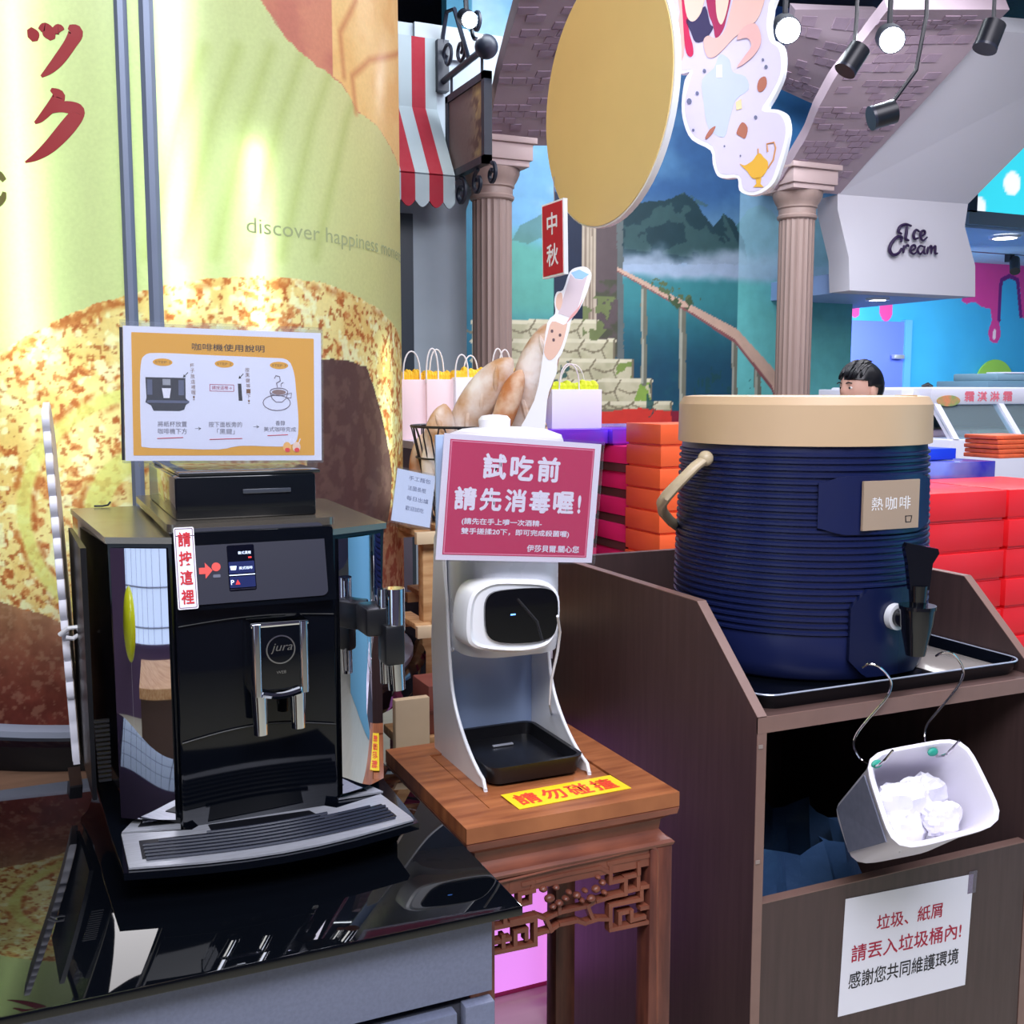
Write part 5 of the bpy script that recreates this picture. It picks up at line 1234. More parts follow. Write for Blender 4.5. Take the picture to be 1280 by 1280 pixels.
# drip tray
m = MB(); loft(m, [R3(rr(0.152, 0.190, 0.018, 5, 0.624, 1.462), ZC+0.004), R3(rr(0.164, 0.204, 0.02, 5, 0.618, 1.455), ZC+0.032), R3(rr(0.150, 0.190, 0.015, 5, 0.625, 1.462), ZC+0.032), R3(rr(0.144, 0.184, 0.013, 5, 0.628, 1.465), ZC+0.012)])
m.build('drip_tray', M('tray_black', (16, 16, 20), 0.3), ds)
MB().box(0.685, 0.722, 1.60, 1.606, ZC+0.013, ZC+0.0155, 0.0005).build('tray_clip', STEEL, ds)
# body shell
m = MB(); body = rr(0.170, 0.150, 0.055, 8, 0.615, 1.520)
loft(m, [R3(shrink(body, 0.965, 0.701, 1.595), ZC+0.185), R3(body, ZC+0.205), R3(body, ZC+0.50), R3(shrink(body, 0.97, 0.701, 1.595), ZC+0.512)])
m.build('body_shell', M('shell_white', (222, 225, 234), 0.28), ds)
# tank shoulders and cap
m = MB(); tb = rr(0.182, 0.160, 0.06, 8, 0.610, 1.512)
loft(m, [R3(tb, ZC+0.508), R3(tb, ZC+0.520), R3(shrink(tb, 0.96, 0.701, 1.595), ZC+0.532), R3(shrink(tb, 0.70, 0.701, 1.595), ZC+0.541), R3(shrink(tb, 0.4, 0.701, 1.595), ZC+0.544)])
m.build('tank_lid', M('tank_white', (232, 230, 238), 0.35), ds)
cc = at_d(618, 520, (Vector((0.70, 1.59, 1.4))-Vector(CAM)).dot(Vector(fwd)))
MB().lathe([(0.021, ZC+0.540), (0.025, ZC+0.543), (0.026, ZC+0.556), (0.021, ZC+0.562), (0.008, ZC+0.564)], float(cc[0]), float(cc[1]), 32).build('tank_cap', M('tank_white', (232, 230, 238), 0.35), ds)
# sensor head
yh = 1.498
FH = XZ(yh)
head = [FH.inv(at_y(x, y, yh)) for x, y in [(584, 770), (588, 748), (598, 735), (620, 727), (655, 727), (682, 729), (696, 737), (701, 752), (700, 780), (694, 800), (680, 811), (650, 816), (610, 814), (590, 808), (584, 795)]]
head = smooth(head, 3)
hc = (sum(p[0] for p in head)/len(head), sum(p[1] for p in head)/len(head))
def sc2(P, f, dx=0, dz=0): return [(hc[0]+(a-hc[0])*f+dx, hc[1]+(b-hc[1])*f+dz) for a, b in P]
m = MB(); loft(m, [[FH(a, b, -0.05) for a, b in sc2(head, 1.04, 0.0, 0.0)], [FH(a, b, -0.012) for a, b in sc2(head, 1.03)], [FH(a, b, -0.003) for a, b in sc2(head, 0.99)], [FH(a, b, 0.0) for a, b in sc2(head, 0.93)], [FH(a, b, -0.004) for a, b in sc2(head, 0.86)]])
m.build('sensor_head', M('head_white', (236, 237, 244), 0.22, coat=0.3), ds)
dsp = [FH.inv(at_y(x, y, yh)) for x, y in [(606, 765), (608, 750), (618, 740), (645, 736), (675, 735), (691, 739), (697, 752), (696, 780), (690, 795), (672, 802), (640, 804), (618, 801), (608, 790)]]
dsp = smooth(dsp, 3)
win = MB().prism(FH, dsp, -0.004, 0.001).build('sensor_window', M('window_black', (8, 9, 13), 0.06, coat=0.8), ds)
p = FH.inv(at_y(641, 768, yh)); MB().fbox(FH, p[0]-0.004, p[0]+0.004, p[1]-0.001, p[1]+0.001, 0.001, 0.0014).build('status_light', M('led_blue', (90, 150, 255), 0.4, emit=4), win)
p = at_x(565, 812, 0.613); MB().cyl((0.6128, p[1], p[2]), (0.6155, p[1], p[2]), 0.004, 12).build('screw', STEEL, ds)
# power cord
P = [at_d(697, 770, 1.62), at_d(700, 790, 1.66), at_d(697, 815, 1.68), at_d(689, 850, 1.70), at_d(687, 880, 1.72), at_z(692, 905, ZC+0.003)]
MB().tube([Vector(q) for q in P], 0.0022, 6).build('power_cord', WHITEP, ds)
# acrylic notice in front
YS = 1.492
Fp = quad_frame(at_y(547, 698, YS), at_y(742, 702, YS), at_y(553, 541, YS))
Wp = (Vector(at_y(742, 702, YS))-Vector(at_y(547, 698, YS))).length; Hp = Fp.inv(at_y(553, 541, YS))[1]
sk = Fp.inv(at_y(553, 541, YS))[0]
t = thing('sanitizing_notice', 'magenta notice in a clear sleeve fixed to the top of the sanitizer dispenser', 'sign', Fp(Wp/2, 0))
Fp = Frame(Fp(sk*0.5, 0, 0), Fp.U, Fp.V); 
MB().fbox(Fp, 0, Wp, -0.002, Hp, -0.0012, 0).build('white_sheet', PAPER, t)
MAG = M('print_magenta', (200, 36, 92), 0.5)
x0, y0, x1, y1 = 0.010, 0.006, Wp-0.011, Hp-0.008
pk = MB().fbox(Fp, x0, x1, y0, y1, 0, 0.0004).build('magenta_field', MAG, t)
e = 0.0015
MB().ring(Fp, [(x0+e, y0+e), (x1-e, y0+e), (x1-e, y1-e), (x0+e, y1-e)], [(x0+2*e, y0+2*e), (x1-2*e, y0+2*e), (x1-2*e, y1-2*e), (x0+2*e, y1-2*e)], 0.0004, 0.0006).build('keyline', M('keyline_pink', (236, 140, 170), 0.5), pk)
MB().fbox(Fp, -0.003, Wp+0.004, -0.004, Hp+0.004, 0.0016, 0.0028).build('acrylic_sleeve', clear_plastic('clear_sleeve', (248, 247, 250), 0.02), t)
w1 = 0.034
def TT(s, a, b, w_, h_, bold): text_on(Fp, s, a, b, w_, h_, PAPER, pk, bold, 0.0007)
h_ = Hp
def TN(t_, fx0, fx1, fy0, fy1, bold): TT(t_, Wp*fx0, Hp*(1-fy1), Wp*(fx1-fx0), Hp*(fy1-fy0), bold)
for i, ch in enumerate('試吃前'): TN(ch, 0.245+0.172*i, 0.245+0.172*i+0.148, 0.135, 0.345, 0.03)
for i, ch in enumerate('請先消毒喔'): TN(ch, 0.085+0.156*i, 0.085+0.156*i+0.137, 0.415, 0.605, 0.03)
TN('!', 0.872, 0.893, 0.44, 0.595, 0.03)
TN('(請先在手上噴一次酒精-', 0.14, 0.645, 0.665, 0.725, 0.018)
TN('雙手搓揉20下，即可完成殺菌喔)', 0.14, 0.83, 0.745, 0.805, 0.018)
TN('伊莎貝爾.關心您', 0.56, 0.905, 0.870, 0.93, 0.018)

# ================================================================== CABINET WITH THE DRINK COOLER
CX0, CX1, CYF, CYB = 1.03, 1.662, 1.350, 2.075
SHZ = 0.94
WEN = M('wenge_laminate', (74, 56, 56), 0.42, noise=0.2, scale=10, stretch=(8, 8, 0.6))
WEE = M('wenge_edge', (134, 104, 96), 0.4, noise=0.08, scale=30)
cab = thing('service_cabinet', 'dark brown wooden service cabinet with high sloping sides and open bin bay', 'cabinet', ((CX0+CX1)/2, 1.7, 0))
for X, nm in ((CX0, 'side_panel'), (CX1-0.018, 'side_panel')):
    FP = Frame((X, 0, 0), (0, 1, 0), (0, 0, 1))
    P = [(CYF, 0.0), (CYB, 0.0), (CYB, 1.095), (1.524, 1.095), (CYF, SHZ)]
    sp_ = MB().prism(FP, P, 0, 0.018).build(nm, WEN, cab)
    for (a, b), (c, d) in (((CYB, 1.095), (1.524, 1.095)), ((1.524, 1.095), (CYF, SHZ)), ((CYF, SHZ), (CYF, 0))):
        dx, dy = c-a, d-b; L = math.hypot(dx, dy); nx, ny = dy/L*0.0015, -dx/L*0.0015
        if nx+0 > 0 and ny == 0: nx = -nx
        if ny < 0: nx, ny = -nx, -ny
        MB().prism(FP, [(a, b), (c, d), (c+nx, d+ny), (a+nx, b+ny)], 0, 0.018).build('edge_band', WEE, sp_)
MB().box(CX0+0.018, CX1-0.018, CYB-0.018, CYB, 0.0, 1.095).build('back_panel', WEN, cab)
sh_ = MB().box(CX0+0.018, CX1-0.018, CYF+0.001, CYB-0.018, SHZ-0.024, SHZ).build('shelf', M('wenge_shelf', (92, 70, 66), 0.4, noise=0.15, scale=10), cab)
MB().box(CX0, CX1, CYF-0.002, CYF+0.001, SHZ-0.026, SHZ).build('shelf_edge_band', WEE, sh_)
zd = at_y(945, 1132, CYF)[2]
dr = MB().box(CX0+0.019, CX1-0.019, CYF, CYF+0.018, 0.12, zd).build('bin_door', WEN, cab)
MB().box(CX0+0.019, CX1-0.019, CYF-0.001, CYF+0.019, zd, zd+0.0015).build('door_edge_band', WEE, dr)
MB().box(CX0+0.018, CX1-0.018, CYF+0.06, CYB-0.018, 0.14, 0.158).build('floor_panel', WEN, cab)
MB().box(CX0+0.018, CX1-0.018, CYF+0.03, CYB-0.02, 0.0, 0.12).build('plinth', BLACKS, cab)
for z_ in (SHZ-0.05, 0.86-0.16): MB().box(CX0+0.002, CX0+0.010, CYF-0.003, CYF, z_, z_+0.006).build('joint_pin', M('pin_grey', (150, 135, 130), 0.4), cab)
# bin liner bulging out of the bin
m = MB(); rng = np.random.RandomState(5)
cL = at_d(985, 1105, 1.83)
NU, NV = 40, 24; vs = []; fs = []
for j in range(NV+1):
    for i in range(NU+1):
        u, v = i/NU, j/NV
        a = 2*PI*u; r_ = (0.20-0.07*v)*(1+0.12*math.sin(9*a+3*v)+0.06*math.sin(17*a))
        z_ = 0.30+ (zd-0.005-0.30)*v**0.7 + 0.012*math.sin(7*a+v*5)
        vs.append((1.27+r_*1.1*math.cos(a), 1.62+r_*0.9*math.sin(a), z_))
for j in range(NV):
    for i in range(NU): a = j*(NU+1)+i; fs.append((a, a+1, a+NU+2, a+NU+1))
m.add(vs, fs).build('bin_liner', M('liner_blue', (52, 78, 116), 0.3, bump=0.004, scale=25), None)
o = bpy.data.objects['bin_liner']; tag(o, 'crumpled blue plastic liner inside the open bay of the brown cabinet', 'bin liner')
# door notice
Fn = quad_frame(at_y(1047, 1271, CYF-0.0005), at_y(1213, 1229, CYF-0.0005), at_y(1053, 1122, CYF-0.0005))
t = thing('litter_notice', 'white paper notice about litter taped on the brown cabinet door', 'sign', Fn(0.14, 0.1))
Wn = 0.292; Hn = 0.208
sh2 = MB().fbox(Fn, 0, Wn, 0, Hn, 0, 0.0008).build('paper_sheet', PAPER, t)
MB().fbox(Fn, Wn-0.012, Wn+0.008, Hn-0.035, Hn+0.006, 0.0009, 0.0012).build('tape_strip', clear_plastic('tape_clear', (220, 215, 225), 0.12), t)
CR = M('ink_crimson', (176, 28, 62), 0.6)
text_on(Fn, '垃圾、紙屑', 0.072, 0.140, 0.150, 0.028, CR, sh2, 0.008, 0.0011)
text_on(Fn, '請丟入垃圾桶內!', 0.020, 0.092, 0.252, 0.031, CR, sh2, 0.008, 0.0011)
text_on(Fn, '感謝您共同維護環境', 0.018, 0.045, 0.252, 0.030, INKB, sh2, 0.006, 0.0011)

# tray under the cooler
tr = thing('serving_tray', 'black rimmed serving tray with steel lining under the blue cooler', 'tray', (1.37, 1.6, SHZ))
o1 = rr(0.590, 0.44, 0.035, 6, 1.052, 1.368)
m = MB(); loft(m, [R3(shrink(o1, 0.96, 1.345, 1.588), SHZ+0.0005), R3(o1, SHZ+0.024), R3(shrink(o1, 0.985, 1.345, 1.588), SHZ+0.025), R3(shrink(o1, 0.955, 1.345, 1.588), SHZ+0.006)])
m.build('tray_shell', BLACKG, tr)
MB().box(1.475, 1.622, 1.39, 1.77, SHZ+0.0062, SHZ+0.0077, 0.0005).build('steel_lining', M('tray_steel', (196, 188, 182), 0.22, metal=0.55), tr)
P3 = [(x, y, SHZ+0.0255) for x, y in shrink(o1, 0.992, 1.345, 1.588)]
MB().tube(P3, 0.0016, 6, True).build('bright_rim', M('rim_pale', (196, 204, 226), 0.2, metal=0.3), tr)

# cooler
KX, KY, KR = 1.350, 1.655, 0.237
KB = SHZ+0.0078
ck = thing('drink_cooler', 'large round dark blue ribbed drink cooler with beige lid and black tap', 'drink dispenser', (KX, KY, KB))
prof = [(KR*0.93, KB), (KR*0.965, KB+0.006), (KR*0.985, KB+0.03), (KR*0.99, KB+0.075)]
nr = 27; z0, z1 = KB+0.080, KB+0.400
for i in range(nr):
    a = z0+(z1-z0)*i/nr; h = (z1-z0)/nr
    prof += [(KR*0.985, a), (KR*0.985, a+h*0.18), (KR*1.003, a+h*0.36), (KR*1.003, a+h*0.72), (KR*0.985, a+h*0.9)]
prof += [(KR*0.985, z1), (KR*0.98, z1+0.012)]
prof = [(r_*(1-0.035*max(0, (z_-KB-0.15)/0.27)), z_) for r_, z_ in prof]
NAVYP = M('cooler_navy', (22, 31, 76), 0.36, noise=0.06, scale=20)
MB().lathe(prof, KX, KY, 96).build('ribbed_body', NAVYP, ck, 50)
BEI = M('cooler_beige', (206, 176, 142), 0.42, noise=0.03, scale=12)
lz = z1+0.010
lid = MB().lathe([(KR*0.95, lz), (KR*0.985, lz), (KR*0.98, lz+0.070), (KR*0.945, lz+0.084), (KR*0.88, lz+0.086), (KR*0.84, lz+0.080)], KX, KY, 28, PI/28).build('lid', BEI, ck, 20)
c = at_z(1128, 497, lz+0.08); 
MB().box(KX+0.05, KX+0.085, KY-KR*0.86, KY-KR*0.78, lz+0.078, lz+0.0872, 0.001).build('lid_notch', M('beige_dark', (190, 158, 112), 0.5), lid)
# flat badge area and plaque
def kp(ang, r, z_): a = math.radians(ang); return Vector((KX+r*math.cos(a), KY+r*math.sin(a), z_))
def patch(a0_, a1_, z0_, z1_, r0, r1, nm, mat, par, cut=0.0, n=16):
    m = MB(); vs = []
    for r_ in (r0, r1):
        for z_ in (0, 1):
            for k in range(n+1):
                a = a0_+(a1_-a0_)*k/n; e_ = 0
                if cut: u = k/n; e_ = cut*max(0, 1-min(u, 1-u)*6)
                vs.append(kp(a, r_, (z1_-e_) if z_ else (z0_+e_)))
    W = n+1; fs = []
    for k in range(n): fs += [(2*W+k, 2*W+k+1, 3*W+k+1, 3*W+k), (k, W+k, W+k+1, k+1), (k, k+1, 2*W+k+1, 2*W+k), (W+k, 3*W+k, 3*W+k+1, W+k+1)]
    fs += [(0, 2*W, 3*W, W), (n, W+n, 3*W+n, 2*W+n)]
    return m.add(vs, fs).build(nm, mat, par)
zp = lambda y: float(at_d(1110, y, 1.79)[2])
bd = patch(-122, -60, zp(674), zp(598), KR*0.98, KR*1.008, 'badge_panel', NAVYP, ck, 0.012)
cpl = [kp(-105, KR*1.012, 0), kp(-75, KR*1.012, 0)]
BLp, BRp, TLp = None, None, None
FPq = Frame((cpl[0].x, cpl[0].y-0.008, zp(668)), cpl[1]-cpl[0], (0, 0, 1)); wq = (cpl[1]-cpl[0]).length; hq = zp(604)-zp(668)
MB().fbox(FPq, 0, wq, 0, hq, -0.004, 0.001).build('plaque', M('plaque_tan', (176, 152, 132), 0.45), ck)
m_ = M('chalk_white', (242, 240, 244), 0.7)
for i, ch in enumerate('熱咖啡'): text_on(FPq, ch, wq*(0.14+0.25*i), hq*0.40, wq*0.2, hq*0.27, m_, ck, 0.0, 0.0014)
m = MB(); m.ring(FPq, [(wq*0.76, hq*0.12), (wq*0.86, hq*0.12), (wq*0.88, hq*0.26), (wq*0.75, hq*0.26)], [(wq*0.775, hq*0.135), (wq*0.85, hq*0.135), (wq*0.865, hq*0.245), (wq*0.765, hq*0.245)], 0.001, 0.0014); m.build('cup_doodle', INKB, ck)
# tap
TP = M('tap_black', (12, 14, 22), 0.18, coat=0.4)
tp = patch(-108, -66, KB+0.012, KB+0.165, KR*0.985, KR*1.04, 'tap_housing', M('housing_navy', (18, 26, 62), 0.25), ck, 0.03)
tz = float(at_d(1130, 795, 1.72)[2])
ax = kp(-88, KR*1.02, tz); dr_ = Vector((math.cos(math.radians(-86)), math.sin(math.radians(-86)), 0))
MB().cyl(ax-dr_*0.01, ax+dr_*0.045, 0.016, 20).build('tap_stem', TP, tp)
MB().cyl(ax+dr_*0.004, ax+dr_*0.016, 0.023, 24).build('white_washer', WHITEP, tp)
bx_ = ax+dr_*0.055
m = MB().tube([bx_+Vector((0, 0, 0.022)), bx_+Vector((0, 0, -0.004)), bx_+Vector((0, 0, -0.058))], [0.029, 0.027, 0.016], 20); m.build('tap_spout', TP, tp)
MB().cyl(bx_+Vector((0, 0, 0.022)), bx_+Vector((0, 0, 0.028)), 0.031, 20).build('tap_collar', TP, tp)
MB().cyl(bx_+Vector((0, 0, 0.028)), bx_+Vector((0, 0, 0.062)), 0.013, 16, 0.016).build('tap_neck', TP, tp)
Fl = Frame(bx_+Vector((0, 0, 0.055)), Vector(rgt), (0, 0, 1))
MB().prism(Fl, [(-0.016, 0.0), (0.016, 0.0), (0.020, 0.045), (0.030, 0.062), (0.028, 0.070), (-0.024, 0.080), (-0.028, 0.072), (-0.022, 0.045)], -0.008, 0.008).build('tap_lever', TP, tp)
# bail handle on the left
HN = M('handle_beige', (196, 178, 148), 0.4)
hd0 = float((Vector((KX-KR, KY, 1.3))-Vector(CAM)).dot(Vector(fwd)))
hd = [at_d(882, 573, hd0-0.045), at_d(868, 584, hd0-0.055), at_d(850, 602, hd0-0.050), at_d(834, 619, hd0-0.035), at_d(827, 629, hd0), at_d(828, 639, hd0+0.05), at_d(838, 651, hd0+0.10), at_d(852, 662, hd0+0.16)]
hn = MB().tube([Vector(p) for p in hd], [0.011, 0.012, 0.012, 0.013, 0.013, 0.012, 0.011, 0.010], 12, flat=0.75).build('handle', HN, ck)
pv = Vector(hd[0]); MB().ball(tuple(pv), 0.014, 0.014, 0.014).build('handle_pivot', HN, hn)
tr2 = MB(); 

# ---- S hooks and the hung waste bin
HK = M('hook_steel', (210, 205, 210), 0.15, metal=1.0)
def crv(pts, r, nm, lab, grp=None):
    P = [Vector(at_d(x, y, d)) for x, y, d in pts]; L = []
    for i in range(len(P)-1):
        a, b, d, e_ = P[max(i-1, 0)], P[i], P[i+1], P[min(i+2, len(P)-1)]
        for k in range(6):
            t_ = k/6; L.append(0.5*((2*b)+(d-a)*t_+(2*a-5*b+4*d-e_)*t_*t_+(3*b-a-3*d+e_)*t_**3))
    L.append(P[-1]); o = MB().tube(L, r, 8).build(nm, HK, None); tag(o, lab, 'hook'); return o
dF = lambda x, y: float((Vector(at_y(x, y, CYF-0.012))-Vector(CAM)).dot(Vector(fwd)))
h1 = [(1078, 834, dF(1078, 834)+0.03), (1086, 830, dF(1086, 830)+0.012), (1098, 833, dF(1098, 833)), (1110, 845, dF(1110, 845)), (1114, 856, dF(1114, 856)), (1108, 872, dF(1108, 872)), (1090, 893, dF(1090, 893)), (1073, 914, dF(1073, 914)), (1067, 928, dF(1067, 928)-0.01), (1070, 940, dF(1070, 940)-0.02), (1080, 953, dF(1080, 953)-0.04), (1095, 957, 1.70), (1106, 950, 1.66), (1116, 938, 1.64)]
crv(h1, 0.0021, 'wire_hook', 'left steel S hook carrying the white waste bin from the tray edge')
h2 = [(1170, 820, dF(1170, 820)+0.03), (1178, 816, dF(1178, 816)+0.012), (1190, 817, dF(1190, 817)), (1201, 830, dF(1201, 830)), (1204, 843, dF(1204, 843)), (1196, 860, dF(1196, 860)), (1178, 882, dF(1178, 882)), (1160, 904, dF(1160, 904)), (1156, 918, dF(1156, 918)-0.01), (1158, 932, dF(1158, 932)-0.02), (1166, 944, dF(1166, 944)-0.05), (1180, 944, 1.72), (1190, 936, 1.70), (1199, 926, 1.68)]
crv(h2, 0.0021, 'wire_hook', 'right steel S hook carrying the white waste bin from the tray edge')
bin_ = thing('waste_bin', 'small white plastic waste bin holding tissues, hung tilted by two hooks', 'bin', at_d(1150, 1075, 1.72))
dN = 1.66
Aq = [Vector(at_d(1078, 945, dN+0.06)), Vector(at_d(1203, 922, dN+0.10)), Vector(at_d(1256, 1030, dN+0.0)), Vector(at_d(1118, 1066, dN-0.03))]
Bq = [Vector(at_d(1040, 1000, dN+0.17)), Vector(at_d(1140, 985, dN+0.22)), Vector(at_d(1178, 1062, dN+0.12)), Vector(at_d(1066, 1084, dN+0.09))]
def rquad(Q, f=1.0, n=40, p=5.0):
    out_ = []; c = sum(Q, Vector())/4
    for k in range(n):
        a = 2*PI*k/n; cx_, sy_ = math.cos(a), math.sin(a); rr_ = (abs(cx_)**p+abs(sy_)**p)**(-1/p); u = (1+rr_*cx_*f)/2; v = (1+rr_*sy_*f)/2
        out_.append((Q[0]*(1-u)+Q[1]*u)*v+(Q[3]*(1-u)+Q[2]*u)*(1-v))
    return out_
WB = M('bin_white', (226, 222, 236), 0.35)
nrm_ = ((Aq[1]-Aq[0]).cross(Aq[3]-Aq[0])).normalized()
if nrm_.dot(Vector(CAM)-Aq[0]) < 0: nrm_ = -nrm_
rings = [rquad(Bq, 0.9), rquad(Bq, 1.0)]
for s_ in (0.3, 0.6, 0.92): rings.append([a*(1-s_)+b*s_ for a, b in zip(rquad(Bq), rquad(Aq, 0.97))])
rings += [rquad(Aq, 0.97), rquad(Aq, 1.03), [p+nrm_*0.004 for p in rquad(Aq, 1.03)], [p+nrm_*0.005 for p in rquad(Aq, 0.95)], rquad(Aq, 0.91)]
for s_ in (0.6, 0.3, 0.06): rings.append([a*(1-s_)+b*s_ for a, b in zip(rquad(Bq, 0.9), rquad(Aq, 0.9))])
m = MB(); loft(m, [[tuple(p) for p in r] for r in rings]); m.build('bin_shell', WB, bin_, 50)
# grey label on the left flank: offset from the flank plane
nl = (Bq[0]-Aq[0]).cross(Aq[3]-Aq[0]).normalized(); nl = nl if nl.dot(Vector(CAM)-Aq[0]) > 0 else -nl
Lq = lambda u, v, c: ((Aq[0]*(1-u)+Bq[0]*u)*v+(Aq[3]*(1-u)+Bq[3]*u)*(1-v))+nl*c
P = [(0.06, 0.12), (0.95, 0.2), (0.90, 0.82), (0.06, 0.82)]
MB().hexa([Lq(u, v, 0.001) for u, v in P]+[Lq(u, v, 0.0035) for u, v in P]).build('grey_label', M('label_slate', (120, 124, 146), 0.6, noise=0.1, scale=80), bin_)
TEAL = M('tape_teal', (40, 160, 140), 0.5)
for x, y, dd in ((1096, 955, 1.72), (1166, 940, 1.755)):
    c = at_d(x, y, dd-0.012); MB().ball(c, 0.011, 0.005, 0.007, 10, 6).build('hook_tape', TEAL, bin_)
# tissues
def blob(c, r, seed, sq=(1, 1, 1), amp=0.5):
    m = MB(); m.ball((0, 0, 0), 1, 1, 1, 26, 18); V = np.array(m.v); n = fbm(V[:, 0]*2.2+seed, V[:, 1]*2.2+V[:, 2]*1.7, seed, 3)+0.6*np.abs(fbm(V[:, 2]*4+seed, V[:, 0]*4-V[:, 1]*2, seed+5, 2)-0.5)
    V = V*(1+amp*(n[:, None]-0.6))*np.array(r)*np.array(sq)+np.array(c); m.v = [tuple(p) for p in V]; return m
cA = sum(Aq, Vector())/4; cB = sum(Bq, Vector())/4
def inb(u, v, s_): q_ = (Aq[0]*(1-u)+Aq[1]*u)*v+(Aq[3]*(1-u)+Aq[2]*u)*(1-v); return cB*(1-s_)+(cA*(1-s_)*0+q_)*s_ if False else q_*s_+((Bq[0]*(1-u)+Bq[1]*u)*v+(Bq[3]*(1-u)+Bq[2]*u)*(1-v))*(1-s_)
for i, (u, v, s_, r_) in enumerate(((0.36, 0.48, 0.66, 0.052), (0.62, 0.24, 0.78, 0.034), (0.30, 0.24, 0.66, 0.040), (0.66, 0.60, 0.55, 0.044))):
    o = blob(tuple(inb(u, v, s_)), r_, 11+i, (1.1, 0.6, 0.85), 0.6).build('tissue', M('tissue_white', (236, 234, 246), 0.85, bump=0.002, scale=40), None, 20)
    tag(o, ['crumpled white tissue largest in the middle of the hung bin', 'crumpled tissue near the lower rim of the hung bin', 'crumpled tissue in the lower left of the hung bin', 'crumpled tissue at the upper right deep in the hung bin'][i], 'tissue', 'tissues in the hung bin')

# ================================================================== DISPLAY TABLE WITH GIFT BOXES
def gift_box(x0, y0, z0, w_, d_, h_, label, grp, lidm, basem=None, base_h=0.0, name='gift_box'):
    t = thing(name, label, 'box', (x0+w_/2, y0+d_/2, z0), grp)
    if base_h > 0: MB().box(x0+0.004, x0+w_-0.004, y0+0.004, y0+d_-0.004, z0, z0+base_h+0.004).build('box_base', basem, t)
    else: MB().box(x0+0.006, x0+w_-0.006, y0+0.006, y0+d_-0.006, z0, z0+h_*0.3).build('box_base', basem or lidm, t)
    MB().box(x0, x0+w_, y0, y0+d_, z0+(base_h if base_h > 0 else h_*0.09), z0+h_-0.001, 0.0015).build('lid', lidm, t)
    return t
PINK = M('box_pink', (236, 44, 120), 0.35); BROWN = M('box_brown', (96, 62, 62), 0.5); ORG = M('box_orange', (250, 104, 56), 0.4, noise=0.08, scale=6)
RED = M('box_red', (240, 34, 44), 0.38); VIO = M('foil_violet', (150, 50, 235), 0.18, metal=0.35, rgb2=(120, 80, 250), scale=5, stretch=(1, 0.3, 1)); BLU = M('foil_blue', (60, 66, 220), 0.15, metal=0.4, rgb2=(140, 150, 235), scale=6)
# pink stack
cPk = at_d(786, 560, 3.2)
PX, PY = float(cPk[0]), float(cPk[1])
pitch = 0.079; ztop_ = float(at_d(786, 558, 3.2)[2])
n_pk = 7; zb = ztop_-n_pk*pitch
names = ['topmost', 'second', 'third', 'fourth', 'fifth', 'sixth', 'seventh']
TB = MB(); tbz = zb
tbl = thing('display_table', 'low display table under the pink and orange gift boxes', 'table', (2.1, 3.1, 0))
MB().box(PX-0.12, PX+0.36, PY-0.12, PY+1.0, tbz-0.031, tbz-0.001, 0.004).build('table_top', M('table_white', (206, 200, 214), 0.5), tbl)
for x in (PX-0.1, PX+0.3):
    for y in (PY-0.1, PY+0.92): MB().box(x, x+0.05, y, y+0.05, 0, tbz-0.03).build('leg', M('table_leg', (120, 116, 130), 0.5), tbl)
for i in range(n_pk):
    dx = [0, 0.012, 0.006, 0.0, 0.008, 0.0, 0.004][i]
    gift_box(PX+dx-0.002, PY+0.01*(i % 2), ztop_-(i+1)*pitch, 0.30, 0.50, pitch, 'pink lidded gift box, %s down of the stack left of the orange boxes' % names[i], 'pink gift boxes', PINK, BROWN, 0.026)
for i in range(n_pk):   # neighbouring stack behind, its fronts show redder
    gift_box(PX+0.015, PY+0.53, ztop_-(i+1)*pitch, 0.32, 0.40, pitch, 'pink gift box %s down in the rear stack behind the magenta notice' % names[i], 'pink gift boxes', PINK, BROWN, 0.026)
# violet foil boxes lying on top
zv = ztop_
gift_box(PX-0.32+0.1, PY+0.10, zv, 0.205, 0.5, 0.05, 'violet foil gift box left of its pair on top of the pink boxes', 'violet foil boxes', VIO)
gift_box(PX-0.01, PY+0.08, zv, 0.36, 0.5, 0.05, 'long violet foil gift box on top of the pink boxes beside the orange stack', 'violet foil boxes', VIO)
MB0 = None
# support stack left of the pink ones (behind the notice)
for i in range(n_pk):
    gift_box(PX-0.34, PY+0.12+0.01*(i % 2), ztop_-(i+1)*pitch, 0.30, 0.48, pitch, 'pink gift box %s down in the stack hidden mostly by the notice' % names[i], 'pink gift boxes', PINK, BROWN, 0.026)
tbl2 = MB().box(PX-0.40, PX-0.12, PY-0.12, PY+1.0, tbz-0.031, tbz-0.001, 0.004).build('table_leaf', MATS['table_white'], tbl)
# orange stack
cO = at_d(826, 530, 3.0); ox, oy = float(cO[0]), float(cO[1])+0.20; po_ = 0.0625; zo = float(cO[2])
for i in range(8):
    gift_box(ox+0.002*(i % 2), oy-0.20, zo-(i+1)*po_, 0.30, 0.19, po_, 'orange gift box %s down of the stack between the pink boxes and the cooler' % (names+['lowest'])[i], 'orange gift boxes', ORG)
zo_b = zo-8*po_
MB().box(ox-0.02, ox+0.34, oy-0.22, oy, zo_b-0.031, zo_b-0.001, 0.003).build('side_shelf', MATS['table_white'], tbl)
MB().box(ox+0.12, ox+0.20, oy-0.14, oy-0.06, 0, zo_b-0.03).build('side_shelf_post', MATS['table_leg'], tbl)

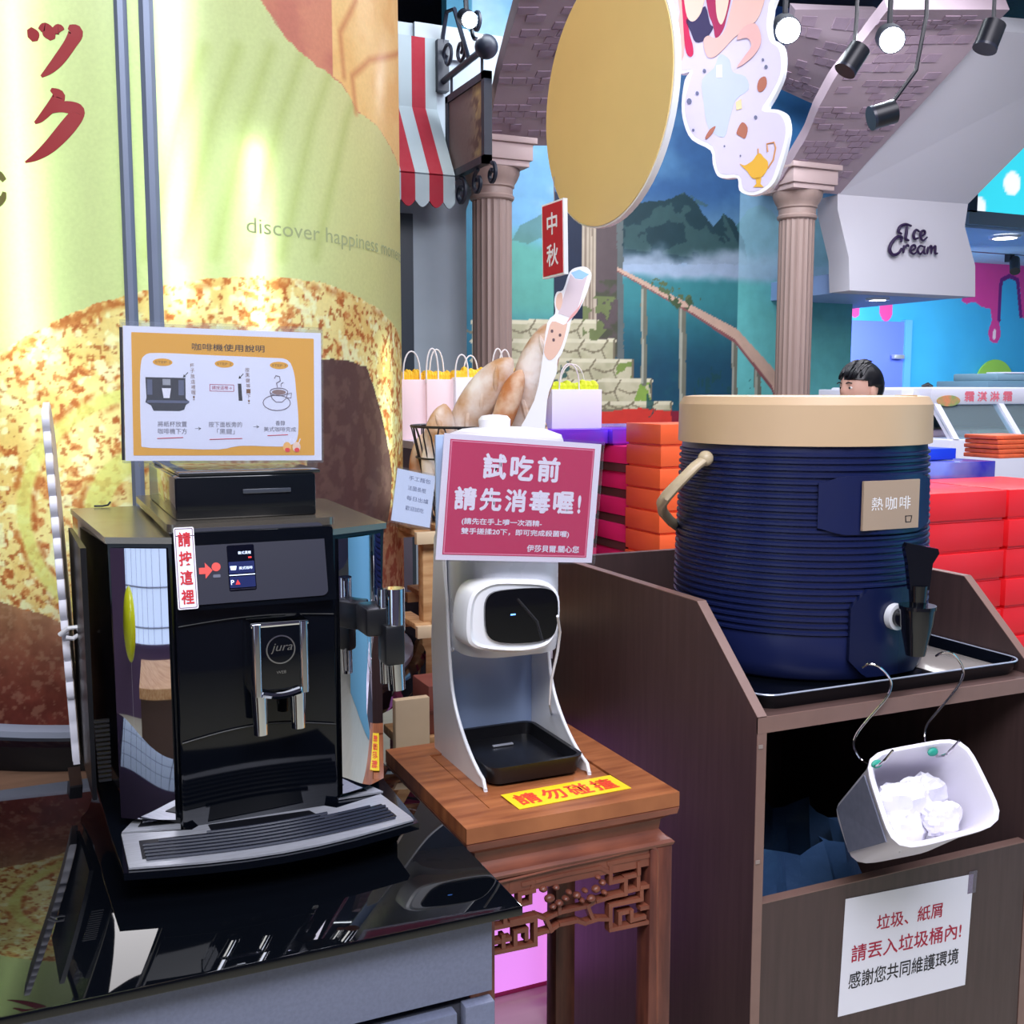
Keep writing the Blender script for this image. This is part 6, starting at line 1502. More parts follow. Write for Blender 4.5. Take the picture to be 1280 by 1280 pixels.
# red boxes at the right
cR = at_d(1262, 612, 2.80); rx, ry, rz = float(cR[0]), float(cR[1]), float(cR[2])
pr = 0.0785; nR = 7
tbr = thing('display_table', 'low display table under the red gift boxes right of the cooler', 'table', (rx, ry+0.2, 0))
MB().box(rx-0.40, rx+0.40, ry-0.03, ry+0.75, rz-nR*pr-0.031, rz-nR*pr-0.001, 0.004).build('table_top', MATS['table_white'], tbr)
for x in (rx-0.38, rx+0.33):
    for y in (ry, ry+0.68): MB().box(x, x+0.05, y, y+0.05, 0, rz-nR*pr-0.03).build('leg', MATS['table_leg'], tbr)
for i in range(nR):
    for j, (xx, ww) in enumerate(((rx-0.355, 0.35), (rx+0.004, 0.35))):
        gift_box(xx+0.004*((i*3+j) % 3-1), ry+0.004*((i+j) % 2), rz-(i+1)*pr, ww, 0.34, pr, 'glossy red gift box, %s down in the %s stack right of the cooler' % (names[i], ('nearer left', 'right hand')[j]), 'red gift boxes', RED)
for j, (xx, ww) in enumerate(((rx-0.36, 0.345), (rx-0.01, 0.36))):
    gift_box(xx, ry+0.36, rz-0.001-pr*1.0+0.02, ww, 0.36, 0.105, 'blue violet foil box %s behind the red boxes' % ('on the left', 'on the right')[j], 'blue foil boxes', BLU)
for j in range(2):
    gift_box(rx-0.36+0.35*j, ry+0.36, rz-nR*pr, 0.34, 0.36, (nR-1)*pr+0.018, 'tall red carton %s carrying a blue foil box' % ('left', 'right')[j], 'tall red cartons', RED)
gift_box(float(at_d(1150, 560, 3.3)[0]), float(at_d(1150, 560, 3.3)[1])+0.1, rz+0.045, 0.17, 0.2, 0.045, 'plain deep blue box lying right behind the cooler lid', 'loose blue boxes', M('box_blue', (30, 60, 200), 0.35)) if False else None
q0 = at_d(1150, 553, 3.15)
gift_box(float(q0[0]), ry+0.42, rz+0.047, float(at_y(1210, 560, ry+0.42)[0])-float(at_y(1150, 560, ry+0.42)[0]), 0.2, 0.036, 'plain deep blue box lying just right of the cooler lid', 'blue foil boxes', M('box_blue', (30, 64, 205), 0.35))
OPK = M('packet_orange', (226, 104, 62), 0.5, noise=0.2, scale=30)
xq = float(at_y(1250, 545, ry+0.40)[0])
for i in range(5):
    o = MB().box(xq+0.004*(i % 2), xq+0.16, ry+0.40+0.003*i, ry+0.54, rz+0.0475+i*0.0145, rz+0.0605+i*0.0145, 0.003).build('snack_packet', OPK)
    tag(o, 'orange snack packet, %s from the bottom of the pile beside the ice cream case' % ['lowest', 'second', 'third', 'fourth', 'topmost'][i], 'packet', 'orange snack packets')

# ================================================================== GIFT BAGS
BAGW = M('bag_white', (240, 240, 250), 0.55); BAGP = M('bag_pinkish', (248, 222, 226), 0.55)
YEL = M('tissue_yellow', (252, 206, 60), 0.7, bump=0.003, scale=60); LIM = M('tissue_lime', (214, 226, 40), 0.7, bump=0.003, scale=60)
CORD = M('paper_cord', (240, 236, 236), 0.6)
def gift_bag(x0, x1, ytop, ybot, d, hy, mat, tis, label, loops=((0.25, 0.7),), th=0.07):
    a = Vector(at_d(x0, ybot, d)); wd = (x1-x0)*d/FPX/math.cos(HEAD)*0.96; h = (ybot-ytop)*d/FPX; hh = (ytop-hy)*d/FPX
    t = thing('gift_bag', label, 'bag', (a.x+wd/2, a.y+th/2, a.z), 'gift bags')
    m = MB().box(a.x, a.x+wd, a.y, a.y+th, a.z, a.z+h, 0.001); m.build('bag_body', mat, t)
    m = MB(); rr_ = random.Random(int(x0)); n = 9
    for k in range(n):
        cx_ = a.x+wd*(0.08+0.84*k/(n-1)); m.ball((cx_, a.y+th*0.5, a.z+h+0.006), wd/n*1.0, th*0.32, 0.014+0.012*rr_.random(), 8, 5)
    o = m.build('tissue_filling', tis, t, 10); o['kind'] = 'stuff'
    for k, (u0, u1) in enumerate(loops):
        y_ = a.y+(0.004 if k % 2 == 0 else th-0.004); P = []
        for j in range(13):
            s_ = j/12; P.append((a.x+wd*(u0+(u1-u0)*(0.5-0.5*math.cos(PI*s_)) ), y_, a.z+h-0.01+(hh+0.01)*math.sin(PI*s_)**0.7))
        MB().tube(P, 0.0022, 6).build('cord_handle', CORD, t)
dB = 3.3
gift_bag(690, 757, 487, 536, 3.28, 455, BAGW, LIM, 'white paper bag with lime tissue on the violet boxes', ((0.15, 0.55), (0.35, 0.85)))
zB = float(at_d(600, 545, 2.95)[2])
gift_bag(502, 533, 470, 545, 2.98, 435, BAGP, YEL, 'pinkish paper bag with yellow tissue beside the light column', ((0.1, 0.8),))
gift_bag(534, 568, 470, 545, 3.0, 432, BAGP, YEL, 'pale pink paper bag with yellow tissue, second from the light column', ((0.0, 0.45), (0.4, 0.95)))
gift_bag(570, 612, 468, 545, 3.02, 440, BAGW, YEL, 'white paper bag with yellow tissue behind the basket', ((0.0, 0.4), (0.5, 0.95)))
gift_bag(616, 652, 466, 545, 3.04, 433, BAGW, YEL, 'white paper bag half hidden behind the tallest baguettes', ((0.0, 0.4), (0.55, 1.0)))
b0_, b1_ = at_d(500, 545, 2.98), at_d(655, 545, 3.04)
sb = thing('bag_shelf', 'white display shelf under the pale gift bags beside the light column', 'shelf', ((b0_[0]+b1_[0])/2, b0_[1], 0))
MB().box(float(b0_[0])-0.0, float(b1_[0])+0.06, float(b1_[1])-0.03, float(b0_[1])+0.12, zB-0.02-0.012, zB-0.012).build('shelf_board', MATS['table_white'], sb)
for x in (float(b0_[0])+0.02, float(b1_[0])-0.22): MB().box(x, x+0.03, float(b0_[1])+0.05, float(b0_[1])+0.08, 0, zB-0.032).build('leg', MATS['table_leg'], sb)
for o in [x for x in bpy.data.objects if x.name.startswith('gift_bag')]:
    if 'violet' not in o['label']: 
        o.location.z += (zB-0.012)-o.location.z

# ================================================================== WOODEN RACK, BASKET, BREAD
PINE = M('pine', (214, 170, 122), 0.5, rgb2=(184, 134, 86), scale=8, stretch=(1, 8, 8)); PINEL = M('pine_light', (226, 200, 164), 0.5, noise=0.1, scale=8)
rk = thing('slatted_rack', 'pine two tier slatted rack carrying the bread basket', 'rack', (1.05, 2.38, 0))
RX0, RX1, RY0, RY1 = 0.745, 1.14, 2.165, 2.62
z1_, z2_ = float(at_y(530, 662, RY0)[2]), float(at_y(530, 779, RY0)[2])
for z_, nm in ((z1_, 'top'), (z2_, 'lower')):
    xs = RX0+0.16 if True else RX0
    for k in range(6):
        x = RX0+k*0.068
        y1 = RY1 if x > 0.86 else (2.30 if x < 0.78 else 2.33)
        MB().box(x, x+0.036, RY0, y1, z_-0.012, z_, 0.001).build('slat', PINE, rk)
    MB().box(RX0, RX1, RY0-0.016, RY0, z_-0.030, z_-0.004, 0.001).build('front_rail', PINEL, rk)
    MB().box(RX0+0.12, RX1, RY1-0.05, RY1-0.03, z_-0.036, z_-0.012).build('rear_rail', PINE, rk)
    MB().box(RX0, RX1, RY0+0.11, RY0+0.13, z_-0.03, z_-0.012).build('cross_rail', PINE, rk)
for x, y in ((0.768, RY0+0.012), (RX1-0.04, RY0+0.012), (0.90, RY1-0.06), (RX1-0.04, RY1-0.06)):
    MB().box(x, x+0.032, y, y+0.03, 0.0 if x > 0.85 else z2_-0.03, z1_-0.012, 0.002).build('post', PINE, rk)
lw = thing('low_shelf', 'pale wooden low shelf with reddish cartons under the slatted rack', 'shelf', (0.80, 2.02, 0))
MB().box(0.640, 0.712, 1.985, 2.005, 0, 0.845, 0.002).build('side_board', PINEL, lw)
MB().box(0.66, 1.0, 2.006, 2.13, 0.735, 0.755, 0.002).build('shelf_board', PINE, lw)
MB().box(0.73, 0.735, 2.0, 2.13, 0, 0.735).build('side_board', PINEL, lw)
t = thing('carton', 'reddish brown carton on the low pale shelf behind the sanitizer', 'box', (0.80, 2.06, 0.755))
MB().box(0.722, 0.96, 2.02, 2.12, 0.755, 0.856, 0.002).build('carton_body', M('carton_red', (150, 84, 72), 0.6, noise=0.25, scale=12), t)
MB().box(0.722, 0.96, 2.015, 2.0195, 0.80, 0.806).build('carton_flap', M('carton_edge', (110, 60, 52), 0.6), t)
S('shade_sheet', MB().box(0.86, 2.6, 2.66, 2.68, 0, z2_-0.05), M('shade_dark', (44, 40, 52), 0.7))  # dark sheet standing in for the shade beneath rack and stand

bk_c = Vector(at_d(598, 530, 2.45)); BR_ = 0.152
bk = thing('wire_basket', 'black wire basket of baguettes standing on the slatted rack', 'basket', (bk_c.x, bk_c.y, z1_))
WIRE = M('basket_wire', (26, 26, 36), 0.4)
zr = bk_c.z-0.004; br0 = 0.105
def bring(r, z_, n=40): return [(bk_c.x+r*math.cos(2*PI*k/n), bk_c.y+r*math.sin(2*PI*k/n), z_) for k in range(n)]
MB().tube(bring(BR_, zr), 0.0032, 6, True).build('rim', WIRE, bk)
MB().tube(bring(BR_*0.93, zr-0.07), 0.0022, 6, True).build('hoop', WIRE, bk)
MB().tube(bring(br0, z1_+0.004), 0.0030, 6, True).build('foot_ring', WIRE, bk)
for k in range(20):
    a = 2*PI*k/20; P = []
    for s_, dz in ((-0.10, 0), (-0.09, 0.90), (-0.05, 0.985), (0, 1.0), (0.05, 0.985), (0.09, 0.90), (0.10, 0)):
        r_ = br0+(BR_-br0)*dz; P.append((bk_c.x+r_*math.cos(a+s_), bk_c.y+r_*math.sin(a+s_), z1_+0.004+(zr-z1_-0.004)*dz))
    MB().tube(P, 0.0018, 5).build('upright_wire', WIRE, bk)
m = MB()
for k in range(6): a = PI*k/6; m.tube([(bk_c.x+br0*math.cos(a), bk_c.y+br0*math.sin(a), z1_+0.004), (bk_c.x-br0*math.cos(a), bk_c.y-br0*math.sin(a), z1_+0.004)], 0.0018, 5)
m.build('bottom_wires', WIRE, bk)['kind'] = 'stuff'
def bread_mat(name):
    m = M(name, (196, 146, 98), 0.75, rgb2=(240, 232, 228), scale=14, bump=0.004); return m
CRUST = bread_mat('crust_floured'); CRUSTD = M('crust_brown', (190, 120, 70), 0.65, rgb2=(236, 214, 190), scale=16, bump=0.003)
def baguette(p0, p1, r, label, mat=CRUST, slashes=3):
    a, b = Vector(at_d(*p0)), Vector(at_d(*p1)); ax_ = b-a; n = 18; P = []; R = []
    for k in range(n+1):
        u = k/n; P.append(a+ax_*u+Vector((0, 0, 0.012*math.sin(PI*u)))); R.append(r*max(0.10, (1-abs(2*u-1)**2.2)**0.6))
    t = thing('baguette', label, 'bread', a, 'baguettes in the wire basket')
    MB().tube(P, R, 18).build('loaf', mat, t, 60)
    side = ax_.normalized().cross(Vector(fwd)).normalized(); to = -Vector(fwd)
    for k in range(slashes):
        u = 0.3+0.45*k/max(1, slashes-1); c = a+ax_*u+to*r*0.82; d_ = (ax_.normalized()*0.8+side*0.5).normalized()
        MB().tube([c-d_*r*0.75-to*r*0.12, c-d_*r*0.3+to*r*0.02, c+d_*r*0.3+to*r*0.02, c+d_*r*0.75-to*r*0.12], [r*0.05, r*0.17, r*0.17, r*0.05], 8).build('slash_crust', mat, t)
baguette((562, 560, 2.45), (640, 448, 2.40), 0.042, 'thick floured baguette leaning right in the middle of the basket')
baguette((618, 560, 2.38), (652, 462, 2.38), 0.026, 'thinner browner baguette end between the two thick loaves', CRUSTD, 1)
baguette((640, 560, 2.46), (692, 402, 2.46), 0.047, 'long floured baguette rising highest at the right of the basket')
baguette((540, 620, 2.42), (556, 505, 2.38), 0.036, 'short floured roll low at the left of the basket', CRUST, 2)
baguette((520, 620, 2.50), (535, 540, 2.50), 0.028, 'small loaf behind the wires at the left edge of the basket', CRUSTD, 1)
baguette((668, 640, 2.48), (676, 520, 2.45), 0.026, 'baguette lower end showing through the wires at the right', CRUSTD, 1)
baguette((575, 640, 2.40), (578, 520, 2.52), 0.030, 'floured loaf deep in the basket behind the roll', CRUST, 1)

# die-cut hand holding a box
DD = 2.33
def FD(a, b, c=0.0): return Vector(at_d(a, b, DD))-Vector(fwd)*c
cD = at_d(705, 420, DD)
t = thing('cutout_standee', 'white edged cutout picture of a tall box with blue end rising above the baguettes', 'cutout', cD)
def cutp(pts, c0, c1, nm, rgb, sm__=True):
    P = smooth(pts, 3) if sm__ else pts
    MB().prism(lambda a, b, c: FD(a, b, c), P, c0, c1).build(nm, M('cut_%d_%d_%d' % rgb, rgb, 0.5), t)
cutp([(712, 340), (722, 334), (733, 334), (739, 341), (738, 352), (732, 370), (725, 385), (715, 398), (711, 415), (703, 440), (697, 450), (696, 465), (690, 480), (684, 500), (676, 560), (640, 560), (668, 500), (678, 450), (684, 404), (694, 392), (693, 376), (696, 365), (704, 362)], -0.012, 0, 'white_board', (238, 238, 246))
cutp([(714, 341), (724, 337), (736, 343), (728, 349), (719, 348)], 0.0, 0.001, 'blue_end', (150, 200, 240), False)
cutp([(713, 343), (719, 349), (728, 350), (734, 345), (722, 386), (712, 397), (702, 393), (698, 392)], 0.0, 0.0008, 'lilac_tube', (214, 196, 206), False)
cutp([(696, 370), (702, 366), (703, 378), (699, 388), (695, 382)], 0.0, 0.001, 'printed_thumb', (232, 190, 172))
cutp([(729, 372), (723, 384), (714, 394), (708, 404), (712, 400), (722, 390)], 0.0008, 0.0015, 'printed_finger', (226, 160, 160))
cutp([(690, 402), (704, 406), (709, 405), (703, 430), (694, 446), (686, 450), (680, 440), (684, 420)], 0.0, 0.0009, 'printed_arm', (228, 186, 168))
for x, y in ((690, 414), (700, 419), (692, 425)): cutp([(x-1.3, y-1.6), (x+1.3, y-1.6), (x+1.3, y+1.6), (x-1.3, y+1.6)], 0.0009, 0.0016, 'printed_dot', (90, 60, 70))
MB().tube([FD(650, 540, -0.006), (FD(650, 540, -0.006).x, FD(650, 540, -0.006).y, z1_)], 0.004, 6).build('stick', WHITEP, t)

# leaflet holder
Fl_ = quad_frame(at_y(505, 656, 2.16), at_y(536, 662, 2.16), at_y(508, 590, 2.19))
t = thing('leaflet_holder', 'small white price card in a tilted clear holder below the wire basket', 'sign', Fl_(0.03, 0))
MB().fbox(Fl_, -0.03, 0.058, 0.004, 0.118, 0, 0.0012).build('card', M('card_pale', (222, 230, 246), 0.5), t)
MB().fbox(Fl_, -0.033, 0.061, 0.0, 0.122, 0.0016, 0.0026).build('clear_front', PLASTIC, t)
MB().fbox(Fl_, -0.033, 0.061, -0.001, 0.003, -0.03, 0.0026).build('holder_foot', PLASTIC, t)
for i in range(4): text_on(Fl_, ['手工麵包', '法國長棍', '每日出爐', '歡迎試吃'][i], -0.002, 0.098-i*0.022, 0.050-0.008*(i % 2), 0.010, M('card_ink', (90, 100, 140), 0.6), t, 0.0, 0.0015)

# pink panel under the stand; emission stands in for magenta light on it
t = thing('pink_glow_panel', 'pink panel low behind the carved wooden stand, its lit look made by glow', 'panel', (0.8, 2.2, 0))
MB().box(0.75, 1.15, 2.225, 2.255, 0.03, 0.62, 0.003).build('acrylic_panel', M('glow_pink', (236, 150, 250), 0.4, emit=0.75), t)
MB().box(0.73, 1.17, 2.255, 2.31, 0.0, 0.66, 0.003).build('housing', M('housing_rose', (196, 70, 120), 0.5), t)
MB().prism(XZ(2.2245), [(0.92, 0.60), (1.14, 0.60), (1.14, 0.24)], 0, 0.0015).build('rose_corner', M('glow_rose', (214, 78, 132), 0.5, emit=0.3), t)


# ================================================================== ICE CREAM CASE, MACHINE, PERSON
YK = 3.9
xk0 = float(at_y(1166, 500, YK)[0]); zk1 = float(at_y(1220, 484, YK-0.0)[2])
zk_r0 = float(at_y(1220, 507, YK)[2]); zk_g = float(at_y(1230, 548, YK-0.12)[2])
kc = thing('ice_cream_case', 'white glass fronted ice cream display case right of the cooler', 'display case', (xk0+1.2, YK+0.4, 0))
KW = M('case_white', (222, 224, 240), 0.35)
x1k = xk0+2.4
MB().box(xk0-0.02, x1k, YK-0.01, YK+0.7, zk_r0+0.005, zk1, 0.01).build('top_rail', KW, kc)
MB().box(xk0-0.02, x1k, YK-0.14, YK+0.7, 0.0, zk_g, 0.01).build('case_body', KW, kc)
m = MB(); m.hexa([(xk0, YK-0.13, zk_g), (x1k, YK-0.13, zk_g), (x1k, YK-0.122, zk_g), (xk0, YK-0.122, zk_g), (xk0, YK, zk_r0+0.005), (x1k, YK, zk_r0+0.005), (x1k, YK+0.008, zk_r0+0.005), (xk0, YK+0.008, zk_r0+0.005)])
m.build('front_glass', clear_plastic('case_glass', (214, 230, 236), 0.12), kc)
for xx in (xk0, float(at_y(1245, 520, YK)[0]), xk0+1.5, xk0+2.3):
    MB().hexa([(xx, YK-0.14, zk_g), (xx+0.035, YK-0.14, zk_g), (xx+0.035, YK-0.10, zk_g), (xx, YK-0.10, zk_g), (xx, YK-0.012, zk_r0+0.01), (xx+0.035, YK-0.012, zk_r0+0.01), (xx+0.035, YK+0.03, zk_r0+0.01), (xx, YK+0.03, zk_r0+0.01)]).build('glass_post', KW, kc)
MB().box(xk0, x1k, YK+0.6, YK+0.68, zk_g, zk_r0).build('back_wall', M('case_inner', (150, 176, 186), 0.4), kc)
for i in range(6):
    MB().box(xk0+0.06+i*0.36, xk0+0.36+i*0.36, YK+0.1, YK+0.5, zk_g, zk_g+0.03, 0.008).build('ice_cream_tub', M('tub_%d' % i, [(236, 200, 210), (250, 236, 200), (190, 220, 190), (226, 190, 160), (210, 200, 236), (250, 220, 140)][i], 0.5), kc)
FR = XZ(YK-0.0105); 
PNK = M('rail_pink', (240, 120, 140), 0.5)
xt = float(at_y(1203, 498, YK)[0])
for i in range(4):
    text_on(FR, '霜淇淋'[i % 3], xt+i*0.085, zk_r0+0.02, 0.065, (zk1-zk_r0)*0.55, PNK, kc, 0.02, 0.001)
fp0 = FR.inv(at_y(1168, 508, YK)); fp1 = FR.inv(at_y(1198, 494, YK))
MB().prism(FR, [((fp0[0]+fp1[0])/2+(fp1[0]-fp0[0])/2*math.cos(k*PI/10), (fp0[1]+fp1[1])/2+(fp1[1]-fp0[1])/2*math.sin(k*PI/10)) for k in range(20)], 0.0, 0.003).build('food_sticker', M('sticker_food', (232, 150, 110), 0.6, rgb2=(120, 180, 110), scale=20), kc)
gm = thing('counter_machine', 'grey blue countertop machine standing on the ice cream case', 'appliance', at_y(1255, 484, YK+0.3))
xg = float(at_y(1225, 480, YK+0.3)[0]); 
MB().box(xg, xg+0.75, YK+0.25, YK+0.60, zk1, zk1+0.035, 0.006).build('machine_base', M('machine_slate', (96, 130, 150), 0.4), gm)
MB().box(xg+0.10, xg+0.70, YK+0.28, YK+0.58, zk1+0.035, zk1+0.075, 0.008).build('machine_top', M('machine_slate2', (120, 152, 170), 0.4), gm)
MB().box(xg+0.15, xg+0.45, YK+0.28, YK+0.40, zk1+0.075, zk1+0.082, 0.002).build('machine_lid', KW, gm)
hpos = at_y(1158, 482, YK+0.3)
t = thing('ladle_rest', 'small dark object lying on the left end of the ice cream case', 'utensil', hpos)
m = MB(); m.tube([(float(hpos[0])-0.03, YK+0.3, zk1+0.006), (float(hpos[0]), YK+0.29, zk1+0.014), (float(hpos[0])+0.04, YK+0.3, zk1+0.006)], [0.006, 0.012, 0.006], 8); m.build('scoop', BLACKS, t)
MB().box(xk0-0.10, xk0-0.022, YK+0.1, YK+0.7, 0, zk1-0.01, 0.005).build('end_cabinet', KW, kc)

# person behind: full standing figure built as one skinned body
pc = at_d(1075, 480, 4.95); px0, py0 = float(pc[0]), float(pc[1])
HT = float(at_d(1080, 455, 4.95)[2])
person = thing('person', 'person with short black hair in pale shirt, head showing above the cooler lid', 'person', (px0, py0, 0))
def skin(name, verts, edges, radii, mat, parent, root=0, sub=2):
    me = bpy.data.meshes.new(name); me.from_pydata([tuple(v) for v in verts], edges, []); o = link(name, me, parent)
    md = o.modifiers.new('skin', 'SKIN')
    for i, r_ in enumerate(radii): me.skin_vertices[0].data[i].radius = r_ if hasattr(r_, '__len__') else (r_, r_)
    me.skin_vertices[0].data[root].use_root = True
    s_ = o.modifiers.new('subsurf', 'SUBSURF'); s_.levels = sub; s_.render_levels = sub
    me.materials.append(mat); md.use_smooth_shade = True; return o
k = HT/1.62
V = []; E_ = []; Rr = []
def sv(x, y, z_, r_, p=None):
    V.append((px0+x*k, py0+y*k, z_*k)); Rr.append((r_[0]*k, r_[1]*k) if hasattr(r_, '__len__') else r_*k)
    if p is not None: E_.append((p, len(V)-1))
    return len(V)-1
SKIN = M('skin_tone', (222, 176, 156), 0.5)
# the head looks to the left of the picture (-x), slightly away
pel = sv(0, 0, 0.90, (0.15, 0.10)); wa = sv(0, 0, 1.02, (0.125, 0.09), pel); chst = sv(0, 0, 1.22, (0.15, 0.10), wa); nk0 = sv(0, 0, 1.34, (0.07, 0.06), chst); nk = sv(-0.01, 0.0, 1.41, 0.045, nk0)
for s_ in (-1, 1):
    shd = sv(0.0+0.02, s_*0.16, 1.31, 0.052, chst); el_ = sv(-0.02, s_*0.20, 1.06, 0.038, shd); wr_ = sv(-0.14, s_*0.17, 0.88, 0.028, el_); pm_ = sv(-0.19, s_*0.165, 0.86, (0.03, 0.016), wr_)
    for f in range(4): a = sv(-0.235, s_*(0.145+0.014*f), 0.855, 0.008, pm_); sv(-0.262, s_*(0.145+0.013*f), 0.84-0.002*f, 0.007, a)
    th_ = sv(-0.20, s_*0.135, 0.85, 0.010, pm_); sv(-0.225, s_*0.125, 0.842, 0.008, th_)
    hp_ = sv(0, s_*0.085, 0.84, 0.085, pel); kn_ = sv(-0.01, s_*0.09, 0.47, 0.055, hp_); an_ = sv(0.0, s_*0.09, 0.08, 0.036, kn_); sv(-0.13, s_*0.095, 0.035, 0.032, an_)
skin('body', V, E_, Rr, SKIN, person)
# clothing: shirt and trousers follow the body
def cloth(nm, rings, mat):
    m = MB(); out_ = []
    for z_, cx_, cy_, ax__, ay__ in rings: out_.append([(px0+(cx_+ax__*math.cos(2*PI*i/24))*k, py0+(cy_+ay__*math.sin(2*PI*i/24))*k, z_*k) for i in range(24)])
    loft(m, out_); return m.build(nm, mat, person, 60)
SHIRT = M('shirt_pale', (214, 216, 230), 0.8); TRS = M('trousers_dark', (40, 40, 56), 0.8)
cloth('shirt', [(0.86, 0, 0, 0.125, 0.185), (1.0, 0, 0, 0.112, 0.165), (1.2, 0, 0, 0.125, 0.185), (1.31, 0, 0, 0.105, 0.19), (1.355, 0, 0, 0.075, 0.10), (1.375, 0, 0, 0.062, 0.065)], SHIRT)
for s_ in (-1, 1):
    m = MB().tube([(px0+0.01*k, py0+s_*0.15*k, 1.31*k), (px0-0.0*k, py0+s_*0.19*k, 1.18*k), (px0-0.02*k, py0+s_*0.20*k, 1.08*k)], [0.064*k, 0.060*k, 0.058*k], 14); m.build('sleeve', SHIRT, person)
    m = MB().tube([(px0, py0+s_*0.085*k, 0.90*k), (px0-0.005*k, py0+s_*0.09*k, 0.5*k), (px0, py0+s_*0.09*k, 0.09*k)], [0.10*k, 0.075*k, 0.058*k], 16); m.build('trouser_leg', TRS, person)
    m = MB().tube([(px0+0.03*k, py0+s_*0.09*k, 0.04*k), (px0-0.08*k, py0+s_*0.095*k, 0.04*k), (px0-0.15*k, py0+s_*0.095*k, 0.03*k)], [0.04*k, 0.044*k, 0.03*k], 14); m.build('shoe', BLACKS, person)
# head: ellipsoid shaped with brow, cheeks and chin; faces -x
hz = HT-0.115
m = MB(); m.ball((0, 0, 0), 1, 1, 1, 32, 24); A_ = np.array(m.v)
fx, fy_, fz = A_[:, 0], A_[:, 1], A_[:, 2]
jaw = np.clip(-fz, 0, 1)
X_ = fx*0.098; X_ = np.where(fx < 0, X_*(1-0.12*jaw), X_*(1-0.35*jaw)); Y_ = fy_*0.078*(1-0.35*jaw**1.5); Z_ = fz*0.118
nose = np.exp(-((fy_)/0.16)**2-((fz+0.12)/0.2)**2)*(fx < 0); X_ = X_-0.018*nose
eye = np.exp(-((np.abs(fy_)-0.38)/0.14)**2-((fz-0.05)/0.12)**2)*(fx < 0); X_ = X_+0.008*eye
m.v = [(px0+a, py0+b, hz+c) for a, b, c in zip(X_, Y_, Z_)]
hd_ = m.build('head', SKIN, person, 80)
for s_ in (-1, 1):
    MB().ball((px0-0.078, py0+s_*0.030, hz+0.006), 0.010, 0.012, 0.008, 12, 8).build('eye', M('eye_white', (235, 232, 230), 0.2), hd_)
    MB().ball((px0-0.087, py0+s_*0.030, hz+0.006), 0.003, 0.005, 0.005, 10, 6).build('pupil', BLACKG, hd_)
    MB().ball((px0+0.008, py0+s_*0.078, hz-0.012), 0.017, 0.008, 0.030, 12, 8).build('ear', SKIN, hd_)
    MB().tube([(px0-0.090, py0+s_*0.048, hz+0.026), (px0-0.095, py0+s_*0.030, hz+0.031), (px0-0.094, py0+s_*0.016, hz+0.027)], 0.003, 6).build('eyebrow', M('hair_black', (16, 16, 22), 0.4), hd_)
MB().tube([(px0-0.084, py0-0.022, hz-0.062), (px0-0.092, py0, hz-0.060), (px0-0.084, py0+0.022, hz-0.062)], [0.003, 0.006, 0.003], 8).build('mouth', M('lips', (190, 110, 105), 0.5), hd_)
m = MB(); m.ball((0, 0, 0), 1, 1, 1, 40, 28); A_ = np.array(m.v); n_ = fbm(A_[:, 0]*4+3, A_[:, 1]*3+A_[:, 2]*2, 5, 3)
sc_h = 1+0.10*(n_-0.5); X_ = 0.012+A_[:, 0]*0.108*sc_h; Y_ = A_[:, 1]*0.090*sc_h; Z_ = 0.018+A_[:, 2]*0.112*sc_h
face = (A_[:, 0] < -0.45) & (A_[:, 2] < 0.12); nape = A_[:, 2] < -0.55
X_ = np.where(face, X_*0.55, X_); Y_ = np.where(face, Y_*0.72, Y_); X_ = np.where(nape, X_*0.6, X_); Y_ = np.where(nape, Y_*0.6, Y_)
earm = (np.abs(A_[:, 1]) > 0.6) & (A_[:, 2] < -0.1) & (A_[:, 0] < 0.35); Y_ = np.where(earm, Y_*0.8, Y_)
m.v = [(px0+a, py0+b, hz+c) for a, b, c in zip(X_, Y_, Z_)]
hr = m.build('hair', M('hair_black', (16, 16, 22), 0.4), person, 80)
m = MB(); rh = random.Random(4)
for i in range(60):
    a = rh.uniform(-0.9, 0.9); b = rh.uniform(0.2, 1.25)
    P = []
    for j in range(6):
        t_ = j/5; ph = b+0.5*t_; P.append((px0+0.012-0.112*math.cos(PI-ph*1.3)*-1*math.cos(a*0.6)*-1 if False else px0+0.012-0.110*math.cos(ph)*math.cos(a), py0+0.092*math.sin(a)*1.02, hz+0.018+0.114*math.sin(ph)*math.cos(a*0.8)+0.002))
    m.tube(P, [0.0045, 0.006, 0.006, 0.005, 0.004, 0.002], 5)
o = m.build('hair_locks', M('hair_black', (16, 16, 22), 0.4), hr); o['kind'] = 'stuff'

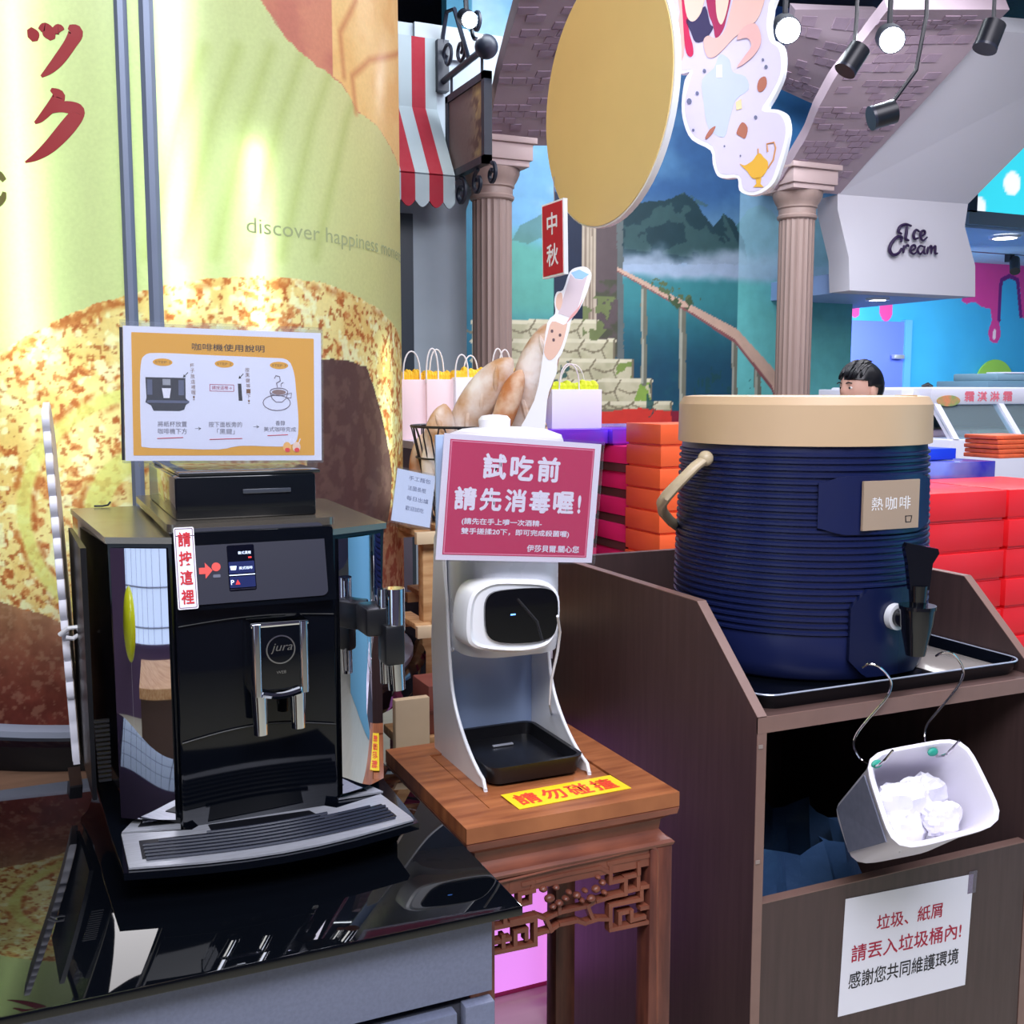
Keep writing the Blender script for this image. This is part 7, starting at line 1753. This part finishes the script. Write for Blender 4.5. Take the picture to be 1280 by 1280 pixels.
# ================================================================== ROOM BEHIND THE CAMERA (seen in the mirrored and glossy parts)
FBk = Frame((-2.35-1.5*0.72, -1.08+1.5*0.70, 0), (0.72, -0.70, 0), (0, 0, 1))   # its normal faces the machine
if FBk.N.dot(Vector((1, 1, 0))) < 0: FBk = Frame(FBk(3.0, 0), -FBk.U, FBk.V)
o = MB().prism(FBk, [(0, 0), (3, 0), (3, 2.6), (0, 2.6)], -0.1, 0).build('wall_partition', M('partition_plum', (96, 74, 110), 0.5)); o['kind'] = 'structure'
bb = thing('lit_grid_board', 'white lit gridded board in place of cabinet shelves on the plum partition', 'board', FBk(1.5, 0.45, 0.02))  # glowing grid put in for refrigerated shelves reflected in the left mirror
MB().fbox(FBk, 1.15, 2.35, 0.35, 1.7, 0, 0.03).build('light_panel', M('board_glow', (200, 220, 250), 0.4, emit=0.9), bb)
m = MB()
for i in range(7): MB().fbox(FBk, 1.15, 2.35, 0.42+i*0.18, 0.427+i*0.18, 0.03, 0.034).build('shelf_line', M('line_grey', (130, 140, 170), 0.5), bb)
for i in range(9): MB().fbox(FBk, 1.2+i*0.14, 1.206+i*0.14, 0.35, 1.7, 0.03, 0.034).build('divider', MATS['line_grey'], bb)
wc = thing('wooden_planter', 'low wooden counter box standing before the plum partition', 'counter', FBk(1.5, 0, 0.8))
MB().fbox(FBk, 0.8, 1.9, 0.0, 0.36, 0.55, 0.95).build('dark_body', M('planter_dark', (70, 48, 40), 0.5), wc)
MB().fbox(FBk, 0.78, 1.92, 0.36, 0.40, 0.53, 0.97).build('wood_top', PINE, wc)
t = thing('balloon', 'lime yellow balloon beside the plum partition', 'balloon', FBk(2.2, 0.5, 0.6))
c = FBk(2.15, 0.55, 0.6); MB().ball(tuple(c), 0.13, 0.13, 0.15, 24, 16).build('balloon_skin', M('balloon_lime', (222, 230, 40), 0.2), t)
MB().tube([c, (c.x, c.y, 0)], 0.002, 5).build('string', WHITEP, t)
fr = thing('blue_mirror_prop', 'pale blue unit added outside the view for the right mirror panel to reflect', 'mirror prop', (3.6, 0.2, 0))  # unseen unit added so the right mirror panel picks up pale blue
MB().box(3.3, 3.9, -0.9, 1.0, 0, 0.95, 0.01).build('mirror_prop_body', M('mirror_prop_blue', (120, 190, 230), 0.3), fr)
MB().box(3.9, 4.0, -0.9, 1.0, 0, 2.0, 0.01).build('mirror_prop_back', M('mirror_prop_cyan', (80, 200, 225), 0.3, emit=0.5), fr)  # glow added for the cyan in that reflection
